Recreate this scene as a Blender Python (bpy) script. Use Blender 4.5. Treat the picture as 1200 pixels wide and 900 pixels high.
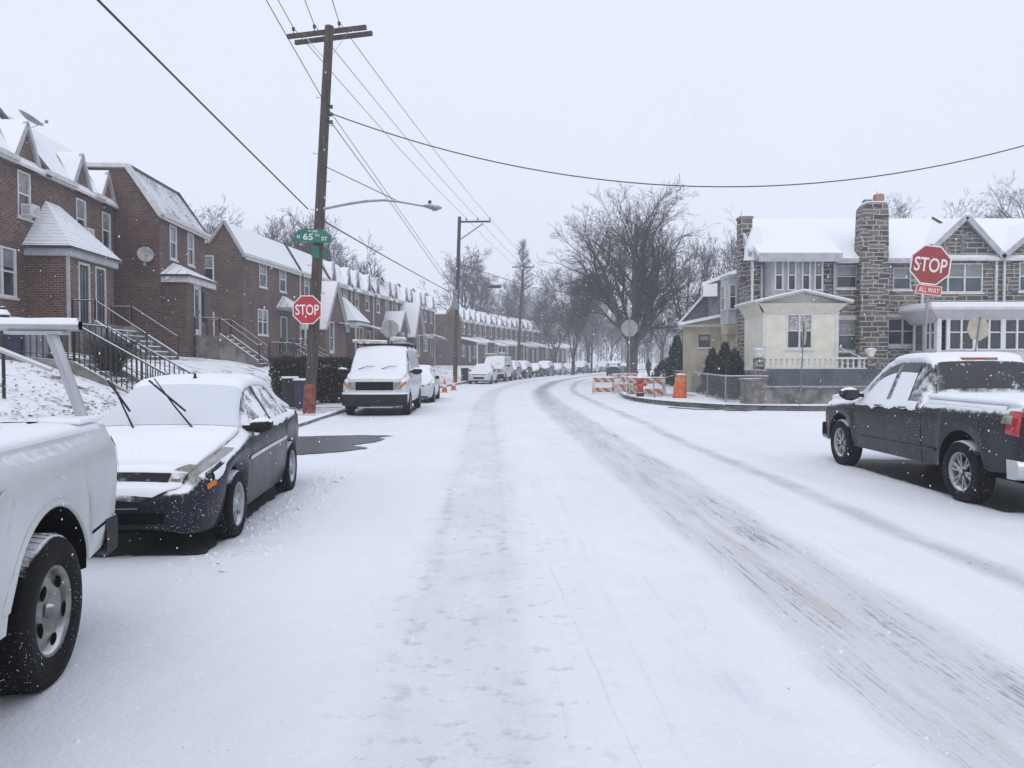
import bpy, math, random
import numpy as np
from mathutils import Vector, Matrix, noise
R = math.radians
PI = math.pi
sc = bpy.context.scene
for o in list(bpy.data.objects):
    bpy.data.objects.remove(o)
COL = sc.collection

# ------------------------------------------------------------------ camera, sky, light, exposure
CAM_H = 1.63
PITCH = R(1.65)
cam_d = bpy.data.cameras.new('camera')
cam = bpy.data.objects.new('camera', cam_d)
COL.objects.link(cam)
cam.location = (0, 0, CAM_H)
cam.rotation_euler = (R(90) - PITCH, 0, 0)
cam_d.sensor_width = 36.0
cam_d.lens = 27.0
cam_d.clip_start = 0.05
cam_d.clip_end = 3000
sc.camera = cam

world = bpy.data.worlds.new('World')
sc.world = world
world.use_nodes = True
wn = world.node_tree
wn.nodes.clear()
w_out = wn.nodes.new('ShaderNodeOutputWorld')
w_bg = wn.nodes.new('ShaderNodeBackground')
w_sky = wn.nodes.new('ShaderNodeTexSky')
w_sky.sky_type = 'NISHITA'
w_sky.sun_disc = False
w_sky.sun_elevation = R(48)
w_sky.sun_rotation = R(160)
w_sky.dust_density = 6
w_mix = wn.nodes.new('ShaderNodeMix')
w_mix.data_type = 'RGBA'
w_mix.inputs[0].default_value = 0.93
w_tc = wn.nodes.new('ShaderNodeTexCoord')
w_ns = wn.nodes.new('ShaderNodeTexNoise')
w_ns.inputs['Scale'].default_value = 1.6
w_ns.inputs['Detail'].default_value = 4
w_cl = wn.nodes.new('ShaderNodeMix')
w_cl.data_type = 'RGBA'
w_cl.inputs[6].default_value = (6.60, 7.08, 8.30, 1)       # even cloud deck, faintly mottled
w_cl.inputs[7].default_value = (7.40, 7.90, 9.15, 1)
wn.links.new(w_tc.outputs['Generated'], w_ns.inputs['Vector'])
wn.links.new(w_ns.outputs['Fac'], w_cl.inputs[0])
wn.links.new(w_cl.outputs[2], w_mix.inputs[7])
wn.links.new(w_sky.outputs[0], w_mix.inputs[6])
wn.links.new(w_mix.outputs[2], w_bg.inputs[0])
w_bg.inputs[1].default_value = 0.122
wn.links.new(w_bg.outputs[0], w_out.inputs[0])

sun_d = bpy.data.lights.new('sun', 'SUN')
sun_d.energy = 0.6
sun_d.angle = R(40)
sun_d.color = (1.0, 0.97, 0.93)
sun = bpy.data.objects.new('sun', sun_d)
COL.objects.link(sun)
sun.rotation_euler = (R(42), 0, R(-20))

sc.view_settings.view_transform = 'Standard'
sc.view_settings.look = 'None'
sc.view_settings.exposure = 0.0
sc.view_settings.gamma = 1.0
sc.view_settings.use_curve_mapping = False
sc.render.engine = 'CYCLES'
sc.cycles.use_denoising = True
sc.cycles.max_bounces = 5
sc.cycles.diffuse_bounces = 3
sc.cycles.glossy_bounces = 2
sc.cycles.transmission_bounces = 2
sc.cycles.volume_bounces = 1
sc.cycles.caustics_reflective = False
sc.cycles.caustics_refractive = False


def P(px, py, Y):
    """world point on the ray of photo pixel (px, py of 1200x900) at depth Y"""
    u, v = (px - 600) / 900, (450 - py) / 900
    dy = math.cos(PITCH) + v * math.sin(PITCH)
    dz = -math.sin(PITCH) + v * math.cos(PITCH)
    t = Y / dy
    return Vector((u * t, Y, CAM_H + dz * t))


def spline(tab):
    xs = np.array([a for a, _ in tab], float)
    ys = np.array([b for _, b in tab], float)
    n = len(xs)
    h = np.diff(xs)
    d = np.diff(ys) / h
    m = np.zeros(n)
    m[0], m[-1] = d[0], d[-1]
    for i in range(1, n - 1):
        if d[i - 1] * d[i] <= 0:
            m[i] = 0
        else:
            a, b = 2 * h[i] + h[i - 1], h[i] + 2 * h[i - 1]
            m[i] = (a + b) / (a / d[i - 1] + b / d[i])

    def f(x):
        if x <= xs[0]:
            return float(ys[0] + m[0] * (x - xs[0]) * (n > 2 and xs[0] < 0))
        if x >= xs[-1]:
            return float(ys[-1])
        i = int(np.searchsorted(xs, x) - 1)
        t = (x - xs[i]) / h[i]
        return float((2*t**3-3*t*t+1)*ys[i] + (t**3-2*t*t+t)*h[i]*m[i] + (-2*t**3+3*t*t)*ys[i+1] + (t**3-t*t)*h[i]*m[i+1])
    return f


CY = [(-40, 1.2), (0, 0), (10, -.3), (20, -.6), (30, -.78), (40, -.5), (50, .3), (60, 1.4), (70, 2.9), (80, 4.9),
      (100, 10), (120, 16.5), (140, 24), (200, 55), (300, 120)]
c_road = spline(CY)


def sstep(a, b, x):
    t = min(1, max(0, (x - a) / (b - a)))
    return t * t * (3 - 2 * t)


def zroad(x, y):
    return -0.035 * min(5.6, max(0, x - 0.5)) * (1 - sstep(15.5, 24, y))


# ------------------------------------------------------------------ objects
def tag(o, label=None, cat=None, group=None, kind=None):
    if label: o['label'] = label
    if cat: o['category'] = cat
    if group: o['group'] = group
    if kind: o['kind'] = kind
    return o


def thing(name, label, cat, loc=(0, 0, 0), rz=0, group=None):
    o = bpy.data.objects.new(name, None)
    o.empty_display_size = 0.3
    COL.objects.link(o)
    o.location = loc
    o.rotation_euler = (0, 0, rz)
    return tag(o, label, cat, group)


def put(name, mesh, parent=None, loc=(0, 0, 0), rot=(0, 0, 0), scale=(1, 1, 1)):
    o = bpy.data.objects.new(name, mesh)
    COL.objects.link(o)
    o.parent = parent
    o.location = loc
    o.rotation_euler = rot
    o.scale = scale
    return o


def copy_tree(o, parent=None):
    c = o.copy()
    COL.objects.link(c)
    if parent: c.parent = parent
    for ch in list(o.children):
        copy_tree(ch, c)
    return c


class MB:
    def __init__(s):
        s.v, s.f, s.m, s.sm, s.uv, s.mats = [], [], [], [], [], []
        s.M = None

    def mi(s, mat):
        if mat not in s.mats: s.mats.append(mat)
        return s.mats.index(mat)

    def addv(s, pts):
        i = len(s.v)
        if s.M is not None:
            s.v.extend([(s.M @ Vector(p))[:] for p in pts])
        else:
            s.v.extend([tuple(p) for p in pts])
        return i

    def face(s, pts, mat, smooth=False):
        i = s.addv(pts)
        s.f.append(tuple(range(i, i + len(pts))))
        s.m.append(s.mi(mat)); s.sm.append(smooth)

    def faces(s, pts, fs, mat, smooth=False):
        i = s.addv(pts)
        k = s.mi(mat)
        for f in fs:
            s.f.append(tuple(i + a for a in f)); s.m.append(k); s.sm.append(smooth)

    def box(s, x0, x1, y0, y1, z0, z1, mat):
        x0, x1 = min(x0, x1), max(x0, x1); y0, y1 = min(y0, y1), max(y0, y1); z0, z1 = min(z0, z1), max(z0, z1)
        p = [(x0,y0,z0),(x1,y0,z0),(x1,y1,z0),(x0,y1,z0),(x0,y0,z1),(x1,y0,z1),(x1,y1,z1),(x0,y1,z1)]
        s.faces(p, [(0,3,2,1),(4,5,6,7),(0,1,5,4),(1,2,6,5),(2,3,7,6),(3,0,4,7)], mat)

    def prism(s, poly, vec, mat, smooth=False):
        """closed polygon (list of 3d pts) extruded along vec"""
        n = len(poly); vec = Vector(vec)
        a = [Vector(p) for p in poly]; b = [p + vec for p in a]
        nn = Vector((0, 0, 0))
        for i in range(n):
            nn += a[i].cross(a[(i+1) % n])
        if nn.dot(vec) > 0: a.reverse(); b.reverse()
        pts = a + b
        fs = [tuple(range(n)), tuple(range(2*n-1, n-1, -1))] + [((i+1) % n, i, n+i, n+(i+1) % n) for i in range(n)]
        s.faces(pts, fs, mat, smooth)

    def bar(s, p0, p1, w, h, mat, up=(0, 0, 1)):
        p0, p1 = Vector(p0), Vector(p1)
        d = (p1 - p0).normalized(); up = Vector(up)
        sd = d.cross(up)
        if sd.length < 1e-4: sd = d.cross(Vector((1, 0, 0)))
        sd.normalize(); u2 = sd.cross(d)
        a = [p0 + sd*x*w/2 + u2*y*h/2 for x, y in ((-1,-1),(1,-1),(1,1),(-1,1))]
        b = [q + (p1-p0) for q in a]
        s.faces(a+b, [(0,1,2,3),(7,6,5,4),(0,4,5,1),(1,5,6,2),(2,6,7,3),(3,7,4,0)], mat)

    def tube(s, path, rad, sides, mat, caps=True, smooth=True):
        path = [Vector(p) for p in path]
        n = len(path)
        if not hasattr(rad, '__len__'): rad = [rad] * n
        d = (path[1] - path[0]).normalized()
        a = d.cross(Vector((0, 0, 1)))
        if a.length < 1e-3: a = d.cross(Vector((0, 1, 0)))
        a.normalize()
        pts = []
        for i in range(n):
            t = (path[min(i+1, n-1)] - path[max(i-1, 0)]).normalized()
            a = (a - t * a.dot(t))
            if a.length < 1e-5: a = t.orthogonal()
            a.normalize()
            b = t.cross(a)
            for k in range(sides):
                th = 2*PI*k/sides
                pts.append(path[i] + (a*math.cos(th) + b*math.sin(th)) * rad[i])
        fs = []
        for i in range(n-1):
            for k in range(sides):
                fs.append((i*sides+k, i*sides+(k+1) % sides, (i+1)*sides+(k+1) % sides, (i+1)*sides+k))
        s.faces(pts, fs, mat, smooth)
        if caps:
            s.face(pts[:sides][::-1], mat); s.face(pts[-sides:], mat)

    def lathe(s, prof, n, mat, axis='z', center=(0, 0, 0), smooth=True):
        """prof: list of (r, h); axis z or y"""
        c = Vector(center); pts = []
        for r, h in prof:
            for k in range(n):
                th = 2*PI*k/n
                if axis == 'z': pts.append(c + Vector((r*math.cos(th), r*math.sin(th), h)))
                elif axis == 'y': pts.append(c + Vector((r*math.sin(th), h, r*math.cos(th))))
                else: pts.append(c + Vector((h, r*math.cos(th), r*math.sin(th))))
        fs = []
        for i in range(len(prof)-1):
            for k in range(n):
                fs.append((i*n+k, i*n+(k+1) % n, (i+1)*n+(k+1) % n, (i+1)*n+k))
        s.faces(pts, fs, mat, smooth)

    def grid(s, rows, mat, smooth=True, flip=False):
        h, w = len(rows), len(rows[0])
        pts = [p for r in rows for p in r]
        fs = []
        for i in range(h-1):
            for j in range(w-1):
                q = (i*w+j, i*w+j+1, (i+1)*w+j+1, (i+1)*w+j)
                fs.append(q[::-1] if flip else q)
        s.faces(pts, fs, mat, smooth)

    def mesh(s, name, sharp=None, weld=False):
        me = bpy.data.meshes.new(name)
        me.from_pydata(s.v, [], s.f)
        for m in s.mats: me.materials.append(m)
        if s.f:
            me.polygons.foreach_set('material_index', s.m)
            me.polygons.foreach_set('use_smooth', s.sm)
        uvl = me.uv_layers.new(name='UVMap')
        V = np.array(s.v, dtype=float) if s.v else np.zeros((0, 3))
        nl = len(me.loops)
        vi = np.empty(nl, dtype=np.int64); me.loops.foreach_get('vertex_index', vi)
        npoly = len(me.polygons)
        nr = np.empty(npoly*3); me.polygons.foreach_get('normal', nr); nr = nr.reshape(-1, 3)
        lt = np.empty(npoly, dtype=np.int64); me.polygons.foreach_get('loop_total', lt)
        ln = np.repeat(nr, lt, axis=0)
        flat = np.abs(ln[:, 2]) > 0.985
        t = np.stack([-ln[:, 1], ln[:, 0], np.zeros(nl)], 1)
        L = np.linalg.norm(t, axis=1); L[L < 1e-6] = 1; t /= L[:, None]
        t[flat] = (1, 0, 0)
        b = np.cross(ln, t)
        b[flat] = (0, 1, 0)
        pv = V[vi]
        uv = np.stack([(pv*t).sum(1), (pv*b).sum(1)], 1)
        uvl.data.foreach_set('uv', uv.ravel())
        me.update()
        if weld:
            import bmesh
            bm = bmesh.new(); bm.from_mesh(me)
            bmesh.ops.remove_doubles(bm, verts=bm.verts, dist=0.0004)
            bm.to_mesh(me); bm.free()
        if sharp is not None:
            me.set_sharp_from_angle(angle=R(sharp))
        return me

    def build(s, name, parent=None, loc=(0, 0, 0), rot=(0, 0, 0), sharp=None, weld=False):
        return put(name, s.mesh(name, sharp, weld), parent, loc, rot)


def bevel(o, w=0.01, seg=2):
    m = o.modifiers.new('bevel', 'BEVEL'); m.width = w; m.segments = seg; m.limit_method = 'ANGLE'; m.angle_limit = R(40)
    return o


_tx = {}
def text_mesh(txt, size, mat, depth=0.002, width=None):
    k = (txt, size, mat.name, width)
    if k in _tx: return _tx[k]
    cu = bpy.data.curves.new('lettering', 'FONT')
    cu.body = txt; cu.size = size; cu.extrude = depth; cu.align_x = 'CENTER'; cu.align_y = 'CENTER'; cu.offset = 0.012*size
    o = bpy.data.objects.new('lettering', cu); COL.objects.link(o)
    bpy.context.view_layer.update()
    me = bpy.data.meshes.new_from_object(o.evaluated_get(bpy.context.evaluated_depsgraph_get()))
    bpy.data.objects.remove(o); bpy.data.curves.remove(cu)
    xs = [v.co.x for v in me.vertices]; ys = [v.co.y for v in me.vertices]
    cx, cy = (min(xs)+max(xs))/2, (min(ys)+max(ys))/2
    k2 = (width/(max(xs)-min(xs))) if width else 1
    for v in me.vertices:
        v.co.x = (v.co.x-cx)*k2; v.co.y -= cy
    me.materials.clear(); me.materials.append(mat)
    _tx[k] = me
    return me
# ------------------------------------------------------------------ materials
SNOW = (0.86, 0.875, 0.905)
_m = {}


class NT:
    def __init__(s, name):
        s.mat = bpy.data.materials.new(name); s.mat.use_nodes = True
        s.nt = s.mat.node_tree; s.nt.nodes.clear()
        s.out = s.nt.nodes.new('ShaderNodeOutputMaterial')
        s.bs = s.nt.nodes.new('ShaderNodeBsdfPrincipled')
        s.nt.links.new(s.bs.outputs[0], s.out.inputs[0])

    def n(s, typ, **kw):
        nd = s.nt.nodes.new(typ)
        for k, v in kw.items(): setattr(nd, k, v)
        return nd

    def L(s, a, b): s.nt.links.new(a, b)

    def math(s, op, a, b=None, c=None, clamp=False):
        nd = s.n('ShaderNodeMath', operation=op); nd.use_clamp = clamp
        for i, x in enumerate((a, b, c)):
            if x is None: continue
            if isinstance(x, (int, float)): nd.inputs[i].default_value = x
            else: s.L(x, nd.inputs[i])
        return nd.outputs[0]

    def mix(s, f, a, b):
        nd = s.n('ShaderNodeMix', data_type='RGBA')
        for i, x in ((0, f), (6, a), (7, b)):
            if isinstance(x, (int, float)): nd.inputs[i].default_value = x
            elif isinstance(x, tuple): nd.inputs[i].default_value = (*x, 1) if len(x) == 3 else x
            else: s.L(x, nd.inputs[i])
        return nd.outputs[2]

    def noise(s, scale, detail=3, rough=.55, vec=None, dist=0):
        nd = s.n('ShaderNodeTexNoise'); nd.inputs['Scale'].default_value = scale
        nd.inputs['Detail'].default_value = detail; nd.inputs['Roughness'].default_value = rough
        nd.inputs['Distortion'].default_value = dist
        s.L(vec if vec is not None else s.coord('Object'), nd.inputs['Vector'])
        return nd.outputs['Fac']

    def coord(s, k):
        if not hasattr(s, 'tc'): s.tc = s.n('ShaderNodeTexCoord')
        return s.tc.outputs[k]

    def mapping(s, vec, scale=(1, 1, 1), loc=(0, 0, 0)):
        nd = s.n('ShaderNodeMapping'); nd.inputs['Scale'].default_value = scale; nd.inputs['Location'].default_value = loc
        s.L(vec, nd.inputs[0]); return nd.outputs[0]

    def ss(s, x, lo, hi, a=0., b=1.):
        nd = s.n('ShaderNodeMapRange', interpolation_type='SMOOTHSTEP')
        s.L(x, nd.inputs[0])
        for i, v in ((1, lo), (2, hi), (3, a), (4, b)): nd.inputs[i].default_value = v
        return nd.outputs[0]

    def bump(s, h, strength=.3, dist=.02):
        nd = s.n('ShaderNodeBump'); nd.inputs['Strength'].default_value = strength; nd.inputs['Distance'].default_value = dist
        s.L(h, nd.inputs['Height']); s.L(nd.outputs[0], s.bs.inputs['Normal'])

    def nz(s):
        g = s.n('ShaderNodeNewGeometry'); sp = s.n('ShaderNodeSeparateXYZ'); s.L(g.outputs['Normal'], sp.inputs[0])
        return sp.outputs[2]


def pmat(name, col, rough=.6, metal=0., var=.12, vscale=4., bump=0., bscale=40., snow=None, speck=0., coat=0., spec=.5,
         snoise=9., col2=None):
    """plain surface with mottling; snow=(lo,hi): settled snow where the surface faces up; speck: clinging flakes"""
    if name in _m: return _m[name]
    t = NT(name)
    f = t.noise(vscale, 4)
    c2 = col2 or tuple(min(1, x*(1-var*1.6)) for x in col)
    c1 = tuple(min(1, x*(1+var)) for x in col) if not col2 else col
    c = t.mix(t.ss(f, .3, .7), c2, c1)
    rg = t.math('MULTIPLY_ADD', f, .15, rough-.07)
    if snow or speck:
        fac = None
        if snow:
            k = t.math('MULTIPLY_ADD', t.noise(snoise, 5, .65), .5, t.nz())
            fac = t.ss(k, snow[0]+.25, snow[1]+.25)
        if speck:
            s2 = t.ss(t.noise(75, 2, .5), .70-.06*speck, .735-.06*speck)
            s2 = t.math('MULTIPLY', s2, t.ss(t.noise(2.3, 3), .42, .6))
            s2 = t.math('MULTIPLY', s2, .85)
            fac = s2 if fac is None else t.math('MAXIMUM', fac, s2)
        c = t.mix(fac, c, SNOW)
        rg = t.math('MAXIMUM', rg, t.math('MULTIPLY', fac, .8))
        if metal:
            t.L(t.math('MULTIPLY', t.math('SUBTRACT', 1., fac), metal), t.bs.inputs['Metallic'])
        if coat:
            t.L(t.math('MULTIPLY', t.math('SUBTRACT', 1., fac), coat), t.bs.inputs['Coat Weight'])
        bp = t.math('MULTIPLY', fac, t.noise(60, 3))
        t.bump(bp, .25, .012)
    else:
        t.bs.inputs['Metallic'].default_value = metal
        t.bs.inputs['Coat Weight'].default_value = coat
        if bump: t.bump(t.noise(bscale, 4), bump, .02)
    t.L(c, t.bs.inputs['Base Color']); t.L(rg, t.bs.inputs['Roughness'])
    t.bs.inputs['Coat Roughness'].default_value = .06
    t.bs.inputs['Specular IOR Level'].default_value = spec
    _m[name] = t.mat
    return t.mat


def m_brick(name, a, b, mortar, bw=.215, bh=.076, ms=.0105, dirt=.5):
    t = NT(name)
    uv = t.coord('UV')
    br = t.n('ShaderNodeTexBrick'); t.L(uv, br.inputs['Vector'])
    br.inputs['Scale'].default_value = 1; br.inputs['Brick Width'].default_value = bw
    br.inputs['Row Height'].default_value = bh; br.inputs['Mortar Size'].default_value = ms
    br.inputs['Mortar Smooth'].default_value = .2; br.inputs['Bias'].default_value = -.1
    br.inputs['Color1'].default_value = (*a, 1); br.inputs['Color2'].default_value = (*b, 1)
    br.inputs['Mortar'].default_value = (*mortar, 1)
    big = t.ss(t.noise(.55, 5, .6), .3, .72)
    c = t.mix(t.math('MULTIPLY', big, dirt), br.outputs[0], tuple(x*.5 for x in a))
    sm = t.ss(t.noise(9, 3, .6), .45, .8)
    c = t.mix(t.math('MULTIPLY', sm, .3), c, tuple(min(1, x*1.7) for x in b))
    t.L(c, t.bs.inputs['Base Color']); t.bs.inputs['Roughness'].default_value = .85
    t.bump(t.math('MULTIPLY_ADD', t.noise(50, 3), .3, t.math('SUBTRACT', 1., br.outputs['Fac'])), .5, .01)
    return t.mat


def m_stone(name):
    t = NT(name)
    uv = t.coord('UV')
    # two courses of different height laid over one another give random ashlar
    jit = t.n('ShaderNodeTexNoise'); jit.inputs['Scale'].default_value = 3.5; jit.inputs['Detail'].default_value = 1
    t.L(uv, jit.inputs['Vector'])
    vm = t.n('ShaderNodeVectorMath', operation='MULTIPLY_ADD'); t.L(jit.outputs['Color'], vm.inputs[0])
    vm.inputs[1].default_value = (.07, .05, 0); t.L(uv, vm.inputs[2])
    def br(w, h, ms, off, sq):
        b = t.n('ShaderNodeTexBrick'); t.L(vm.outputs[0], b.inputs['Vector'])
        b.inputs['Scale'].default_value = 1; b.inputs['Brick Width'].default_value = w; b.inputs['Row Height'].default_value = h
        b.inputs['Mortar Size'].default_value = ms; b.inputs['Mortar Smooth'].default_value = .25
        b.offset = off; b.squash = sq; b.squash_frequency = 3; b.offset_frequency = 2
        b.inputs['Color1'].default_value = (.045, .04, .037, 1); b.inputs['Color2'].default_value = (.21, .18, .15, 1)
        b.inputs['Mortar'].default_value = (.47, .46, .45, 1)
        return b
    b1 = br(.66, .225, .024, .37, .6); b2 = br(.46, .165, .022, .5, 1.5)
    sel = t.ss(t.noise(1.1, 1, .5, uv), .50, .515)
    c = t.mix(sel, b1.outputs[0], b2.outputs[0])
    fm = t.n('ShaderNodeMix'); t.L(sel, fm.inputs[0]); t.L(b1.outputs['Fac'], fm.inputs[2]); t.L(b2.outputs['Fac'], fm.inputs[3])
    c = t.mix(t.math('MULTIPLY', t.ss(t.noise(14, 5, .7), .35, .75), .45), c, (.12, .105, .095))
    t.L(c, t.bs.inputs['Base Color']); t.bs.inputs['Roughness'].default_value = .9
    t.bump(t.math('MULTIPLY_ADD', t.noise(30, 4), .6, t.math('SUBTRACT', 1., fm.outputs[0])), .6, .03)
    return t.mat


def m_siding(name, col, pitch=.11, vert=False, snow=None):
    t = NT(name)
    sp = t.n('ShaderNodeSeparateXYZ'); t.L(t.coord('UV'), sp.inputs[0])
    k = t.math('FRACT', t.math('MULTIPLY', sp.outputs[0 if vert else 1], 1/pitch))
    edge = t.ss(k, .86, .97)
    c = t.mix(t.ss(t.noise(2.5, 4), .3, .7), tuple(x*.86 for x in col), col)
    c = t.mix(t.math('MULTIPLY', edge, .45), c, tuple(x*.45 for x in col))
    if snow:
        kk = t.math('MULTIPLY_ADD', t.noise(6, 5, .65), .5, t.nz())
        c = t.mix(t.ss(kk, snow[0]+.25, snow[1]+.25), c, SNOW)
    t.L(c, t.bs.inputs['Base Color']); t.bs.inputs['Roughness'].default_value = .6
    t.bump(k, .5, .012)
    return t.mat


def m_snow(name, tint=SNOW, dirt=None, amount=.0, dscale=1.2, bscale=8., bdist=.05):
    """settled snow; dirt: colour that shows through in patches"""
    t = NT(name)
    g = t.coord('Object')
    c = t.mix(t.ss(t.noise(.5, 4, .6), .3, .7), tuple(x*.965 for x in tint), tint)
    if dirt:
        f = t.ss(t.math('MULTIPLY_ADD', t.noise(13, 4, .7), .35, t.noise(dscale, 5, .62)), .83-amount, .97-amount)
        d = t.mix(t.noise(22, 3), dirt, tuple(min(1, x*2.2) for x in dirt))
        c = t.mix(f, c, d)
    t.L(c, t.bs.inputs['Base Color']); t.bs.inputs['Roughness'].default_value = .75
    t.bs.inputs['Specular IOR Level'].default_value = .25
    h = t.math('MULTIPLY_ADD', t.noise(55, 4, .7), .18, t.noise(bscale, 5, .6))
    t.bump(h, .45, bdist)
    return t.mat


def m_roof(name, base=(.055, .055, .06), amt=.3, pitch=.15, seams=False, thin=.5):
    """shingle or seamed roof under snow; courses show where the snow is thin"""
    t = NT(name)
    sp = t.n('ShaderNodeSeparateXYZ'); t.L(t.coord('UV'), sp.inputs[0])
    k = t.math('FRACT', t.math('MULTIPLY', sp.outputs[0 if seams else 1], 1/pitch))
    line = t.math('SUBTRACT', 1., t.ss(t.math('ABSOLUTE', t.math('SUBTRACT', k, .5)), .0, .16))
    pat = t.noise(.75, 5, .65)
    grain = t.noise(3.2, 5, .7, t.mapping(t.coord('UV'), (1, 2.4, 1)))
    f = t.math('ADD', t.math('MULTIPLY', line, thin*.42), t.math('MULTIPLY', pat, .55))
    f = t.math('ADD', f, t.math('MULTIPLY', grain, .45))
    bare = t.ss(f, 1.02-amt, 1.2-amt)
    c = t.mix(bare, SNOW, base)
    t.L(c, t.bs.inputs['Base Color']); t.bs.inputs['Roughness'].default_value = .75
    t.bump(t.math('MULTIPLY_ADD', bare, -1., t.noise(6, 4)), .3, .03)
    return t.mat


def m_glass(name, col=(.018, .022, .026), rough=.06, frost=0., fscale=6):
    t = NT(name)
    c = t.mix(t.ss(t.noise(1.3, 3), .3, .7), col, tuple(x*2.1 for x in col))
    rg = rough
    if frost:
        f = t.ss(t.math('MULTIPLY_ADD', t.noise(48, 3, .7), .45, t.noise(fscale, 4, .65)), .95-.5*frost, 1.0-.42*frost)
        c = t.mix(f, c, SNOW)
        t.L(t.math('MULTIPLY_ADD', f, .7, rough), t.bs.inputs['Roughness'])
    else:
        t.bs.inputs['Roughness'].default_value = rough
    t.L(c, t.bs.inputs['Base Color'])
    t.bs.inputs['Specular IOR Level'].default_value = .6
    return t.mat


def m_road():
    """snow-covered carriageway; wheel tracks by lateral position (UV u in metres), broken up along the way"""
    t = NT('road_snow')
    uvn = t.n('ShaderNodeUVMap'); uvn.uv_map = 'lanes'
    sp = t.n('ShaderNodeSeparateXYZ'); t.L(uvn.outputs[0], sp.inputs[0])
    u, v = sp.outputs[0], sp.outputs[1]
    UV = uvn.outputs[0]
    wob = t.math('MULTIPLY_ADD', t.noise(.35, 2, .5, t.mapping(UV, (.3, 1, 1))), .36, -.18)
    wb2 = t.math('MULTIPLY_ADD', t.noise(1.6, 3, .6, t.mapping(UV, (.6, 1, 1))), .10, -.05)
    uu = t.math('ADD', t.math('ADD', u, wob), wb2)

    def band(c, w, soft, x=None):
        d = t.math('ABSOLUTE', t.math('SUBTRACT', x if x is not None else uu, c))
        return t.ss(d, max(0, w-soft), w+soft, 1., 0.)
    def mul(a, b): return t.math('MULTIPLY', a, b)
    def nz(su, sv, det=4, ro=.65): return t.noise(1., det, ro, t.mapping(UV, (su, sv, 1)))
    line, brk, big = nz(38, .9), nz(24, 11, 3), nz(3.2, .42, 5)
    soft = nz(1.3, .8, 5)
    # wide double wheel track: pressed grey snow, fine lengthwise lines, darker core
    A = band(2.41, .55, .17)
    core = t.math('MAXIMUM', band(2.50, .15, .12), mul(band(2.84, .10, .08), .75))
    Ap = mul(A, t.ss(big, .12, .50))
    Al = mul(A, t.ss(t.math('ADD', mul(line, .62), t.math('ADD', mul(brk, .25), mul(big, .38))), .62, .80))
    Ad = mul(core, t.ss(t.math('ADD', mul(line, .35), t.math('ADD', mul(brk, .3), mul(big, .55))), .58, .82))
    # lighter single track further right
    Bm = band(4.25, .17, .14)
    Bp = mul(Bm, t.ss(soft, .25, .6))
    Bl = mul(Bm, t.ss(t.math('ADD', mul(nz(26, 13, 3), .6), mul(big, .4)), .56, .70))
    Fm = mul(band(1.35, .22, .2), t.ss(soft, .45, .7))
    # left lane: thin mottled snow with blotches
    Cm = band(-.15, .40, .2)
    bl1, bl2 = nz(5.5, 6.5, 4, .6), nz(14, 11, 3, .6)
    Cp = mul(Cm, t.ss(soft, .2, .65))
    Cb = mul(band(-.05, .60, .40), t.ss(t.math('ADD', mul(bl1, .65), mul(bl2, .35)), .535, .68))
    edge = t.math('MAXIMUM', band(.14, .05, .06), band(-.46, .05, .06))
    Ce = mul(edge, t.ss(t.math('ADD', mul(bl1, .5), mul(big, .5)), .44, .66))
    uc = t.math('MULTIPLY_ADD', t.math('SUBTRACT', v, 5.), .042, t.math('ADD', u, mul(wb2, .5)))
    crack = mul(band(.53, .004, .005, uc), t.ss(nz(1, 1.4, 3), .42, .58))
    crack = mul(crack, t.ss(v, 11, 7))
    far = t.ss(v, 22, 45)
    speck = mul(t.ss(nz(26, 26, 2, .5), .735, .76), t.ss(nz(.8, .8, 2), .4, .6))
    c = t.mix(t.ss(t.noise(.4, 4, .6), .3, .7), tuple(x*.975 for x in SNOW), SNOW)
    c = t.mix(mul(t.ss(nz(.9, .25, 4), .35, .7), .38), c, (.72, .75, .815))
    c = t.mix(mul(Cp, .48), c, (.60, .615, .66)); c = t.mix(mul(Cb, .50), c, (.42, .44, .50)); c = t.mix(mul(Ce, .5), c, (.48, .50, .56))
    rut = mul(band(2.6, 2.6, .8), t.ss(t.math('ADD', mul(nz(15, .16, 4), .6), mul(soft, .4)), .53, .66))
    c = t.mix(mul(rut, .30), c, (.56, .58, .63))
    c = t.mix(mul(Fm, .3), c, (.62, .645, .71))
    c = t.mix(mul(Bp, .75), c, (.52, .52, .535)); c = t.mix(mul(Bl, .62), c, (.30, .30, .31))
    c = t.mix(mul(Ap, .52), c, (.52, .525, .545)); c = t.mix(mul(Al, .52), c, (.24, .245, .255)); c = t.mix(mul(Ad, .45), c, (.19, .195, .205))
    c = t.mix(mul(mul(band(2.38, .30, .15), far), .68), c, (.30, .305, .32)); c = t.mix(mul(mul(band(4.2, .16, .1), far), .42), c, (.42, .43, .45)); c = t.mix(mul(mul(band(-.1, .3, .2), far), .22), c, (.45, .46, .5))
    rust = mul(band(2.30, .06, .06), t.ss(nz(2, .5, 3), .40, .6))
    c = t.mix(mul(rust, .45), c, (.50, .42, .34))
    c = t.mix(mul(crack, .26), c, (.38, .39, .42))
    c = t.mix(mul(speck, .55), c, (.20, .19, .18))
    packed = t.math('MAXIMUM', t.math('MAXIMUM', Al, mul(Ap, .6)), t.math('MAXIMUM', mul(Cb, .5), Bl))
    t.L(c, t.bs.inputs['Base Color']); t.bs.inputs['Roughness'].default_value = .7
    t.bs.inputs['Specular IOR Level'].default_value = .25
    h = t.math('SUBTRACT', t.math('MULTIPLY_ADD', t.noise(34, 5, .75), .34, t.math('MULTIPLY', t.noise(3.5, 6, .68), .9)), t.math('MULTIPLY', packed, .8))
    t.bump(h, .75, .035)
    return t.mat


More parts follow.
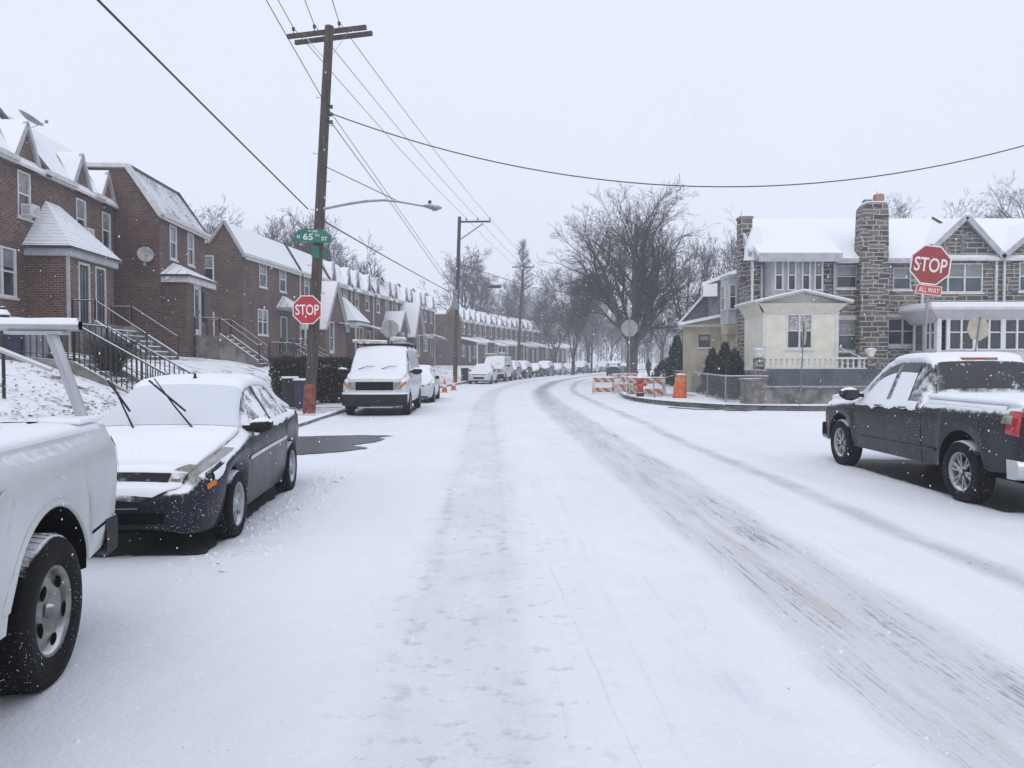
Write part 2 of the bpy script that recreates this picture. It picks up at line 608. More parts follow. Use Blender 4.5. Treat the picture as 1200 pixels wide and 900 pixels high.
M = {}
M['road'] = m_road()
M['snow'] = m_snow('snow', bscale=3.)
M['snow_thick'] = m_snow('snow_layer', bscale=5, bdist=.02)
M['snow_walk'] = m_snow('trodden_snow', dirt=(.17, .15, .14), amount=.16, dscale=.9, bscale=5)
M['lawn'] = m_snow('lawn_snow', dirt=(.10, .083, .06), amount=.135, dscale=1.6, bscale=7, bdist=.09)
M['bank'] = m_snow('bank_snow', dirt=(.12, .10, .075), amount=.13, dscale=2.0, bscale=7, bdist=.09)
M['asphalt'] = pmat('wet_asphalt', (.055, .057, .062), .42, var=.25, vscale=3, bump=.3, bscale=150)
M['parking'] = pmat('slushy_asphalt', (.048, .050, .055), .38, var=.25, vscale=3, snow=(1.10, 1.24), snoise=1.7)
M['curb'] = pmat('curb_concrete', (.22, .215, .21), .85, var=.3, bump=.3, snow=(.35, .7))
M['concrete'] = pmat('concrete', (.20, .19, .175), .9, var=.35, vscale=2.2, bump=.3, snow=(.45, .75))
M['brick'] = m_brick('red_brick', (.062, .027, .020), (.205, .088, .058), (.27, .24, .215))
M['brick2'] = m_brick('brown_brick', (.066, .033, .026), (.185, .090, .066), (.23, .21, .19))
M['brick3'] = m_brick('dark_brick', (.058, .026, .021), (.165, .074, .055), (.22, .20, .18))
M['stone'] = m_stone('ashlar_stone')
M['roof_snow'] = m_roof('snowy_shingles', amt=.17, thin=.35)
M['roof_thin'] = m_roof('thin_snow_shingles', amt=.30, pitch=.16, thin=.9)
M['roof_tile'] = m_roof('ribbed_roof', base=(.035, .035, .04), amt=.55, pitch=.27, seams=True, thin=1.25)
M['roof_metal'] = m_roof('seamed_metal_roof', base=(.25, .26, .27), amt=.30, pitch=.42, seams=True, thin=.9)
M['roof_full'] = m_roof('deep_snow_roof', amt=-.02, thin=.1)
M['trim'] = pmat('white_trim', (.62, .62, .61), .5, var=.08, snow=(.6, .85))
M['trim_grey'] = pmat('grey_trim', (.42, .43, .45), .55, var=.1, snow=(.6, .85))
M['trim_dark'] = pmat('dark_trim', (.035, .036, .04), .5, snow=(.6, .85))
M['vinyl'] = pmat('white_vinyl', (.72, .73, .74), .4, var=.05, snow=(.6, .85))
M['glass'] = m_glass('window_glass')
M['glass_blue'] = m_glass('window_glass_cold', (.035, .05, .055), .08)
M['blind'] = pmat('window_blind', (.24, .25, .25), .25, var=.12, vscale=2)
M['lace'] = pmat('lace_curtain', (.40, .40, .39), .3, var=.35, vscale=14)
M['iron'] = pmat('black_iron', (.018, .018, .02), .45, snow=(.35, .6))
M['door_dark'] = pmat('dark_door', (.03, .036, .045), .4, var=.2)
M['door_green'] = pmat('green_door', (.02, .05, .042), .45, var=.15)
M['door_white'] = pmat('white_door', (.6, .62, .64), .4, var=.06)
M['siding_y'] = m_siding('yellow_siding', (.78, .745, .615))
M['siding_g'] = m_siding('grey_siding', (.34, .35, .37), .13, snow=(.6, .85))
M['siding_w'] = m_siding('white_siding', (.62, .62, .62), .12)
M['stucco'] = pmat('cream_stucco', (.42, .385, .29), .9, var=.14, vscale=1.2, bump=.2)
M['bluewall'] = pmat('blue_grey_paint', (.085, .098, .118), .7, var=.2, vscale=1.5)
M['slate'] = pmat('grey_slate', (.16, .165, .18), .7, var=.2, vscale=7)
def m_wood():
    t = NT('pole_wood')
    st = t.noise(1, 5, .7, t.mapping(t.coord('Object'), (26, 26, 1.1)))
    c = t.mix(t.ss(st, .3, .7), (.035, .027, .022), (.125, .098, .08))
    c = t.mix(t.math('MULTIPLY', t.ss(t.noise(2.2, 4, .7), .5, .75), .5), c, (.03, .025, .022))
    t.L(c, t.bs.inputs['Base Color']); t.bs.inputs['Roughness'].default_value = .9
    t.bump(st, .6, .02)
    return t.mat
M['wood'] = m_wood()
M['wood_pale'] = pmat('weathered_wood', (.27, .20, .145), .85, var=.3, vscale=9, bump=.3, snow=(.55, .8))
M['redpaint'] = pmat('red_oxide_paint', (.25, .07, .05), .8, var=.4, vscale=6)
M['galv'] = pmat('galvanised_steel', (.34, .35, .37), .45, metal=.7, var=.1, snow=(.55, .8))
M['alu'] = pmat('aluminium', (.50, .51, .53), .35, metal=.75, var=.06, snow=(.35, .65))
M['chrome'] = pmat('chrome', (.55, .56, .58), .22, metal=.9, var=.05, snow=(.4, .6))
M['wire'] = pmat('cable', (.03, .03, .033), .6)
M['insul'] = pmat('insulator', (.06, .055, .06), .3)
M['sign_red'] = pmat('sign_red', (.47, .022, .035), .45, var=.1, vscale=5)
M['sign_red_old'] = pmat('faded_sign_red', (.38, .05, .05), .5, var=.22, vscale=9, col2=(.28, .055, .045))
M['sign_white'] = pmat('sign_white', (.78, .78, .78), .45, var=.04)
M['sign_green'] = pmat('sign_green', (.004, .17, .105), .45, var=.1)
M['sign_back'] = pmat('sign_back', (.36, .36, .36), .5, metal=.3, var=.1)
M['sign_tan'] = pmat('sign_back_tan', (.46, .41, .31), .6, var=.12)
M['sign_orange'] = pmat('plaque_red', (.60, .085, .06), .5, var=.12)
M['orange'] = pmat('safety_orange', (.62, .12, .035), .6, var=.25, vscale=6, snow=(.6, .85))
M['hyd_red'] = pmat('hydrant_orange_red', (.55, .055, .03), .5, var=.25, snow=(.55, .8))
M['black_plastic'] = pmat('black_plastic', (.02, .021, .024), .5, snow=(.4, .65))
M['blue_plastic'] = pmat('blue_plastic', (.02, .028, .07), .5, snow=(.5, .75))
M['grey_plastic'] = pmat('grey_plastic', (.25, .26, .28), .6, snow=(.5, .75))
M['tan_pvc'] = pmat('conduit_tan', (.55, .50, .42), .55, snow=(.35, .6))
M['bark'] = pmat('bark', (.062, .055, .052), .95, var=.4, vscale=9, snow=(.55, .85), snoise=14)
M['bark_syc'] = pmat('sycamore_bark', (.17, .155, .135), .95, var=.3, vscale=5, col2=(.075, .068, .062), snow=(.5, .8), snoise=14)
M['twig'] = pmat('twigs', (.055, .047, .046), .95, var=.2, snow=(.75, 1.0))
M['twig_syc'] = pmat('sycamore_twigs', (.088, .074, .068), .95, var=.25)
M['leaf'] = pmat('evergreen_leaf', (.022, .040, .024), .7, var=.45, vscale=2.5, snow=(.72, .95))
M['hedge'] = pmat('hedge_leaf', (.040, .032, .022), .8, var=.5, vscale=2.5, snow=(.82, 1.0), col2=(.022, .024, .015))
M['tyre'] = pmat('tyre_rubber', (.011, .011, .013), .8, var=.2, speck=.45, snow=(.66, .88), spec=.15)
M['rim'] = pmat('wheel_silver', (.36, .37, .39), .4, metal=.6, var=.12, speck=.3, snow=(.55, .8))
M['rim_steel'] = pmat('steel_wheel', (.25, .245, .235), .5, metal=.35, var=.22, vscale=12, snow=(.45, .8))
M['under'] = pmat('underbody', (.006, .006, .007), .95, spec=.05)
M['navy'] = pmat('navy_paint', (.008, .011, .019), .38, var=.1, coat=.15, spec=.22, snow=(.38, .62), speck=.75)
M['charcoal'] = pmat('charcoal_paint', (.020, .021, .023), .40, var=.12, coat=.12, spec=.22, snow=(.30, .55), speck=.5)
M['white_paint'] = pmat('white_paint', (.56, .58, .585), .35, var=.06, coat=.4, snow=(.45, .7))
M['white_dirty'] = pmat('dirty_white_paint', (.52, .54, .54), .42, var=.10, vscale=1.7, coat=.3, snow=(.62, .85))
M['silver'] = pmat('silver_paint', (.27, .28, .30), .35, metal=.4, coat=.5, snow=(.4, .65), speck=.3)
M['dark_red'] = pmat('maroon_paint', (.09, .018, .022), .35, coat=.6, snow=(.4, .65), speck=.4)
M['dark_blue'] = pmat('blue_paint', (.03, .045, .075), .35, coat=.6, snow=(.4, .65), speck=.4)
M['black_trim'] = pmat('black_trim', (.010, .010, .012), .55, spec=.25, snow=(.5, .75), speck=.35)
M['rubber'] = pmat('wiper_rubber', (.012, .012, .014), .55)
M['car_glass'] = m_glass('car_glass', (.014, .016, .018), .05)
M['car_glass_f'] = m_glass('frosted_car_glass', (.03, .035, .038), .06, frost=.62, fscale=3)
M['car_glass_s'] = m_glass('flecked_car_glass', (.012, .013, .015), .06, frost=.20, fscale=4)
M['screen_snow'] = m_snow('snow_on_glass', (.66, .685, .735), bscale=4, bdist=.01)
M['lamp_clear'] = pmat('headlamp_lens', (.27, .27, .235), .12, var=.25, vscale=9, coat=.8, snow=(1.0, 1.25), speck=.3)
M['lamp_red'] = pmat('tail_lamp', (.42, .012, .02), .15, var=.15, coat=.8)
M['lamp_amber'] = pmat('amber_lamp', (.60, .17, .025), .25, var=.15, coat=.5)
M['plate'] = pmat('licence_plate', (.55, .56, .52), .5)
M['coat'] = pmat('dark_coat', (.022, .024, .032), .9)
M['skin'] = pmat('skin', (.30, .19, .14), .6)
M['flake'] = pmat('snowflake', (.9, .91, .93), .8, var=0)
M['pale_house'] = pmat('pale_house', (.42, .40, .36), .8, var=.1)
M['terracotta'] = pmat('terracotta', (.40, .20, .13), .8)
# ------------------------------------------------------------------ ground, road, pavements
def nz3(x, y, s, seed=0.):
    return noise.noise(Vector((x*s, y*s, seed)))


def sheet(name, rows, mat, kind='structure', uv2=None):
    """grid of world points -> one smooth sheet; uv2: matching grid of lane coordinates"""
    h, w = len(rows), len(rows[0])
    me = bpy.data.meshes.new(name)
    me.from_pydata([p for r in rows for p in r], [], [(i*w+j, i*w+j+1, (i+1)*w+j+1, (i+1)*w+j) for i in range(h-1) for j in range(w-1)])
    me.materials.append(mat)
    me.polygons.foreach_set('use_smooth', [True]*len(me.polygons))
    if uv2:
        fl = [p for r in uv2 for p in r]
        l = me.uv_layers.new(name='lanes')
        vi = np.empty(len(me.loops), dtype=np.int64); me.loops.foreach_get('vertex_index', vi)
        l.data.foreach_set('uv', np.array(fl)[vi].ravel())
    me.update()
    o = put(name, me)
    o['kind'] = kind
    return o


def flip_rows(rows): return [r[::-1] for r in rows]


# the ground: one sheet to the horizon, a hand below the road surface, rising gently far off
xs = [-900, -500, -300, -200, -140, -100, -70, -50, -30, -15, 0, 15, 30, 50, 70, 100, 140, 200, 300, 500, 900]
ys = [-60, -20, 0, 20, 40, 60, 80, 100, 130, 160, 200, 260, 350, 500, 800, 1400]
def zfar(x, y): return -.32 + 7*sstep(150, 400, y) + 5*sstep(60, 250, abs(x - c_road(min(y, 200))))
sheet('ground', [[(x, y, zfar(x, y)) for x in xs] for y in ys], M['snow'])

RL, RR = -4.6, 8.35          # kerb offsets from the road line


def right_edge(y): return RR if y < 17 else (30 if y < 26.5 else 8.0)


def lane_dev(y):
    """tracks cut the bend a little"""
    return np.interp(y, [0, 20, 32, 45, 60, 80], [0, 0, -.15, -.5, -.6, -.4])


# snow-free asphalt under cars that stood here before the snow: centre, heading (left positive), half length, half width
UNDER = [(-3.53, 8.35, 5.3, 1.95, .74), (-3.08, 2.0, 10, 2.3, .78), (6.82, 11.75, 0, 2.5, .82), (-4.22, 25.8, 2, 2.4, .95), (-4.15, 32.6, 1.5, 2.1, .8)]
def in_under(x, y, m=0.):
    for cx, cy, a, hl, hw in UNDER:
        dx, dy = x-cx, y-cy; s_, c_ = math.sin(R(a)), math.cos(R(a))
        if abs(-dx*s_+dy*c_) < hl+m and abs(dx*c_+dy*s_) < hw+m: return True
    return False


def road_z(x, y):
    z = zroad(x, y)
    if y < 36 and in_under(x, y, .02): return z - .012
    if 13.2 < y < 17.2 and x < -2.45: return z - .008
    if 1 < y < 30:
        k = sstep(1, 2, y) * (1 - sstep(20, 30, y))
        off = x - c_road(y)
        z += k * (.012*nz3(x, y, .9, 3.) + .008*nz3(x, y, 2.7, 7.))
        # ruts
        for c, w, d in ((2.42, .22, .018), (2.05, .15, .012), (4.35, .2, .012), (-.22, .4, .010)):
            z -= k * d * math.exp(-((off-c)/w)**2)
        # trampled snow along the parked cars on the left, soft drift by the kerb
        tr = math.exp(-((off+2.15)/.38)**2) * sstep(5.2, 6.2, y) * (1 - sstep(10.5, 12.5, y))
        z += k * tr * (.04*abs(nz3(x, y, 6., 1.)) + .03*nz3(x, y, 11., 2.))
        z += k * .05*math.exp(-((off+4.55)/.3)**2)
        # rim of shovelled snow round the cleared parking bay
        d = max(abs((off+3.55)/1.25), abs((y-15.6)/1.75))
        z += .035*math.exp(-((d-1.15)/.16)**2) * (1+nz3(x, y, 4., 5.))
    return z


LUMPS = []
yr = [-40, -20, -8, -3] + list(np.arange(0, 2, .25)) + list(np.arange(2, 12, .07)) + list(np.arange(12, 30, .2)) + list(np.arange(30, 70, .7)) + list(np.arange(70, 210, 3))
fr = list(np.linspace(-4.6, 8.35, 170))
rows, uvs = [], []
for y in yr:
    c = c_road(y)
    rows.append([(c+f, y, road_z(c+f, y)) for f in fr])
    uvs.append([(f-lane_dev(y), y) for f in fr])
sheet('road', rows, M['road'], uv2=uvs)

# cross street running off to the right, and the open junction
rows = []
for y in np.arange(16.6, 27.6, .3):
    row = []
    for x in list(np.arange(8.352, 12, .25)) + list(np.arange(12, 80, 2)):
        xx = c_road(y) + x
        row.append((xx, y, zroad(xx, y) - .003 + .012*nz3(xx, y, .7, 4.)))
    rows.append(row)
sheet('cross_street', rows, M['snow'])

# ---- left side: kerb, pavement, sloping lawns
LAWN = spline([(-60, 2.4), (-30, 2.2), (-14.5, 2.0), (-13.5, 1.93), (-12, 1.78), (-10.3, 1.58), (-8.9, 1.12), (-7.6, .66), (-7.15, .36), (-6.95, .16)])
def lawn_k(y): return 1 - .45*sstep(34, 62, y)
def lawn_z(off, y):
    if off > -6.95: return .15
    z = LAWN(off)
    return .15 + (z-.15)*lawn_k(y)


yl = list(np.arange(-12, 4, 1.)) + list(np.arange(4, 34, .22)) + list(np.arange(34, 80, .8)) + list(np.arange(80, 210, 4))
def strip(name, offs, zf, mat, amp=.0, ys_=yl):
    rows = []
    for y in ys_:
        c = c_road(y)
        rows.append([(c+o, y, zf(o, y) + amp*(nz3(c+o, y, 1.1, 9.) + .5*nz3(c+o, y, 3.1, 2.) + .35*nz3(c+o, y, 7.3, 5.))) for o in offs])
    return sheet(name, rows, mat)
strip('left_pavement', list(np.linspace(-6.95, -4.76, 9)), lambda o, y: .15, M['snow_walk'], .012)
strip('left_lawn', [-60, -40, -30, -24, -20, -17.5] + list(np.linspace(-16, -6.95, 62)), lambda o, y: lawn_z(o, y), M['lawn'], .035)
mb = MB()
for a, b in zip(yl[:-1], yl[1:]):
    ca, cb = c_road(a), c_road(b)
    za, zb = -.1, .155
    g = lambda y: .012*nz3(0, y, 1.3, 8.)
    A = [(ca-4.60, a, za), (ca-4.60, a, zb-.03+g(a)), (ca-4.63, a, zb+g(a)), (ca-4.76, a, zb+g(a)+.01)]
    B = [(cb-4.60, b, za), (cb-4.60, b, zb-.03+g(b)), (cb-4.63, b, zb+g(b)), (cb-4.76, b, zb+g(b)+.01)]
    for i in range(3): mb.face([A[i], A[i+1], B[i+1], B[i]][::-1], M['curb'])
o = mb.build('left_kerb'); o['kind'] = 'structure'


def slab(name, poly, z0, z1, top, side):
    mb = MB()
    n = len(poly)
    mb.face([(x, y, z1) for x, y in poly], top)
    for i in range(n):
        (x0, y0), (x1, y1) = poly[i], poly[(i+1) % n]
        mb.face([(x0, y0, z0), (x1, y1, z0), (x1, y1, z1), (x0, y0, z1)], side)
    o = mb.build(name); o['kind'] = 'structure'
    return o


def kerb_line(name, pts, z, w=.16, h=.03):
    mb = MB()
    P3 = [Vector((x, y, 0)) for x, y in pts]
    L = []
    for i, p in enumerate(P3):
        t = (P3[min(i+1, len(P3)-1)] - P3[max(i-1, 0)]).normalized()
        nrm = Vector((-t.y, t.x, 0))
        L.append((p - nrm*.012, p + nrm*w))
    for (a0, a1), (b0, b1) in zip(L[:-1], L[1:]):
        q = [(a0, -.35), (a0, z+h-.02), (a0.lerp(a1, .2), z+h), (a1, z+h)]
        r = [(b0, -.35), (b0, z+h-.02), (b0.lerp(b1, .2), z+h), (b1, z+h)]
        for i in range(3):
            mb.face([(q[i][0].x, q[i][0].y, q[i][1]), (r[i][0].x, r[i][0].y, r[i][1]), (r[i+1][0].x, r[i+1][0].y, r[i+1][1]), (q[i+1][0].x, q[i+1][0].y, q[i+1][1])], M['curb'])
    o = mb.build(name); o['kind'] = 'structure'


# near right block: pavement beside the dark pickup, rounded at the junction
def arc(cx, cy, r, a0, a1, n=7): return [(cx+r*math.cos(R(a0+(a1-a0)*i/n)), cy+r*math.sin(R(a0+(a1-a0)*i/n))) for i in range(n+1)]
near = [(c_road(y)+RR, y) for y in (-40, -10, 0, 6, 11, 14.6)] + arc(c_road(16)+RR+2, 14.6, 2, 178, 92) + [(20, 16.6), (60, 16.6)]
slab('near_right_pavement', near + [(60, -40)], -.3, .0, M['snow_walk'], M['curb'])
kerb_line('near_right_kerb', near[::-1], 0.0)
# far right block: bulb-out with the barricades, then along the bending street
FARK = [(60, 26.0), (30, 25.7), (14, 25.5), (9.6, 25.45), (8.3, 25.75), (7.2, 26.4), (6.2, 27.9), (5.55, 29.6), (5.15, 31.8), (5.1, 34), (5.35, 37), (5.75, 40), (6.1, 43.5), (6.6, 48)] + [(c_road(y)+7.1, y) for y in (54, 60, 68, 76, 84, 92, 100, 112, 124, 136, 150, 170, 190)]
slab('far_right_pavement', FARK + [(130, 190), (130, 26)], -.3, .15, M['snow'], M['curb'])
kerb_line('far_right_kerb', FARK, .15)

# bare asphalt where a car has just left, and wet patches at the far gutter
def patch_sheet(name, outline, z, mat):
    mb = MB(); n = len(outline)
    mb.face([(x, y, zf(x, y, z)) for x, y in outline], mat)
    o = mb.build(name); o['kind'] = 'structure'
def zf(x, y, z): return z + zroad(x, y)*(z < .1)
def ragged(poly, amp, seed, step=.12):
    rnd = random.Random(seed); out = []
    for i in range(len(poly)):
        a, b = Vector(poly[i]), Vector(poly[(i+1) % len(poly)])
        k = max(1, int((b-a).length/step))
        for j in range(k):
            p = a.lerp(b, j/k); out.append((p.x+rnd.uniform(-amp, amp), p.y+rnd.uniform(-amp, amp)*1.6))
    return out
patch_sheet('bare_asphalt', ragged([(-5.0, 13.4), (-3.9, 13.35), (-3.1, 13.9), (-2.7, 14.5), (-3.15, 15.0), (-2.75, 15.6), (-2.7, 16.2), (-2.95, 16.5), (-2.6, 16.95), (-3.2, 17.05), (-4.0, 16.9), (-4.9, 16.6)], .028, 4, .11), .006, M['parking'])
for k_, (cx, cy, a, hl, hw) in enumerate(UNDER):
    s_, c_ = math.sin(R(a)), math.cos(R(a))
    pt = lambda l, w: (cx - l*s_ + w*c_, cy + l*c_ + w*s_)
    patch_sheet('bare_asphalt', ragged([pt(-hl, -hw), pt(-hl, hw), pt(hl, hw), pt(hl, -hw)], .03, 20+k_, .15), .004, M['asphalt'])
patch_sheet('gutter_patch', ragged([(5.65, 27.6), (6.3, 26.6), (7.0, 26.2), (7.15, 25.9), (6.2, 26.1), (5.5, 27.3)], .05, 5, .2), .012, M['asphalt'])
patch_sheet('gutter_patch', ragged([(7.1, 25.95), (7.8, 25.65), (8.0, 25.3), (7.1, 25.45)], .05, 6, .2), .012, M['asphalt'])
patch_sheet('dug_earth', ragged([(6.0, 33.2), (7.9, 33.0), (8.2, 35), (6.9, 36.2), (6.0, 35.6)], .1, 7, .25), .165, pmat('frozen_mud', (.16, .145, .12), .95, var=.4, vscale=4, snow=(.8, 1.2)))

# loose clumps of snow kicked up beside the tracks and the parked cars
rnd = random.Random(41); cl = MB()
for i in range(1300):
    q = rnd.random()
    y = 2.6 + 20*rnd.random()**1.7
    if q < .35: off = rnd.choice((1.86, 1.92, 3.02, 3.08, 4.05, 4.5))+rnd.gauss(0, .10)
    elif q < .7: y = rnd.uniform(5.6, 12); off = -2.2+rnd.gauss(0, .22)
    else: off = rnd.uniform(-1.8, 5)
    x = c_road(y)+off
    if in_under(x, y, .05): continue
    r_ = (.004 + .016*rnd.random()**2.5)*(1.5 if .35 < q < .7 else 1); z = road_z(x, y)
    ring = [(x+r_*rnd.uniform(.7, 1.2)*math.cos(a), y+r_*rnd.uniform(.7, 1.2)*math.sin(a), z-.003) for a in (0, 1.26, 2.5, 3.77, 5.03)]
    top = [(x+(p[0]-x)*.55+rnd.gauss(0, .1)*r_, y+(p[1]-y)*.55, z+r_*rnd.uniform(.5, .95)) for p in ring]
    k = cl.addv(ring+top)
    for j in range(5): cl.f.append((k+j, k+(j+1) % 5, k+5+(j+1) % 5, k+5+j)); cl.m.append(cl.mi(M['snow_thick'])); cl.sm.append(True)
    cl.f.append(tuple(k+5+j for j in range(5))); cl.m.append(cl.mi(M['snow_thick'])); cl.sm.append(True)
o = cl.build('snow_clumps'); o['kind'] = 'stuff'
# ------------------------------------------------------------------ building pieces
def holed_wall(mb, w, z0, z1, holes, mat, y=0., depth=.12, x0=0.):
    """front wall in the plane y (facing -y) with openings (x, z, w, h) and their reveals"""
    xs = sorted({x0, x0+w} | {round(h[0], 4) for h in holes} | {round(h[0]+h[2], 4) for h in holes})
    zs = sorted({z0, z1} | {round(h[1], 4) for h in holes} | {round(h[1]+h[3], 4) for h in holes})
    for a, b in zip(xs[:-1], xs[1:]):
        for c, d in zip(zs[:-1], zs[1:]):
            mx, mz = (a+b)/2, (c+d)/2
            if any(h[0] < mx < h[0]+h[2] and h[1] < mz < h[1]+h[3] for h in holes): continue
            mb.face([(a, y, c), (b, y, c), (b, y, d), (a, y, d)], mat)
    for x, z, ww, hh in holes:
        e = y+depth
        mb.face([(x, y, z), (x, e, z), (x, e, z+hh), (x, y, z+hh)][::-1], mat)
        mb.face([(x+ww, y, z), (x+ww, e, z), (x+ww, e, z+hh), (x+ww, y, z+hh)], mat)
        mb.face([(x, y, z), (x+ww, y, z), (x+ww, e, z), (x, e, z)][::-1], mat)
        mb.face([(x, y, z+hh), (x+ww, y, z+hh), (x+ww, e, z+hh), (x, e, z+hh)], mat)


_wc = {}
def window(parent, x, z, w, h, y=0., n=1, blind=.5, frame='vinyl', glass='glass', sill=True, rot=0., lace=False, grid=False):
    """double-hung window(s) set in an opening; frame > panes, sill"""
    k = (round(w, 3), round(h, 3), n, blind, frame, glass, sill, lace, grid)
    if k not in _wc:
        f, g = MB(), MB()
        t = .055; F = M[frame]
        f.box(0, w, -.015, .10, h-t, h, F); f.box(0, w, -.015, .10, 0, t, F)
        f.box(0, t, -.015, .10, t, h-t, F); f.box(w-t, w, -.015, .10, t, h-t, F)
        u = (w-2*t)/n
        for i in range(n):
            a = t+u*i; b = a+u
            if i: f.box(a-.035, a+.035, -.012, .10, t, h-t, F)
            m = h*.52
            f.box(a, b, .02, .07, m-.025, m+.025, F)
            if grid:
                f.box((a+b)/2-.01, (a+b)/2+.01, .03, .05, t, m-.025, F); f.box((a+b)/2-.01, (a+b)/2+.01, .03, .05, m+.025, h-t, F)
            a2, b2 = a+.002, b-.002
            g.box(a2, b2, .055, .065, t, m-.02, M[glass])
            top = M['lace'] if lace else M[glass]
            g.box(a2, b2, .045, .055, m+.02, h-t, top)
            if blind > 0 and not lace:
                zb = h-t-(h-t-m)*min(1, blind*2)
                g.box(a2, b2, .041, .044, max(m+.022, zb), h-t, M['blind'])
        s = MB(); s.box(-.06, w+.06, -.06, .02, -.075, -.002, M['trim'])
        _wc[k] = (f.mesh('window'), g.mesh('pane'), s.mesh('sill'))
    fm, gm, sm = _wc[k]
    o = put('window', fm, parent, (x, y, z), (0, 0, rot))
    put('pane', gm, o)
    if sill: put('sill', sm, o)
    return o


_dc = {}
def door(parent, x, z, w, h, y=0., col='door_white', frame='trim', glazed=True, rot=0., bars=False):
    k = (w, h, col, frame, glazed, bars)
    if k not in _dc:
        d, hd, g = MB(), MB(), MB()
        t = .07; F = M[frame]
        d.box(0, t, -.02, .1, 0, h, F); d.box(w-t, w, -.02, .1, 0, h, F); d.box(t, w-t, -.02, .1, h-t, h, F)
        d.box(t, w-t, .03, .08, 0, h-t, M[col])
        if glazed:
            g.box(t+.10, w-t-.10, .022, .029, h*.12 if not bars else h*.42, h-t-.12, M['glass_blue'])
        if bars:
            for i in range(5):
                xx = t+.08+(w-2*t-.16)*i/4
                d.box(xx-.008, xx+.008, .006, .02, .1, h-t-.08, M['galv' if i % 2 else 'iron'])
            d.box(t+.04, w-t-.04, .006, .02, h*.38, h*.41, M['iron'])
        hd.box(w-t-.09, w-t-.05, -.03, .03, h*.44, h*.44+.12, M['galv'])
        _dc[k] = (d.mesh('door'), hd.mesh('handle'), g.mesh('pane') if glazed else None)
    dm, hm, gm = _dc[k]
    o = put('door', dm, parent, (x, y, z), (0, 0, rot))
    put('handle', hm, o)
    if gm: put('pane', gm, o)
    return o


def ac_unit(loc, rz, where):
    t = thing('window_air_conditioner', 'white window air conditioner ' + where, 'air conditioner', loc, rz)
    mb = MB(); mb.box(-.24, .24, -.34, .0, 0, .36, M['vinyl'])
    o = mb.build('casing', t); bevel(o, .015)
    g = MB()
    for i in range(7): g.box(-.2, .2, -.352, -.342, .05+i*.04, .065+i*.04, M['trim_grey'])
    for i in range(5):
        g.box(-.252, -.242, -.28, -.06, .06+i*.05, .085+i*.05, M['trim_grey'])
    g.build('grille', t)
    return t


def dish(loc, rz, label, s=1., tilt=25):
    t = thing('satellite_dish', label, 'satellite dish', loc, rz)
    mb = MB(); prof = []
    for i in range(7):
        r = .36*s*i/6; prof.append((max(.001, r), -.10*s + .10*s*(i/6)**2))
    mb.lathe([(r, z) for r, z in prof] + [(r*.995, z+.008) for r, z in prof[::-1]], 24, M['sign_back'])
    d = mb.build('reflector', t, (0, -.25*s, .38*s), (R(90-tilt), 0, 0))
    a = MB(); a.tube([(0, 0, 0), (0, -.02, .2*s), (0, -.2*s, .36*s)], .022, 8, M['galv'])
    a.tube([(0, -.25*s, .1*s), (0, -.62*s, .30*s)], .012, 6, M['galv'])
    a.box(-.04, .04, -.68*s, -.60*s, .28*s, .36*s, M['grey_plastic'])
    a.box(-.06, .06, -.02, .06, -.1, .06, M['galv'])
    a.build('mount', t)
    return t


def roof_profile(mb, w, prof, mat, th=.10, x0=-.02, x1=.02, edge=None):
    """slab following prof [(y, z)...] along x"""
    a, b = x0, w+x1
    for (ya, za), (yb, zb) in zip(prof[:-1], prof[1:]):
        mb.face([(a, ya, za+th), (b, ya, za+th), (b, yb, zb+th), (a, yb, zb+th)], mat)
    e = edge or M['trim']
    (y, z) = prof[0]
    mb.face([(a, y, z), (b, y, z), (b, y, z+th), (a, y, z+th)], e)
    for x in (a, b):
        poly = [(x, y, z) for y, z in prof] + [(x, y, z+th) for y, z in prof[::-1]]
        mb.face(poly if x == b else poly[::-1], e)
    mb.face([(a, prof[0][0], prof[0][1]), (a, prof[1][0], prof[1][1]), (b, prof[1][0], prof[1][1]), (b, prof[0][0], prof[0][1])], M['trim'])


def shell(mb, w, holes, zb, ze, back, mat, depth=9., side_near=None):
    """brick shell: front with openings, two side walls that follow the roof profile (list of y,z), back wall"""
    holed_wall(mb, w, zb, ze, holes, mat)
    for x, d in ((.0, 1), (w, -1)):
        poly = [(x, 0, zb), (x, 0, ze)] + [(x, y, z) for y, z in back] + [(x, depth, back[-1][1]), (x, depth, zb)]
        if x == 0 and side_near:      # near wall with openings up to the level of the flat
            continue
        mb.face(poly if d > 0 else poly[::-1], mat)
    mb.face([(w, depth, zb), (0, depth, zb), (0, depth, back[-1][1]), (w, depth, back[-1][1])], mat)


def wall_gable(parent, xc, ww, ze, zp, slope_dy, wall, trim='trim_grey', roof='roof_snow'):
    """small brick gable carried up over the eave, its roof running back into the main slope"""
    b = MB(); h = ww/2
    b.prism([(xc-h, -.03, ze-.1), (xc+h, -.03, ze-.1), (xc+h, -.03, ze+.02), (xc, -.03, zp-.06), (xc-h, -.03, ze+.02)], (0, .25, 0), wall)
    o = b.build('gable', parent)
    for sx in (-1, 1):
        t = MB()
        t.bar((xc+sx*(h+.10), -.06, ze-.12), (xc-sx*.02, -.06, zp), .14, .13, M[trim], up=(0, -1, 0))
        t.box(xc+sx*(h+.02), xc+sx*(h+.16), -.12, .0, ze-.26, ze-.06, M[trim])
        t.build('rake_board', o)
    r = MB()
    for sx in (-1, 1):
        yb = slope_dy(zp)
        r.face([(xc+sx*(h+.16), -.10, ze-.03), (xc, -.10, zp+.10), (xc, yb, zp+.10), (xc+sx*(h+.16), slope_dy(ze)+.02, ze-.03)][::sx], M[roof])
    r.build('gable_roof', o)
    return o


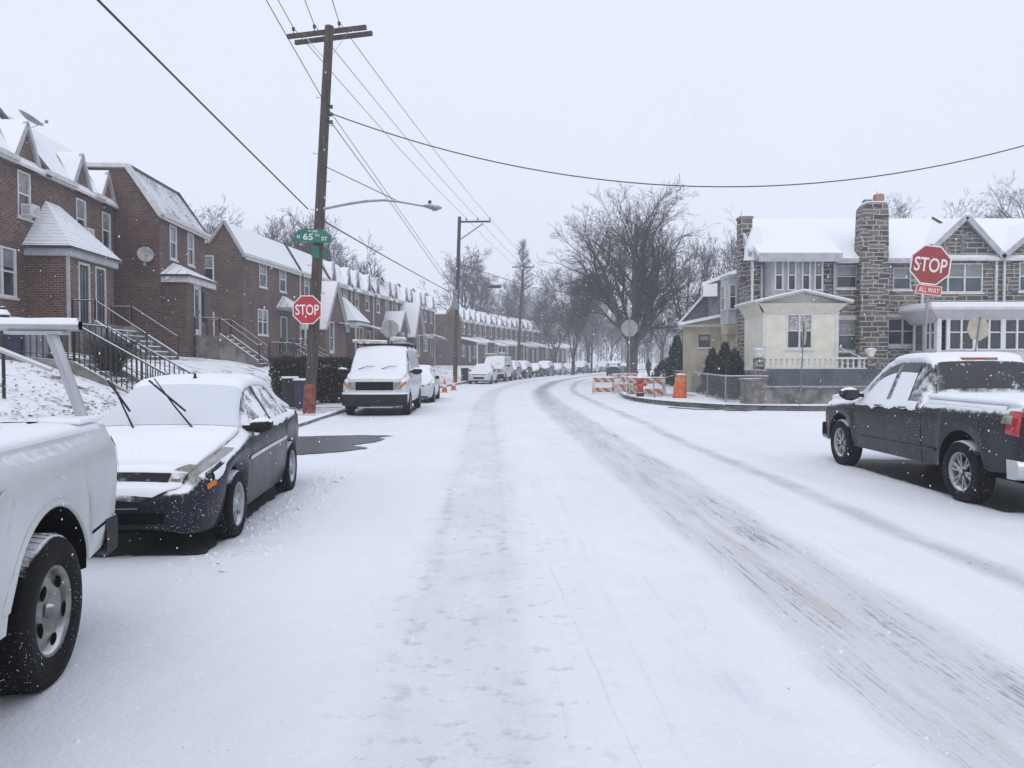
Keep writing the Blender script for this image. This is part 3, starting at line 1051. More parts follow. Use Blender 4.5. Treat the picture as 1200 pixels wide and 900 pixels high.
def gutter_run(parent, segs, ze, drop=.0):
    for a, b in segs:
        if b-a < .05: continue
        g = MB()
        g.box(a, b, -.30, -.16, ze-.20, ze-.05, M['trim'])
        g.box(a, b, -.16, -.02, ze-.24, ze-.03, M['trim'])
        g.build('gutter', parent)


def downspout(parent, x, z0, z1, y=-.07, mat='trim'):
    g = MB(); g.box(x-.045, x+.045, y-.05, y+.04, z0, z1, M[mat])
    for z in (z0+.5, (z0+z1)/2, z1-.4): g.box(x-.055, x+.055, y-.06, y+.05, z, z+.04, M[mat])
    return g.build('downspout', parent)


def hip_enclosure(parent, x0, x1, d, zb, ze, zp, wall, doors, roof='roof_thin', board=True, trim='trim'):
    """porch box standing d in front of the wall, hipped roof leaning on the wall; doors [(x, z, w, h, colour, bars)]"""
    b = MB(); y = -d
    holed_wall(b, x1-x0, zb, ze, [(dx, dz, dw, dh) for dx, dz, dw, dh, c, br in doors], wall, y=y, x0=x0)
    b.face([(x0, 0, zb), (x0, y, zb), (x0, y, ze), (x0, 0, ze)], wall)
    b.face([(x1, y, zb), (x1, 0, zb), (x1, 0, ze), (x1, y, ze)], wall)
    o = b.build('porch', parent)
    for dx, dz, dw, dh, c, br in doors:
        door(o, dx, dz, dw, dh, y=y+.0, col=c, bars=br)
    r = MB(); e = .22; k = min(1.3, (x1-x0)*.36)
    A, B = (x0-e, y-e, ze), (x1+e, y-e, ze)
    C, D = (x1+e, -.0, ze), (x0-e, -.0, ze)
    T0, T1 = (x0+k, -.02, zp), (x1-k, -.02, zp)
    up = lambda p: (p[0], p[1], p[2]+.09)
    r.face([up(A), up(B), T1, T0], M[roof])
    r.face([up(D), up(A), T0], M[roof]); r.face([up(B), up(C), T1], M[roof])
    for p, q in ((A, B), (D, A), (B, C)): r.face([p, q, up(q), up(p)], M['trim_dark'])
    r.face([A, D, C, B], M[trim])
    r.build('porch_roof', o)
    f = MB()
    f.box(x0-.12, x1+.12, y-.14, y-.004, ze-.22, ze-.005, M[trim])
    f.box(x0-.12, x0-.004, y-.003, -.0, ze-.22, ze-.005, M[trim]); f.box(x1+.004, x1+.12, y-.003, -.0, ze-.22, ze-.005, M[trim])
    if board: f.box(x0-.08, x0+.0, y-.09, y-.0041, zb+.3, ze-.23, M[trim])
    f.build('fascia', o)
    return o


def gable_porch(parent, x0, x1, d, zb, ze, zp, wall, doors, roof='roof_full', trim='trim_grey'):
    b = MB(); y = -d; xc = (x0+x1)/2
    holed_wall(b, x1-x0, zb, ze, [(dx, dz, dw, dh) for dx, dz, dw, dh, c, br in doors], wall, y=y, x0=x0)
    b.face([(x0, 0, zb), (x0, y, zb), (x0, y, ze), (x0, 0, ze)], wall)
    b.face([(x1, y, zb), (x1, 0, zb), (x1, 0, ze), (x1, y, ze)], wall)
    b.face([(x0, y, ze), (x1, y, ze), (xc, y, zp)], wall)
    o = b.build('porch', parent)
    for dx, dz, dw, dh, c, br in doors: door(o, dx, dz, dw, dh, y=y, col=c, bars=br)
    r = MB(); e = .18
    sl = (zp-ze)/((x1-x0)/2)
    for s in (-1, 1):
        xe = (x0 if s < 0 else x1)+s*e; zl = ze-sl*e
        r.prism([(xe, y-.15, zl), (xc, y-.15, zp), (xc, y-.15, zp+.12), (xe, y-.15, zl+.12)], (0, d+.15, 0), M[roof])
    r.build('porch_roof', o)
    t = MB()
    for s in (-1, 1):
        xe = (x0 if s < 0 else x1)+s*e; zl = ze-sl*e
        t.bar((xe, y-.19, zl+.02), (xc, y-.19, zp+.04), .18, .05, M[trim], up=(0, -1, 0))
    t.build('rake_board', o)
    return o


def canopy(parent, x0, x1, z, d=1.0, mat='trim_grey'):
    b = MB()
    b.prism([(x0, 0, z), (x0, -d, z-.35), (x0, -d, z-.28), (x0, 0, z+.08)], (x1-x0, 0, 0), M['roof_full'])
    b.box(x0, x1, -d-.03, -d, z-.50, z-.27, M[mat])
    for x in (x0+.03, x1-.03): b.bar((x, -.02, z-.75), (x, -d+.05, z-.38), .03, .03, M[mat])
    return b.build('canopy', parent)


LROT = lambda a: R(90)+a      # local x runs up the street, y into the house


def row_house(label, O, ang, w, zf, ze, prof, wall, wins, gables=(), group='brick row houses on the left of the street', doors=(), roof='roof_snow', zb=.2, fins=(1,), depth=9., near_wall=None, name='row_house', spout=None):
    """O: front near corner; ang: heading from +Y (left positive); wins [(x, z, w, h, n, blind)]"""
    t = thing(name, label, 'row house', (O[0], O[1], 0), LROT(ang), group)
    W = M[wall]
    b = MB()
    holes = [(x, z, ww, hh) for x, z, ww, hh, *_ in wins] + [(x, z, ww, hh) for x, z, ww, hh, *_ in doors]
    shell(b, w, holes, zb, ze, prof, W, depth)
    for x, z, ww, hh, *_ in wins: b.box(x-.08, x+ww+.08, -.012, .1, z+hh+.002, z+hh+.2, M['brick3'])
    b.build('wall', t)
    for x, z, ww, hh, n, bl in wins: window(t, x, z, ww, hh, 0, n, bl)
    for x, z, ww, hh, c, gz in doors: door(t, x, z, ww, hh, 0, c, glazed=gz)
    r = MB()
    roof_profile(r, w, [(-.22, ze-.22*(prof[0][1]-ze)/max(.1, prof[0][0]))] + [(y, z) for y, z in prof] + [(depth+.1, prof[-1][1])], M[roof], x0=.0, x1=.0)
    r.build('roof', t)
    sl = (prof[0][0])/(prof[0][1]-ze)
    dy = lambda z: min(prof[0][0], (z-ze-.1)*sl)
    segs = []; x = 0
    for xc, ww, zp in sorted(gables):
        wall_gable(t, xc, ww, ze, zp, dy, W)
        segs.append((x, xc-ww/2-.16)); x = xc+ww/2+.16
    segs.append((x, w))
    gutter_run(t, segs, ze)
    for s in fins:
        f = MB()
        x = (0.0 if s == 0 else w) + (.08 if s == 0 else -.08)
        pr = [(-.24, ze-.02-.24/sl)] + [(y, z) for y, z in prof[:2]]
        for (ya, za), (yb, zb2) in zip(pr[:-1], pr[1:]):
            f.prism([(x-.07, ya, za+.05), (x-.07, yb, zb2+.05), (x-.07, yb, zb2+.30), (x-.07, ya, za+.30)], (.14, 0, 0), M['trim_dark'])
        f.build('parapet', t)
    if spout is not None: downspout(t, spout, zb+.6, ze-.2)
    return t


# ------------------------------------------------------------------ left side, first pair and the taller house
A1 = R(4.0)
def along(O, a, t): return (O[0]-math.sin(a)*t, O[1]+math.cos(a)*t)
O1 = (-15.05, 20.2)
P1 = [(1.45, 9.8), (9, 9.8)]
h1 = row_house('brick row house nearest the camera, hip roofed entry porch at its far end', O1, A1, 5.15, 3.0, 7.95, [(1.45, 9.8)], 'brick',
               [(2.15, 3.6, 1.45, 1.5, 2, .4), (3.75, 6.15, .72, 1.45, 1, .5), (1.0, 6.15, .72, 1.45, 1, .5)], [(4.2, 1.25, 9.15), (.6, 1.2, 9.1)], roof='roof_snow', fins=(1,))
h1b = row_house('brick row house between the hip roofed porch and the stepped forward house', along(O1, A1, 5.16), A1, 5.2, 3.0, 7.95, [(1.45, 9.8)], 'brick',
               [(2.25, 6.05, .72, 1.45, 1, .5), (4.25, 6.0, .72, 1.4, 1, .5)], [(2.6, 1.15, 9.1), (4.65, .95, 8.95)], roof='roof_snow', fins=(0,))
hip_enclosure(h1, 4.15, 7.4, 1.25, .9, 5.2, 6.95, M['brick'], [(4.85, 2.9, .78, 2.0, 'door_dark', True), (6.02, 2.9, .78, 2.0, 'door_dark', True)], trim='trim_grey')
p = along(O1, A1, 4.1); ac_unit((p[0]+.02, p[1], 6.2), LROT(A1), 'in the upper window beside the first roof gable')
p = along(O1, A1, 5.16+2.62); ac_unit((p[0]+.02, p[1], 6.1), LROT(A1), 'in the upper window right above the hip porch roof')
pp = P(25, 147, 26.2); dish((pp.x, 26.2, pp.z-.15), LROT(A1)+R(20), 'grey satellite dish standing on snowy roof ridge of the first brick houses', 1.15, 60)

O2 = (-14.05, 30.75); A2 = R(3.0)
h2 = row_house('taller dark brick house stepped forward, with ribbed roof and white storm door', O2, A2, 5.2, 2.8, 7.6, [(1.2, 9.3), (1.55, 9.3)], 'brick3',
               [(1.05, 5.9, .75, 1.4, 1, .5), (3.05, 5.9, .75, 1.4, 1, .5)], roof='roof_tile', fins=())
v = MB()
v.bar((-.06, -.12, 7.45), (-.06, 1.2, 9.42), .20, .20, M['trim'], up=(1, 0, 0)); v.bar((-.06, 1.2, 9.40), (-.06, 8.5, 9.40), .16, .16, M['trim'])
v.bar((5.26, -.12, 7.5), (5.26, 1.2, 9.47), .12, .12, M['trim_dark'], up=(1, 0, 0)); v.bar((0, 1.22, 9.44), (5.2, 1.22, 9.44), .12, .12, M['trim_dark'])
v.build('coping', h2)
hip_enclosure(h2, .2, 3.3, .95, .9, 5.05, 5.75, M['brick3'], [(1.05, 2.75, .78, 2.1, 'door_white', False)], roof='roof_metal', board=False)
m_ = MB(); m_.box(2.05, 2.4, -1.02, -.953, 3.4, 4.6, M['iron']); m_.build('shutter', h2)
p = along(O2, A2, -.12); dish((p[0]-.55, p[1], 5.55), R(35), 'round grey satellite dish on the side wall of the taller brick house', .85, 10)

# ------------------------------------------------------------------ left side, long row past the alley
RA = [(-14.35, 41.0), (-13.5, 49.8), (-12.4, 60.2), (-11.2, 68.0), (-8.9, 83.5), (-7.9, 90)]
def poly_at(pl, s):
    for (a, b) in zip(pl[:-1], pl[1:]):
        d = math.dist(a, b)
        if s <= d: return (a[0]+(b[0]-a[0])*s/d, a[1]+(b[1]-a[1])*s/d), math.atan2(-(b[0]-a[0]), b[1]-a[1])
        s -= d
    return b, math.atan2(-(b[0]-a[0]), b[1]-a[1])
PA = [(.95, 9.0), (1.75, 7.95)]
spec = [
    (8.3, 'brick end house past the alley with small hip canopy over its green door', 'end'),
    (5.4, 'brick row house with large steep gabled entry and awning, second past the alley', 'gable5'),
    (5.2, 'brick row house with pointed hip roofed porch, third past the alley', 'hip'),
    (5.2, 'brick row house with plain front and twin roof gables, fourth past the alley', 'plain'),
    (5.2, 'brick row house with narrow white gabled porch, fifth past the alley', 'gable3'),
    (5.2, 'brick row house with tall gabled entry and flat awning, sixth past the alley', 'gable4'),
    (5.2, 'brick row house with metal door awning, seventh past the alley', 'canopy'),
    (5.2, 'brick row house at the far end of its row, behind the second utility pole', 'canopy'),
]
s = 0
for i, (w, lab, kind) in enumerate(spec):
    (ox, oy), an = poly_at(RA, s+w/2)
    q, _ = poly_at(RA, s)
    O = (ox + math.sin(an)*w/2, oy - math.cos(an)*w/2)
    k = lawn_k(oy); zf = 2.35-.25*(1-k)/.45
    ze = 7.45; wl = ('brick2', 'brick', 'brick2', 'brick3')[i % 4]
    if kind == 'end':
        wins = [(1.9, 2.75+.4, 1.35, 1.45, 2, .4), (2.15, 5.85, 1.0, 1.45, 1, .5), (5.0, 5.85, 1.0, 1.45, 1, .5)]
        t = row_house(lab, O, an, w-.01, zf, ze, PA, 'brick2', wins, roof='roof_full', doors=[(5.1, zf, 1.0, 2.1, 'door_green', False)], spout=8.1, fins=(1,))
        hip = MB()
        for f in ([(4.4, -1.0, 4.85), (6.9, -1.0, 4.85), (5.9, -.01, 5.6), (5.4, -.01, 5.6)], [(4.4, -.01, 4.85), (4.4, -1.0, 4.85), (5.4, -.01, 5.6)], [(6.9, -1.0, 4.85), (6.9, -.01, 4.85), (5.9, -.01, 5.6)]):
            hip.face(f, M['roof_metal'])
        hip.box(4.42, 6.88, -.98, -.01, 4.72, 4.845, M['trim_grey'])
        hip.build('canopy', t)
        pst = MB(); pst.box(6.75, 6.85, -.95, -.85, zf, 4.7, M['trim']); pst.build('porch_post', t)
        # windows and lean-to trim on the wall that faces the alley
        for (yy, zz, ww, hh) in ((1.55, 5.9, .75, 1.4), (1.55, 2.9, .75, 1.4)):
            window(t, -.07, zz, ww, hh, y=yy+ww, rot=R(-90))
        rb = MB()
        rb.bar((-.05, -.2, ze-.25), (-.05, .95, 9.12), .13, .2, M['trim_grey'], up=(1, 0, 0)); rb.bar((-.05, .95, 9.1), (-.05, 1.75, 8.05), .13, .2, M['trim_grey'], up=(1, 0, 0))
        rb.bar((-.05, 1.75, 8.02), (-.05, 8, 8.02), .13, .16, M['trim_grey'])
        rb.build('rake_board', t)
    else:
        wins = [(.75, 5.85, .85, 1.45, 1, .5), (3.2, 5.85, .85, 1.45, 1, .5)]
        gb = []
        if kind != 'gable5': gb = [(.85, .8, 8.75), (4.3, .8, 8.75)]
        if kind == 'plain': wins += [(.6, zf+.7, 1.5, 1.45, 2, .4)]; gb = [(1.2, .8, 8.75), (3.9, .8, 8.75)]
        if kind in ('canopy',): wins += [(.5, zf+.7, 1.5, 1.45, 2, .4)]
        if kind == 'hip': wins += [(.2, zf+.6, 1.2, 1.45, 2, .4)]
        dr = [(3.4, zf, .9, 2.1, 'door_dark', True)] if kind in ('plain', 'canopy') else []
        t = row_house(lab, O, an, w-.01, zf, ze, PA, wl, wins, gb, roof='roof_snow' if i % 2 else 'roof_full', doors=dr, fins=(0, 1) if i > 1 else (1,), spout=w-.3)
        if kind == 'gable5':
            gable_porch(t, .35, 4.6, 1.5, .8, 3.95, 6.9, M['brick2'], [(1.2, zf, .9, 2.1, 'door_white', False)])
            c = canopy(t, 3.2, 5.3, 4.5, 2.2)
        if kind == 'hip': hip_enclosure(t, 1.6, 4.6, 1.4, .8, 4.55, 6.5, M['brick2'], [(2.6, zf, .9, 2.1, 'door_dark', True)], roof='roof_full')
        if kind == 'gable3': gable_porch(t, 1.9, 4.6, 1.6, .8, 4.4, 6.0, M['brick2'], [(2.6, zf, .9, 2.1, 'door_white', False)])
        if kind == 'gable4': gable_porch(t, 1.2, 4.4, 1.7, .8, 4.2, 7.1, M['brick2'], [(2.2, zf, .9, 2.1, 'door_white', False)]); canopy(t, 3.2, 5.2, 4.4, 2.3)
        if kind in ('canopy', 'plain'): canopy(t, 2.9, 4.9, 4.6, 1.3)
        if kind == 'plain': pp2 = along(O, an, .3); dish((pp2[0]+.15, pp2[1], 5.3), LROT(an), 'satellite dish on brick front between hip porch and gabled porch', 1, 20)
    s += w

# far row round the bend
RB = [(-6.3, 94.5), (-3.6, 106), (0.2, 119), (5.2, 132), (10.8, 145)]
ords = ['first', 'second', 'third', 'fourth', 'fifth', 'sixth', 'seventh', 'eighth', 'ninth', 'tenth']
s = 0
for i in range(10):
    w = 5.1
    (ox, oy), an = poly_at(RB, s+w/2)
    O = (ox + math.sin(an)*w/2, oy - math.cos(an)*w/2)
    wins = [(.7, 5.1, .85, 1.45, 1, .5), (3.3, 5.1, .85, 1.45, 1, .5), (.5, 2.3, 1.4, 1.45, 2, .4)]
    t = row_house('hazy far brick row house with snowy porch, %s from near end of distant row' % ords[i], O, an, w-.01, 1.6, 6.9, [(1.0, 8.5), (1.9, 7.5)], ('brick3', 'brick2', 'brick')[i % 3], wins, [(1.1, .8, 8.1), (3.7, .8, 8.1)],
                  group='far row houses round the bend', doors=[(3.5, 1.6, .9, 2.1, ('door_white', 'door_dark', 'door_green')[i % 3], False)], roof=('roof_full', 'roof_snow', 'roof_thin')[i % 3], fins=(0, 1))
    p = MB()
    hh_ = (0, .18, -.12, .1, .25)[i % 5]; dd_ = (2.2, 1.9, 2.3)[i % 3]
    p.prism([(.15, 0, 4.5+hh_), (.15, -dd_, 4.0+hh_), (.15, -dd_, 4.15+hh_), (.15, 0, 4.75+hh_)], (w-(.35, .8, .3)[i % 3], 0, 0), M['roof_full'])
    for x in (.25, w-.35): p.box(x, x+.14, -dd_+.1, -dd_+.24, .6, 4.0+hh_, M[('trim', 'trim_grey')[i % 2]])
    p.box(.2, w-(.45, .9, .4)[i % 3], -dd_+.05, -dd_+.2, 3.8+hh_, 4.0+hh_, M[('trim', 'trim_dark', 'trim_grey')[i % 3]])
    p.build('porch', t)
    s += w
# ------------------------------------------------------------------ right side: stone twin on the corner
FY = 33.0
S = M['stone']
def stone_roof(mb, x0, x1, mat='roof_full', ridge=8.25, y1=3.3, ze=6.1):
    mb.M = Matrix.Translation((x0, 0, 0))
    roof_profile(mb, x1-x0, [(-.25, ze-.17), (y1, ridge), (y1*2+.2, ze)], M[mat], th=.12, x0=.0, x1=.0)
    mb.M = None

# --- house with yellow porch
X0 = 10.25; WA = 5.3
ha = thing('stone_house', 'dark stone corner house with yellow sided porch and four light bay window above', 'house', (X0, FY, 0), 0, 'stone houses on the right')
b = MB()
holes = [(3.62, 4.78, .92, .98), (3.72, 2.1, .95, 1.3)]
holed_wall(b, WA, .1, 6.1, holes, S)
b.face([(0, 0, .1), (0, 0, 6.1), (1.0, 3.3, 8.3), (2.0, 6.6, 6.1), (2.0, 6.6, .1)], S)
b.face([(2.0, 6.6, .1), (2.0, 6.6, 6.1), (WA, 6.6, 6.1), (WA, 6.6, .1)], S)
b.build('wall', ha)
window(ha, 3.62, 4.78, .92, .98, n=1, blind=.45, frame='trim_grey')
window(ha, 3.72, 2.1, .95, 1.3, n=1, blind=.5, frame='trim_grey', glass='glass_blue')
lint = MB(); lint.box(3.55, 4.75, -.09, -.003, 3.42, 3.62, M['trim_grey']); lint.build('lintel', ha)
r = MB()
for z_, dz in ((0, 1),):
    pr_ = [(-.05, -.25, 5.93), (1.0, 3.3, 8.25), (2.05, 6.8, 6.0)]
    for (xa, ya, za), (xb, yb, zb_) in zip(pr_[:-1], pr_[1:]):
        r.face([(xa, ya, za+.12), (WA, ya, za+.12), (WA, yb, zb_+.12), (xb, yb, zb_+.12)], M['roof_full'])
        r.face([(xa, ya, za), (xa, ya, za+.12), (xb, yb, zb_+.12), (xb, yb, zb_)], M['trim'])
    r.face([(-.05, -.25, 5.93), (WA, -.25, 5.93), (WA, -.25, 6.05), (-.05, -.25, 6.05)], M['trim']); r.face([(-.05, -.25, 5.93), (0, 0, 6.1), (WA, 0, 6.1), (WA, -.25, 5.93)], M['trim'])
r.build('roof', ha)
# parapet gable and stack at the left end
e = MB()
e.bar((-.18, -.35, 6.15), (-.18, 1.3, 7.75), .36, .12, M['trim_grey'], up=(1, 0, 0))
e.prism([(-.35, -.30, 5.95), (.25, -.30, 5.95), (.25, -.30, 7.35), (-.02, -.30, 7.35), (-.30, -.30, 6.5)], (0, .28, 0), M['roof_full'])
e.build('end_gable', ha)
k = MB(); k.box(-.32, .18, .5, 1.1, 5.2, 7.85, S); k.box(-.36, .22, .46, 1.14, 7.85, 7.95, M['curb'])
k.lathe([(.001, 8.02), (.2, 8.02), (.26, 7.96)][::-1], 12, M['snow_thick'], center=(-.07, .8, 0)); ks = k.build('chimney', ha)
# oriel bay and its long dormer roof
o_ = MB()
bx = [(.55, 0), (.68, -.62), (2.84, -.62), (3.0, 0)]
zb, zt = 4.45, 6.02
def wallseg(mb, a, c, z0, z1, mat): mb.face([(a[0], a[1], z0), (c[0], c[1], z0), (c[0], c[1], z1), (a[0], a[1], z1)], mat)
for a, c in zip(bx[:-1], bx[1:]):
    wallseg(o_, a, c, zb, zt, M['trim_grey'])
o_.face([(x, y, zb) for x, y in bx][::-1], M['trim_grey'])
o_.box(.56, 2.98, -.66, -.0, zb-.12, zb-.003, M['trim_grey'])
bay = o_.build('bay', ha)
for xx in (.76, 1.30, 1.90, 2.42): window(bay, xx, 4.62, .36, 1.26, y=-.70, blind=.45, frame='trim', sill=False)
dr = MB()
dr.prism([(-.02, -1.05, 5.98), (-.02, 1.45, 7.45), (-.02, 1.45, 7.62), (-.02, -1.05, 6.16)], (3.45, 0, 0), M['roof_full'])
dr.box(-.02, 3.43, -1.10, -1.06, 5.78, 6.14, M['trim_grey'])
for x in (.02, 3.33):
    dr.prism([(x, -1.0, 5.95), (x, 1.4, 7.40), (x, 1.4, 6.9), (x, -.1, 5.95)], (.08, 0, 0), M['trim_grey'])
dr.build('dormer', ha)
g = MB()
for x0_, x1_ in ((3.5, 4.45),): g.box(x0_, x1_, -.34, -.24, 5.82, 6.0, M['trim_grey'])
g.build('gutter', ha)
downspout(ha, -.0, .8, 5.9, y=-.12); downspout(ha, .42, 3.9, 5.7, y=-.07, mat='trim_grey'); downspout(ha, 3.52, 3.7, 5.9, y=-.07, mat='trim_grey')
# yellow porch
Yp = M['siding_y']
p_ = MB()
px0, px1, pd = -.28, 2.66, 2.5
wz = (1.45, 2.12, 1.15, 1.45)
holed_wall(p_, px1-px0, 1.25, 4.0, [(px0+.92, 2.15, 1.02, 1.38)], Yp, y=-pd, x0=px0)
p_.face([(px0, 0, 1.25), (px0, -pd, 1.25), (px0, -pd, 4.0), (px0, 0, 4.0)], Yp); p_.face([(px1, -pd, 1.25), (px1, 0, 1.25), (px1, 0, 4.0), (px1, -pd, 4.0)], Yp)
p_.face([(px0-.25, -pd-.02, 4.0), (px1+.25, -pd-.02, 4.0), ((px0+px1)/2, -pd-.02, 4.36)], Yp)
pch = p_.build('porch', ha)
window(pch, px0+.92, 2.15, 1.02, 1.38, y=-pd, n=2, frame='trim', lace=True)
t_ = MB()
t_.box(px0-.03, px0+.10, -pd-.03, -pd-.003, 1.25, 3.95, M['trim']); t_.box(px1-.10, px1+.03, -pd-.03, -pd-.003, 1.25, 3.95, M['trim'])
t_.box(px0-.35, px1+.35, -pd-.06, -pd-.025, 3.93, 4.0, M['trim'])
# flared soffit round the head of the porch
st = pmat('yellow_trim', (.66, .62, .52), .6, var=.05)
t_.face([(px0+.12, -pd-.004, 3.5), (px1-.12, -pd-.004, 3.5), (px1+.3, -pd-.3, 3.93), (px0-.3, -pd-.3, 3.93)], st)
t_.face([(px0, -.1, 3.45), (px0, -pd, 3.45), (px0-.32, -pd-.3, 3.95), (px0-.32, -.1, 3.95)], st)
t_.face([(px1, -pd, 3.45), (px1, -.1, 3.45), (px1+.32, -.1, 3.95), (px1+.32, -pd-.3, 3.95)], st)
t_.build('porch_trim', pch)
pr = MB(); xm = (px0+px1)/2
for s_ in (-1, 1):
    xe = px0-.45 if s_ < 0 else px1+.45
    pr.prism([(xe, -pd-.42, 3.92), (xm, -pd-.42, 4.36), (xm, -pd-.42, 4.44), (xe, -pd-.42, 4.01)], (0, pd+.4, 0), M['trim_grey'])
    pr.prism([(xe, -pd-.40, 4.013), (xm, -pd-.40, 4.443), (xm, -pd-.40, 4.49), (xe, -pd-.40, 4.06)], (0, pd+.36, 0), M['roof_full'])
pr.build('porch_roof', pch)
# stucco return with grey bay on the street side
sd = MB()
sd.box(-.06, 2.2, 1.803, 4.4, .1, 3.6, M['stucco']); sd.box(.3, 2.2, 1.803, 4.4, 3.6, 5.6, M['trim_grey'])
sdo = sd.build('side_wall', ha)
ss_ = MB(); ss_.box(-.03, .9, .004, 1.8, .1, 6.0, S); ss_.build('stone_return', ha)
bb = MB(); bb.box(-.42, -.061, 2.0, 3.3, 3.35, 5.45, M['trim_grey']); bb.box(-.46, -.061, 1.96, 3.34, 5.45, 5.6, M['trim_grey']); bb.box(-.40, -.062, 2.02, 3.28, 2.9, 3.347, M['stucco'])
so = bb.build('side_bay', ha)
window(so, -.40, 4.0, .34, 1.15, y=1.93, blind=.4, frame='trim', sill=False)
window(so, -.50, 4.0, .6, 1.15, y=2.95, blind=.4, frame='trim', sill=False, rot=R(-90))

# --- shared stone chimney, a part of the corner house
ch = MB()
cx0, cx1 = 14.72-X0, 15.94-X0
ch.prism([(cx0, -.42, .2), (cx1, -.42, .2), (cx1, -.42, 5.2), (cx1-.06, -.42, 8.15), (cx1-.15, -.42, 8.35), (cx0+.28, -.42, 8.35), (cx0+.12, -.42, 8.15), (cx0+.02, -.42, 5.2)], (0, .75, 0), S)
cho = ch.build('chimney', ha)
cp = MB(); cp.box(cx0+.28, cx1-.16, -.36, .3, 8.353, 8.42, M['snow_thick']); cp.box(cx0+.36, cx0+.66, .0, .3, 8.42, 8.56, M['slate']); cp.box(cx0+.80, cx0+1.12, -.1, .22, 8.42, 8.78, M['terracotta']); cp.build('chimney_pot', cho)

# --- second house: triple window under a stone gable, white sun porch
X1 = X0+WA+.004; WB = 5.3
hb = thing('stone_house', 'stone house with triple window under a gable and long white sun porch', 'house', (X1, FY, 0), 0, 'stone houses on the right')
b = MB()
gx0, gx1, gz = 2.2, 5.25, 7.75
holes = [(.75, 4.72, .78, .95), (2.35, 4.6, 2.25, 1.25), (.55, 2.35, 1.3, 1.15)]
holed_wall(b, WB, .1, 6.1, holes, S)
b.face([(WB, 6.6, .1), (0, 6.6, .1), (0, 6.6, 6.1), (WB, 6.6, 6.1)], S)
b.prism([(gx0-.1, -.004, 6.0), (gx1, -.004, 6.0), (gx1, -.004, 6.2), (3.72, -.004, gz-.08), (gx0-.1, -.004, 6.2)], (0, .2, 0), S)
b.build('wall', hb)
window(hb, .75, 4.72, .78, .95, blind=.5, frame='trim_grey', glass='glass_blue')
window(hb, 2.35, 4.6, 2.25, 1.25, n=3, blind=.5, glass='glass_blue', frame='trim')
window(hb, .55, 2.35, 1.3, 1.15, n=2, blind=0, frame='trim_grey')
v_ = MB(); v_.box(3.60, 3.80, -.05, -.006, 6.35, 6.95, M['slate']); v_.build('gable_vent', hb)
bx_ = MB(); bx_.box(.5, 1.9, -.08, -.003, 3.52, 3.68, M['trim_grey']); bx_.box(.5, 1.9, -.08, -.003, 2.2, 2.33, M['trim_grey']); bx_.build('lintel', hb)
r = MB(); stone_roof(r, .0, WB, 'roof_snow')
for s_ in (-1, 1):
    xe = gx0-.35 if s_ < 0 else gx1+.05
    r.face([(xe, -.28, 6.12), (3.72, -.28, gz+.1), (3.72, 2.45, gz+.1), (xe, .1, 6.15)][::s_], M['roof_snow'])
ro = r.build('roof', hb)
rk = MB()
rk.bar((gx0-.38, -.3, 5.98), (3.72, -.3, gz+.04), .22, .06, M['trim_grey'], up=(0, -1, 0)); rk.bar((gx1+.1, -.3, 6.05), (3.72, -.3, gz+.04), .22, .06, M['trim_grey'], up=(0, -1, 0))
rk.box(gx0-.5, gx0-.25, -.34, -.2, 5.8, 6.05, M['trim_grey']); rk.box(.0, gx0-.5, -.34, -.24, 5.82, 6.0, M['trim_grey'])
rk.bar((5.0, .6, 6.7), (4.25, 3.25, 8.42), .1, .22, M['trim_dark'], up=(1, 0, 0))
rk.build('rake_board', hb)
downspout(hb, 1.98, 3.7, 5.85, y=-.07); downspout(hb, 5.12, 3.9, 5.95, y=-.08)
def sun_porch(parent, x0, x1, d, label=None):
    b = MB(); y = -d
    b.box(x0, x1, y+.02, -.01, 1.2, 2.1, M['siding_w'])
    b.box(x0, x1, y+.02, -.02, 3.5, 3.72, M['trim_grey'])
    b.prism([(x0-.5, y-.45, 3.80), (x1+.2, y-.45, 3.80), (x1+.2, y-.45, 4.0), (x0-.5, y-.45, 4.0)], (0, d+.43, 0), M['roof_full'])
    b.prism([(x0-.5, y-.45, 3.70), (x1+.2, y-.45, 3.70), (x1+.2, y-.45, 3.797), (x0-.5, y-.45, 3.797)], (0, d+.43, 0), M['trim'])
    b.face([(x0-.02, y+.01, 3.3), (x1, y+.01, 3.3), (x1, y-.42, 3.70), (x0-.45, y-.42, 3.70)], M['siding_w'])
    b.face([(x0, -.05, 3.2), (x0, y+.02, 3.2), (x0-.45, y-.42, 3.70), (x0-.45, -.05, 3.70)], M['siding_w'])
    po = b.build('sun_porch', parent)
    n = int((x1-x0-.3)/.98)
    u = (x1-x0-.44)/n
    for i in range(n): window(po, x0+.42+u*i, 2.1, u-.08, 1.38, y=y-.02, n=2, blind=0, frame='vinyl', sill=False, glass='glass')
    for i in range(n+1): f = MB(); f.box(x0+.34+u*i, x0+.42+u*i, y-.03, y+.05, 2.1, 3.5, M['vinyl']); f.build('porch_post', po)
    f = MB(); f.box(x0-.05, x0+.12, y-.05, y+.1, 1.2, 3.6, M['vinyl']); f.build('porch_post', po)
    window(po, x0+.02, 2.1, .75, 1.38, y=y+1.0, n=2, blind=0, sill=False, rot=R(-90))
    door(po, x0+.03, 1.25, .85, 2.1, y=-.25, col='door_white', rot=R(-90))
sun_porch(hb, 1.5, 5.28, 2.2)

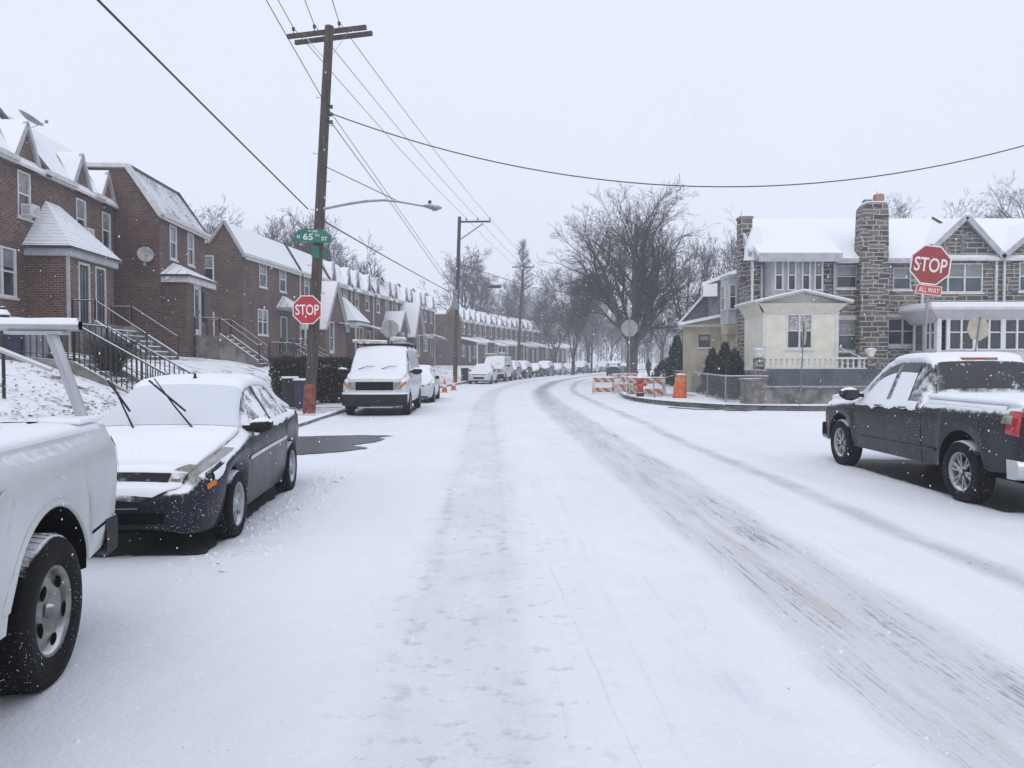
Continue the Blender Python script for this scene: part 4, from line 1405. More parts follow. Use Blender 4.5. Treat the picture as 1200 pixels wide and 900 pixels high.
X2 = X1+WB+.004
hc = thing('stone_house', 'stone house cut off by the right edge of the photo', 'house', (X2, FY, 0), 0, 'stone houses on the right')
b = MB(); holed_wall(b, WB, .1, 6.1, [(.85, 4.65, 2.25, 1.25)], S); b.face([(WB, 0, .1), (WB, 6.6, .1), (WB, 6.6, 6.1), (WB, 3.3, 8.3), (WB, 0, 6.1)], S); b.face([(WB, 6.6, .1), (0, 6.6, .1), (0, 6.6, 6.1), (WB, 6.6, 6.1)], S)
b.prism([(.1, -.004, 6.0), (3.9, -.004, 6.0), (3.9, -.004, 6.2), (2.0, -.004, gz-.08), (.1, -.004, 6.2)], (0, .2, 0), S); b.build('wall', hc)
window(hc, .85, 4.65, 2.25, 1.25, n=3, glass='glass_blue', frame='trim')
r = MB(); stone_roof(r, 0, WB, 'roof_snow')
for s_ in (-1, 1):
    xe = .0 if s_ < 0 else 4.1
    r.face([(xe, -.28, 6.12), (2.0, -.28, gz+.1), (2.0, 2.45, gz+.1), (xe, .1, 6.15)][::s_], M['roof_snow'])
r.build('roof', hc)
rk = MB(); rk.bar((-.05, -.3, 6.05), (2.0, -.3, gz+.04), .22, .06, M['trim_grey'], up=(0, -1, 0)); rk.bar((4.2, -.3, 5.98), (2.0, -.3, gz+.04), .22, .06, M['trim_grey'], up=(0, -1, 0)); rk.build('rake_board', hc)
downspout(hc, .16, 3.9, 5.95, y=-.08)
sun_porch(hc, .05, 4.6, 2.2)

# --- terrace in front: retaining wall, planting strip, blue grey wall, balustrade, urns
ter = thing('terrace_wall', 'low concrete retaining wall with blue grey painted wall behind, below the yellow porch', 'terrace', (X0, 27.0, 0))
tm = MB()
tm.box(-2.05, -1.45, .0, .6, .1, .98, M['concrete']); tm.box(-2.1, -1.4, -.05, .65, .98, 1.05, M['curb'])
tm.box(-1.45, 13, .05, .3, .1, .70, M['concrete']); tm.box(-1.45, 13, .02, .34, .702, .77, M['curb'])
tm.box(-1.45, 13, .3, 2.2, .1, .66, M['bank'])
tm.build('retaining_wall', ter)
bw = MB(); bw.box(-.72, 13, 2.2, 2.45, .5, 1.36, M['bluewall']); bw.box(-1.1, -.722, 1.7, 2.45, .3, 1.34, S); bw.box(-.72, 13, 2.45, 6., .4, 1.30, M['concrete'])
bw.build('terrace_front', ter)
bl = thing('balustrade', 'white turned balustrade on top of the blue grey terrace wall', 'balustrade', (X0, 29.3, 1.36))
cp_ = MB(); cp_.box(-.66, 3.28, -.06, .12, .0, .05, M['trim']); cp_.box(-.66, 3.28, -.07, .13, .38, .45, M['trim']); cp_.build('rail', bl)
bprof = [(.05, .05), (.05, .09), (.03, .12), (.055, .19), (.045, .25), (.025, .31), (.05, .34), (.05, .38)]
q = MB(); q.lathe(bprof, 8, M['trim']); bmh = q.mesh('baluster')
for i in range(19): put('baluster', bmh, bl, (-.58+i*.21, .03, 0))
bp = MB(); bp.box(3.28, 3.62, -.1, .2, .0, .45, S); bp.build('pier', bl)
bp = MB(); bp.box(-1.0, -.66, -.1, .2, .0, .42, S); bp.build('pier', bl)
for x, lab in ((3.45, 'white planter urn on the right end pier of the balustrade'), (-.83, 'white planter urn on the left end pier of the balustrade')):
    u = thing('planter_urn', lab, 'planter', (X0+x, 29.35, 1.36+.455), 0, 'white planter urns on the terrace')
    um = MB(); um.lathe([(.10, 0), (.12, .02), (.15, .15), (.21, .27), (.23, .28), (.23, .31), (.19, .31)], 4 if x > 0 else 12, M['vinyl'], smooth=False)
    um.build('bowl', u, rot=(0, 0, R(45)))
    sn = MB(); sn.lathe([(.19, .30), (.12, .335), (.001, .345)], 10, M['snow_thick']); sn.build('snow_cap', u)
for i, (x, lab) in enumerate(((6.1, 'slim white finial left of the sun porch door'), (6.7, 'white ball finial below the sun porch corner'), (11.6, 'white finial in front of the sun porch windows'))):
    q = MB(); q.lathe([(.06, 0), (.06, .3), (.03, .33), (.09, .4), (.09, .5), (.03, .55), (.001, .56)], 10, M['vinyl'])
    o = q.build('finial', None, (X0+x, 29.3, 1.36)); tag(o, lab, 'finial', 'white finials on the terrace wall')
hr = thing('stair_handrail', 'thin white handrail sloping down to the terrace beside the yellow porch', 'handrail', (X0+2.75, 31.5, 1.3))
q = MB(); q.tube([(.25, 0, 1.0), (1.15, -.3, .52)], .025, 6, M['trim']); q.tube([(.25, 0, 0), (.25, 0, 1.0)], .02, 6, M['trim']); q.tube([(1.15, -.3, 0), (1.15, -.3, .52)], .02, 6, M['trim']); q.build('rail', hr)

# --- cream rear wing and the grey gabled house behind it
wg = thing('cream_outbuilding', 'cream stucco single storey wing with snowy lean-to roof behind the arborvitae', 'house', (8.45, 38.0, 0), R(-13))
b = MB(); holed_wall(b, 2.2, .1, 3.45, [(.75, 2.35, .55, .62)], M['stucco']); b.face([(0, 5, .1), (0, 0, .1), (0, 0, 3.45), (0, 5, 3.45)], M['stucco']); b.face([(2.2, 0, .1), (2.2, 5, .1), (2.2, 5, 3.9), (2.2, 0, 3.9)], M['stucco']); b.face([(0, 0, 3.45), (2.2, 0, 3.45), (2.2, 0, 3.92)], M['stucco'])
b.face([(2.2, 5, .1), (0, 5, .1), (0, 5, 3.45), (2.2, 5, 3.9)], M['stucco'])
b.build('wall', wg); window(wg, .75, 2.35, .55, .62, blind=.5, frame='trim_dark')
r = MB(); r.prism([(-.2, -.2, 3.42), (2.25, -.2, 3.9), (2.25, -.2, 4.05), (-.2, -.2, 3.56)], (0, 5.4, 0), M['roof_full']); r.box(-.25, 2.2, -.28, -.205, 3.34, 3.45, M['trim_grey']); r.build('roof', wg)
gh = thing('grey_gabled_house', 'grey slate gabled house end with snowy roof rising behind the cream wing', 'house', (9.75, 46.0, 0), R(-13))
b = MB(); b.prism([(.4, 0, .1), (2.6, 0, .1), (2.6, 0, 6.0), (1.9, 0, 5.8), (.4, 0, 4.0)], (0, 8, 0), M['slate']); b.build('wall', gh)
b = MB(); b.box(1.9, 3.4, -3.5, -.004, .1, 5.9, M['slate']); b.build('side_wing', gh)
r = MB(); r.prism([(.2, -.2, 3.8), (2.0, -.2, 5.9), (2.0, -.2, 6.1), (.2, -.2, 4.0)], (0, 8.4, 0), M['roof_full'])
r.prism([(1.5, -3.8, 5.75), (3.5, -3.8, 6.5), (3.5, -3.8, 6.7), (1.5, -3.8, 5.95)], (0, 6, 0), M['roof_full']); r.prism([(1.55, -3.85, 5.2), (2.3, -3.85, 5.2), (2.3, -3.85, 5.9), (1.55, -3.85, 5.8)], (0, .3, 0), M['roof_full']); r.build('roof', gh)

# --- pale buildings far behind the rows
for (px, py, Y, w, hgt, lab) in ((588, 362, 165, 8, 7, 'tall pale house far behind the snowy row roofs'), (641, 372, 175, 6, 6, 'pale hipped house far behind the end of the row')):
    q = P(px, py, Y); t = thing('distant_house', lab, 'house', (q.x, Y, 0))
    b = MB(); b.box(-w/2, w/2, 0, 8, -1, q.z, M['pale_house']); b.build('wall', t)
    r = MB()
    r.prism([(-w/2-.3, -.3, q.z), (w/2+.3, -.3, q.z), (0, -.3, q.z+w*.42)], (0, 8.6, 0), M['roof_full']); r.build('roof', t)
    for k in range(3): window(t, -w/2+.8+k*(w-2.6)/2, q.z-2.2, 1.0, 1.5, y=-.08, sill=False)
# ------------------------------------------------------------------ utility poles, wires, signs
def pole_mesh(base, top, r0, r1):
    mb = MB(); n = 9
    pts = [Vector(base).lerp(Vector(top), i/n) for i in range(n+1)]
    mb.tube(pts, [r0+(r1-r0)*i/n for i in range(n+1)], 14, M['wood'])
    return mb

B1 = P(362, 486, 22.0); B1.z = .1
T1 = P(386, 31, 22.3)
pl = thing('utility_pole', 'leaning wooden utility pole with street light, stop sign and double crossarm', 'utility pole', B1, 0, 'wooden utility poles along the left kerb')
off = Vector(B1)
def rel(p): return Vector(p) - off
pole_mesh((0, 0, -.3), rel(T1), .165, .125).build('pole', pl)
def on_pole(z):
    k = (z - B1.z)/(T1.z - B1.z); return B1.lerp(T1, k)
ca = P(337, 43, 23.0); cb = P(429, 32, 22.4); cc = P(346, 50, 23.35); cd = P(436, 39, 22.75)
for a, b in ((ca, cb), (cc, cd)):
    mb = MB(); mb.bar(rel(a), rel(b), .095, .12, M['wood']); mb.build('crossarm', pl)
mb = MB()
c0 = on_pole(T1.z-1.0)
for k in (.22, .78): mb.bar(rel(ca.lerp(cb, k)) + Vector((0, .03, -.05)), rel(c0), .03, .012, M['galv'])
mb.build('brace', pl)
ins = MB()
ipts = []
for px, py in ((344, 37), (369, 33), (398, 29)):
    k = (px-337)/92; p = ca.lerp(cb, k) + Vector((0, 0, .07)); ipts.append(p + Vector((0, 0, .17)))
    ins.lathe([(.015, 0), (.015, .08), (.045, .09), (.045, .12), (.03, .13), (.05, .14), (.05, .17), (.02, .19)], 8, M['insul'], center=rel(p))
ins.build('insulator', pl)
sp = MB()
spz = []
for py in (125, 134, 143):
    p = P(388, py, 22.15); spz.append(p)
    sp.lathe([(.03, -.05), (.06, -.04), (.045, 0), (.06, .04), (.03, .05)], 8, M['insul'], center=rel(p))
    sp.box(rel(p).x-.12, rel(p).x, -.01+rel(p).y, .01+rel(p).y, rel(p).z-.06, rel(p).z-.05, M['galv'])
sp.build('spool_insulator', pl)
st = MB()
for i in range(8):
    z = 3.6+i*.8; p = rel(on_pole(z)); s = -1 if i % 2 else 1
    st.tube([p, p+Vector((s*.27, 0, 0)), p+Vector((s*.27, 0, .03))], .01, 5, M['galv'])
st.build('climbing_step', pl)
rp = MB(); rp.tube([rel(on_pole(z)) for z in (.05, .3, .55, .8, 1.0)], [.180, .177, .175, .173, .169], 14, M['redpaint'], caps=False)
rp.build('red_painted_base', pl)

# street light on its bracket
lt = thing('street_light', 'street light on long curved bracket from leaning pole', 'street light', on_pole(6.0))
lo = Vector(lt.location)
path = [on_pole(6.0)+Vector((.1, -.05, 0)), P(392, 242, 22.1), P(410, 238.5, 22), P(430, 235.5, 21.9), P(450, 234.5, 21.8), P(466, 236, 21.7), P(480, 238.5, 21.6), P(497, 241.5, 21.5)]
mb = MB(); mb.tube([p-lo for p in path], [.04]*4+[.036, .034, .03, .03], 10, M['galv']); mb.build('bracket', lt)
hd = MB(); a, b = P(496, 241.5, 21.5), P(518, 244, 21.3)
d = b-a
prof = [(0, .05), (.12, .075), (.3, .11), (.55, .12), (.85, .10), (1, .03)]
rows = []
for u, w in prof:
    c = a + d*u - lo; rows.append([c+Vector((0, w*1.2*math.cos(t), w*.62*math.sin(t)+.01)) for t in [2*PI*i/12 for i in range(13)]])
hd.grid(rows, M['galv']); hd.box(*( (a+d*.35-lo).x-.04, (a+d*.35-lo).x+.04, (a+d*.35-lo).y-.04, (a+d*.35-lo).y+.04, (a+d*.35-lo).z+.06, (a+d*.35-lo).z+.17), M['black_plastic'])
ho = hd.build('lamp_head', lt)
ln = MB(); c = a+d*.62-lo; ln.lathe([(.001, -.10), (.07, -.09), (.11, -.055), (.11, -.045)], 12, M['blind'], center=c); ln.build('lens', ho)

def pole_far(px, base_y, top_y, Y, label, arm, zb=.15):
    b = P(px[0], base_y, Y); b.z = zb; t_ = P(px[1], top_y, Y)
    t = thing('utility_pole', label, 'utility pole', b, 0, 'wooden utility poles along the left kerb')
    pole_mesh((0, 0, -.2), t_-b, .165, .12).build('pole', t)
    a, c = arm
    m = MB(); m.bar(a-b, c-b, .1, .12, M['wood']); m.build('crossarm', t)
    i_ = MB()
    for k in (.25, .6, .97): i_.lathe([(.015, 0), (.04, .1), (.05, .2), (.02, .22)], 7, M['insul'], center=a.lerp(c, k)-b+Vector((0, 0, .06)))
    i_.build('insulator', t)
    return t, b, t_
Y2 = 55.0
arm2 = (P(537, 260, Y2), P(575, 259.5, Y2-.4))
t2, b2, tt2 = pole_far((533, 538.5), 443, 254, Y2, 'brown utility pole with one-sided crossarm and diagonal brace', arm2)
m = MB(); m.bar(P(539, 281, Y2)-b2, P(566, 262, Y2)-b2, .06, .06, M['insul']); m.build('brace', t2)
m = MB(); m.box(-.1, .25, -.35, -.16, 5.2, 6.6, M['grey_plastic']); m.build('cable_box', t2)
Y3 = 83.0
arm3 = (P(600, 313, Y3), P(626, 313, Y3))
t3, b3, tt3 = pole_far((606, 613), 436, 311, Y3, 'thin distant utility pole with T-shaped crossarm before the far row', arm3)
Y4 = 112
arm4 = (P(683, 352, Y4), P(704, 352, Y4))
t4, b4, tt4 = pole_far((693, 695), 436, 345, Y4, 'faint utility pole in the haze at the end of the street', arm4)

def wire(label, pts, sag=0., r=.011, name='overhead_wire', n=16, grp='overhead wires'):
    path = []
    for a, b in zip(pts[:-1], pts[1:]):
        a, b = Vector(a), Vector(b); L = (b-a).length
        for i in range(n+1):
            if path and i == 0: continue
            k = i/n; p = a.lerp(b, k); p.z -= sag*L*L/100*4*k*(1-k)*.1
            path.append(p)
    mb = MB(); mb.tube(path, r, 5, M['wire'])
    o = mb.build(name); return tag(o, label, 'wire', grp)
i2 = [arm2[0].lerp(arm2[1], k)+Vector((0, 0, .25)) for k in (.25, .6, .97)]
i3 = [arm3[0].lerp(arm3[1], k)+Vector((0, 0, .25)) for k in (.1, .5, .95)]
i4 = [arm4[0].lerp(arm4[1], k)+Vector((0, 0, .25)) for k in (.1, .5, .95)]
for j, (lab, back) in enumerate((('leftmost thin wire over the top of double crossarm', P(327, 0, 20.6)), ('middle thin wire over the top of double crossarm', P(358, 0, 20.4)), ('rightmost thin wire over the top of double crossarm', P(390, 0, 20.2)))):
    d = (back - ipts[j]); far = ipts[j] + d*12
    wire(lab, [far, ipts[j], i2[j], i3[j], i4[j]], .18)
s1 = [P(374, 112, 22.2), P(366, 96, 22.3)]
wire('thin lower wire passing behind the leaning pole', [P(312, 0, 18.0)+Vector((2.5, -14, 6)), P(312, 0, 18.0), P(385, 128, 22.6), P(538, 345, Y2)], .02)
wire('thin paired wire from leaning pole down to second pole', [spz[2], P(463, 245, 36), P(538, 352, Y2)], .05, .014)
cbl = P(361, 245, 22.1)
wire('thick black cable crossing the upper left sky to leaning pole', [P(115, 0, 9.7)+(P(115, 0, 9.7)-cbl)*1.6, P(115, 0, 9.7), P(240, 125, 14.2), cbl], .0, .018)
wire('thick cable drooping from leaning pole to the second pole', [P(376, 257, 22.1), P(445, 297, 30), P(538, 348, Y2), P(612, 388, Y3), P(695, 402, Y4)], .03, .022)
wire('long drooping cable crossing the street to the right edge', [spz[1]+Vector((.05, -.02, 0))] + [Vector((x, 22.2-(x+5.2)*.02, 6.60+.0165*(x-6.2)**2)) for x in [-4.6+.7*i for i in range(47)]], 0, .017, n=2)
wire('thin guy wire bracing the street light bracket', [P(381, 195, 22.1), P(425, 216, 21.9), P(466, 235.5, 21.7)], .0, .012, n=4)
wire('cable crossing the street from second pole toward the big tree', [P(540, 310, Y2), P(620, 336, 58), P(700, 347, 60), P(800, 352, 62)], .0, .022, n=4)
wire('lower cable crossing the street from second pole', [P(540, 334, Y2), P(590, 334, 57), P(680, 345, 60), P(780, 358, 63)], .0, .016, n=4)
hb_ = thing('cable_splice_box', 'dark cable splice case hanging on the wire right of second pole', 'splice box', P(580, 336, 56.5))
m = MB(); m.lathe([(.02, -.5), (.1, -.4), (.13, 0), (.1, .4), (.02, .5)], 8, M['insul'], axis='x'); m.build('casing', hb_)

# ---- stop signs
def octagon(mb, r, y, mat, depth=.004):
    pts = [(r/math.cos(PI/8)*math.cos(PI/8+PI/4*i), y, r/math.cos(PI/8)*math.sin(PI/8+PI/4*i)) for i in range(8)]
    mb.prism(pts, (0, depth, 0), mat)

def stop_face(parent, r, red='sign_red', tilt=0., back='sign_back'):
    b = MB(); octagon(b, r, 0, M['sign_white'], .004)
    o = b.build('sign_face', parent, rot=(0, R(tilt), 0))
    f = MB(); octagon(f, r*.93, -.004, M[red], .003); f.build('red_field', o)
    k = MB(); octagon(k, r*.985, .0045, M[back], .003); k.build('sign_back', o)
    put('lettering', text_mesh('STOP', r*.9, M['sign_white'], width=r*1.62), o, (0, -.007, 0), (R(90), 0, 0), (1, 1.12, 1))
    return o
q = P(360, 363, 21.75)
ss = thing('stop_sign', 'bright red stop sign fixed to leaning utility pole', 'stop sign', q, R(3))
stop_face(ss, .405)
bk = MB(); bk.box(-.2, .2, .008, .035, .12, .16, M['galv']); bk.box(-.2, .2, .008, .035, -.16, -.12, M['galv']); bk.build('bracket', ss)

q = P(366.5, 276, 21.85)
sn = thing('street_name_sign', 'green street name sign on leaning pole', 'street sign', q, R(2))
b = MB(); hw, hh = .52, .195
def bladepts(k, y): return [(-hw*k, y, -hh*k), (hw*k, y, -hh*k*.95), (hw*k, y, .02), (hw*.72*k, y, hh*.72*k), (.2, y, hh*k), (-.2, y, hh*k), (-hw*.72*k, y, hh*.72*k), (-hw*k, y, .02)]
b.prism(bladepts(1, 0), (0, .01, 0), M['sign_green']); so_ = b.build('blade', sn, rot=(0, R(3), 0))
for tx, sz, x, z, w in (('65', .2, -.13, -.04, .27), ('TH', .085, .115, .015, .13), ('ST', .12, .33, -.07, .16), ('N', .11, -.40, -.055, .08), ('N 1500', .07, .0, .125, .26)):
    put('lettering', text_mesh(tx, sz*1.25, M['sign_white'], width=w), so_, (x, -.004, z), (R(90), 0, 0))
b = MB(); b.box(-.12, .12, .01, .05, -.1, .1, M['galv']); b.build('bracket', sn)
q = P(374, 296, 22.0)
sn2 = thing('street_name_sign', 'green street name sign seen almost edge on below the 65th street sign', 'street sign', q, R(68))
b = MB(); b.prism([(-.35, 0, -.16), (.35, 0, -.16), (.35, 0, .1), (.2, 0, .17), (-.2, 0, .17), (-.35, 0, .1)], (0, .01, 0), M['sign_green']); b.build('blade', sn2)
b = MB(); b.box(-.12, -.05, .01, .06, -.06, .06, M['galv']); b.build('bracket', sn2)

def posted(name, label, px, py, Y, r, base, rot=0., lean=0., tilt=0., red='sign_red_old', face=True, plaque=None, post='galv', back='sign_back', zb=0., group=None, cat='stop sign'):
    q = P(px, py, Y)
    b = Vector((q.x + base, Y, zb))
    t = thing(name, label, cat, b, rot, group)
    top = q - b; top = Matrix.Rotation(-rot, 3, 'Z') @ top
    pm = MB(); dirv = top.normalized()
    pm.bar(Vector((0, .03, -.2)), top + dirv*(r+.03) + Vector((0, .03, 0)), .055 if post == 'galv' else .03, .035, M[post]); pm.build('post', t)
    if face:
        o = stop_face(t, r, red, tilt, back)
        o.location = top; o.rotation_euler = (0, R(tilt), 0)
    else:
        k = MB(); octagon(k, r, 0, M[back], .006); o = k.build('sign_back', t, top + Vector((0, .065, 0)), (0, R(tilt), 0))
        f = MB(); octagon(f, r*.97, .007, M['sign_red'], .003); f.build('red_field', o)
    if plaque:
        pq = MB(); pq.box(-.245, .245, -.004, 0, -.095, .095, M['sign_white']); pq.box(-.232, .232, -.007, -.004, -.082, .082, M['sign_orange'])
        po = pq.build('plaque', t, top + dirv*(-(r+.11)) + Vector((0, -.002, 0)), (0, R(tilt), 0))
        put('lettering', text_mesh(plaque, .14, M['sign_white'], width=.40), po, (0, -.009, 0), (R(90), 0, 0))
    return t
posted('stop_sign', 'faded red stop sign with all way plaque, behind dark pickup', 1090.5, 310.5, 15.2, .385, -.2, R(-4), tilt=7, plaque='ALL WAY', zb=0.)
posted('stop_sign', 'tan back of stop sign on leaning post before the sun porch windows', 1148, 385, 26.6, .40, -.42, R(6), face=False, back='sign_tan', tilt=14, zb=.15)
posted('stop_sign', 'grey back of stop sign on thin post above the white van', 457, 385.5, 33.7, .375, .02, R(0), face=False, zb=.15)
posted('stop_sign', 'grey back of stop sign in front of the big bare tree', 738, 384.5, 36.5, .385, .0, R(0), face=False, zb=.15)
posted('stop_sign', 'stop sign seen edge on before the yellow porch, on dark thin post', 942.5, 391, 26.3, .38, -.1, R(80), face=True, zb=.15, post='slate', back='sign_tan', tilt=0)

# ---- barricades, drum, hydrant
def stripe_mat():
    t = NT('barricade_stripes')
    sp = t.n('ShaderNodeSeparateXYZ'); t.L(t.coord('Object'), sp.inputs[0])
    k = t.math('FRACT', t.math('MULTIPLY', t.math('ADD', sp.outputs[0], sp.outputs[2]), 1/.42))
    c = t.mix(t.ss(k, .47, .50), (.52, .50, .46), (.43, .115, .06))
    c = t.mix(t.math('MULTIPLY', t.ss(t.noise(8, 4), .5, .75), .35), c, (.35, .3, .26))
    t.L(c, t.bs.inputs['Base Color']); t.bs.inputs['Roughness'].default_value = .6
    return t.mat
M['stripes'] = stripe_mat()
M['barr_green'] = pmat('pale_green_frame', (.32, .45, .36), .6, var=.2)
M['barr_white'] = pmat('white_frame', (.58, .58, .54), .6, var=.2, snow=(.6, .85))
def barricade(label, x, y, z, w, h, rz, fr):
    t = thing('barricade', label, 'barricade', (x, y, z), rz, 'striped barricades at the kerb corner')
    for zz in (h-.26, .08):
        for d in (-.0,):
            m = MB(); m.box(-w/2, w/2, -.03, .0, zz, zz+.23, M['stripes']); m.build('rail', t)
    for x_ in (-w/2+.05, w/2-.05):
        for s in (-1, 1):
            m = MB(); m.bar((x_, s*.34 + .02, 0), (x_, .03, h+.02), .05, .05, M[fr]); m.build('leg', t)
        m = MB(); m.bar((x_, -.2, .42), (x_, .22, .42), .03, .03, M[fr]); m.build('brace', t)
    s = MB(); s.box(-w/2, w/2, -.035, .005, h-.008, h+.03, M['snow_thick']); s.build('snow_cap', t)
barricade('striped barricade nearest the orange drum, with pale green legs', 5.85, 33.4, .15, 1.66, .80, R(2), 'barr_green')
barricade('striped barricade set edge along the kerb beside hydrant', 5.40, 35.6, .15, 1.25, .80, R(-62), 'barr_white')
barricade('striped barricade farthest left, with white legs', 4.72, 39.4, .0, 1.15, .84, R(4), 'barr_white')
barricade('plain pale barricade behind the others near the big tree', 6.1, 40.5, .15, 1.6, .84, R(-6), 'barr_white')

dm = thing('traffic_drum', 'orange traffic drum with snow on top near the chain link fence', 'drum', (6.9, 31.6, .15))
m = MB(); prof = [(.30, 0), (.30, .08), (.275, .1), (.27, .35), (.255, .36), (.25, .6), (.235, .61), (.23, .85), (.21, .87), (.20, .95), (.001, .96)]
m.lathe(prof, 22, M['orange']); m.build('body', dm, rot=(0, R(3), 0))
m = MB(); m.lathe([(.238, .66), (.2325, .82)], 22, pmat('drum_band', (.55, .27, .10), .5, var=.3, vscale=9)); m.build('reflective_band', dm, rot=(0, R(3), 0))
m = MB(); m.lathe([(.21, .955), (.16, 1.0), (.001, 1.01)], 16, M['snow_thick']); m.build('snow_cap', dm, rot=(0, R(3), 0))
pk = MB(); pk.bar((-1.9, .3, .45), (-.25, 0, .93), .09, .04, M['wood_pale']); pk.bar((-1.0, .15, .0), (-1.05, .15, .68), .04, .04, M['wood_pale'])
tag(pk.build('wooden_plank', None, (6.9, 31.6, .15)), 'yellowish plank leaning from the orange drum to the barricades', 'plank')

hy = thing('fire_hydrant', 'orange red fire hydrant with black base beside barricades', 'fire hydrant', (5.5, 32.9, .15))
m = MB(); m.lathe([(.17, .0), (.17, .16), (.14, .18)], 16, M['black_plastic']); m.build('base', hy)
m = MB(); m.lathe([(.13, .18), (.13, .62), (.19, .63), (.19, .69), (.15, .71), (.16, .78), (.10, .90), (.04, .93), (.04, .98), (.001, .985)], 16, M['hyd_red']); m.build('barrel', hy)
for s in (-1, 1):
    m = MB(); m.lathe([(.07, .10), (.07, .20), (.085, .20), (.085, .26), (.03, .27), (.03, .30), (.001, .30)], 10, M['hyd_red'], axis='x', center=(0, 0, .52)); o = m.build('nozzle', hy); o.rotation_euler = (0, 0, 0 if s > 0 else PI)
m = MB(); m.lathe([(.08, -.12), (.08, -.22), (.10, -.22), (.10, -.28), (.001, -.28)], 10, M['hyd_red'], axis='y', center=(0, 0, .45)); m.build('nozzle', hy)
m = MB(); m.lathe([(.17, .79), (.12, .93), (.045, 1.02), (.001, 1.03)], 12, M['snow_thick']); m.build('snow_cap', hy)

# ---- orange cones on the left
def cone(label, p):
    t = thing('traffic_cone', label, 'traffic cone', p, 0, 'orange cones by the second pole')
    m = MB(); m.lathe([(.15, .03), (.03, .70), (.001, .71)], 14, M['orange']); m.build('cone', t)
    m = MB(); m.lathe([(.113, .28), (.087, .43)], 14, M['sign_white']); m.build('band', t)
    m = MB(); m.box(-.2, .2, -.2, .2, 0, .035, M['orange']); m.build('base', t)
cone('orange traffic cone close behind the white parked car', Vector((-3.6, 41.0, 0)))
cone('orange traffic cone by the foot of second pole', Vector((-3.35, 44.0, 0)))

# ---- chain link fence by the arborvitae
def m_link():
    t = NT('chain_link')
    sp = t.n('ShaderNodeSeparateXYZ'); t.L(t.coord('UV'), sp.inputs[0])
    def ln(sg):
        k = t.math('FRACT', t.math('MULTIPLY', t.math('ADD', sp.outputs[0], t.math('MULTIPLY', sp.outputs[1], sg)), 12.))
        return t.ss(t.math('ABSOLUTE', t.math('SUBTRACT', k, .5)), .38, .42)
    f = t.math('MAXIMUM', ln(1.), ln(-1.))
    t.bs.inputs['Base Color'].default_value = (.20, .21, .22, 1); t.bs.inputs['Metallic'].default_value = .5; t.bs.inputs['Roughness'].default_value = .5
    t.L(f, t.bs.inputs['Alpha'])
    return t.mat
M['link'] = m_link()
fe = thing('chain_link_fence', 'low grey chain link fence in front of the dark arborvitae', 'fence', (7.85, 28.2, .15))
F = [Vector((0, 0, 0)), Vector((.45, 4.4, 0)), Vector((.95, 9.2, 0)), Vector((1.5, 14, 0)), Vector((2.1, 19.5, 0))]
mesh_ = MB(); rail = MB()
for a, b in zip(F[:-1], F[1:]):
    mesh_.face([a, b, b+Vector((0, 0, .95)), a+Vector((0, 0, .95))], M['link'])
    rail.tube([a+Vector((0, 0, .96)), b+Vector((0, 0, .96))], .028, 8, M['galv'])
mesh_.face([F[0], F[0]+Vector((1.4, -.5, 0)), F[0]+Vector((1.4, -.5, .95)), F[0]+Vector((0, 0, .95))], M['link']); rail.tube([F[0]+Vector((0, 0, .96)), F[0]+Vector((1.4, -.5, .96))], .028, 8, M['galv'])
mesh_.build('chain_link', fe); rail.build('top_rail', fe)
for a in F:
    m = MB(); m.tube([a, a+Vector((0, 0, 1.02))], .032, 8, M['galv']); m.build('post', fe)

# ------------------------------------------------------------------ left lawns: steps, railings, bins, lamp
def railing(mb, pts, h=.86, step=.13, plain=False):
    """iron railing along ground points: top rail with a line of snow, bottom rail, balusters"""
    for a, b in zip(pts[:-1], pts[1:]):
        a, b = Vector(a), Vector(b); L = (b-a).length
        h = .62 if plain else h
        up = Vector((0, 0, h))
        mb.bar(a+up, b+up, .04, .03, M['iron']); mb.bar(a+up+Vector((0, 0, .022)), b+up+Vector((0, 0, .022)), .038, .014, M['snow_thick'])
        if not plain: mb.bar(a+Vector((0, 0, .1)), b+Vector((0, 0, .1)), .03, .02, M['iron'])
        n = 1 if plain else max(2, int(L/step))
        for i in range(n+1):
            p = a.lerp(b, i/n); r_ = .022 if i in (0, n) else .011
            mb.box(p.x-r_, p.x+r_, p.y-r_, p.y+r_, p.z-.05, p.z+h+(.05 if i in (0, n) else 0), M['iron'])


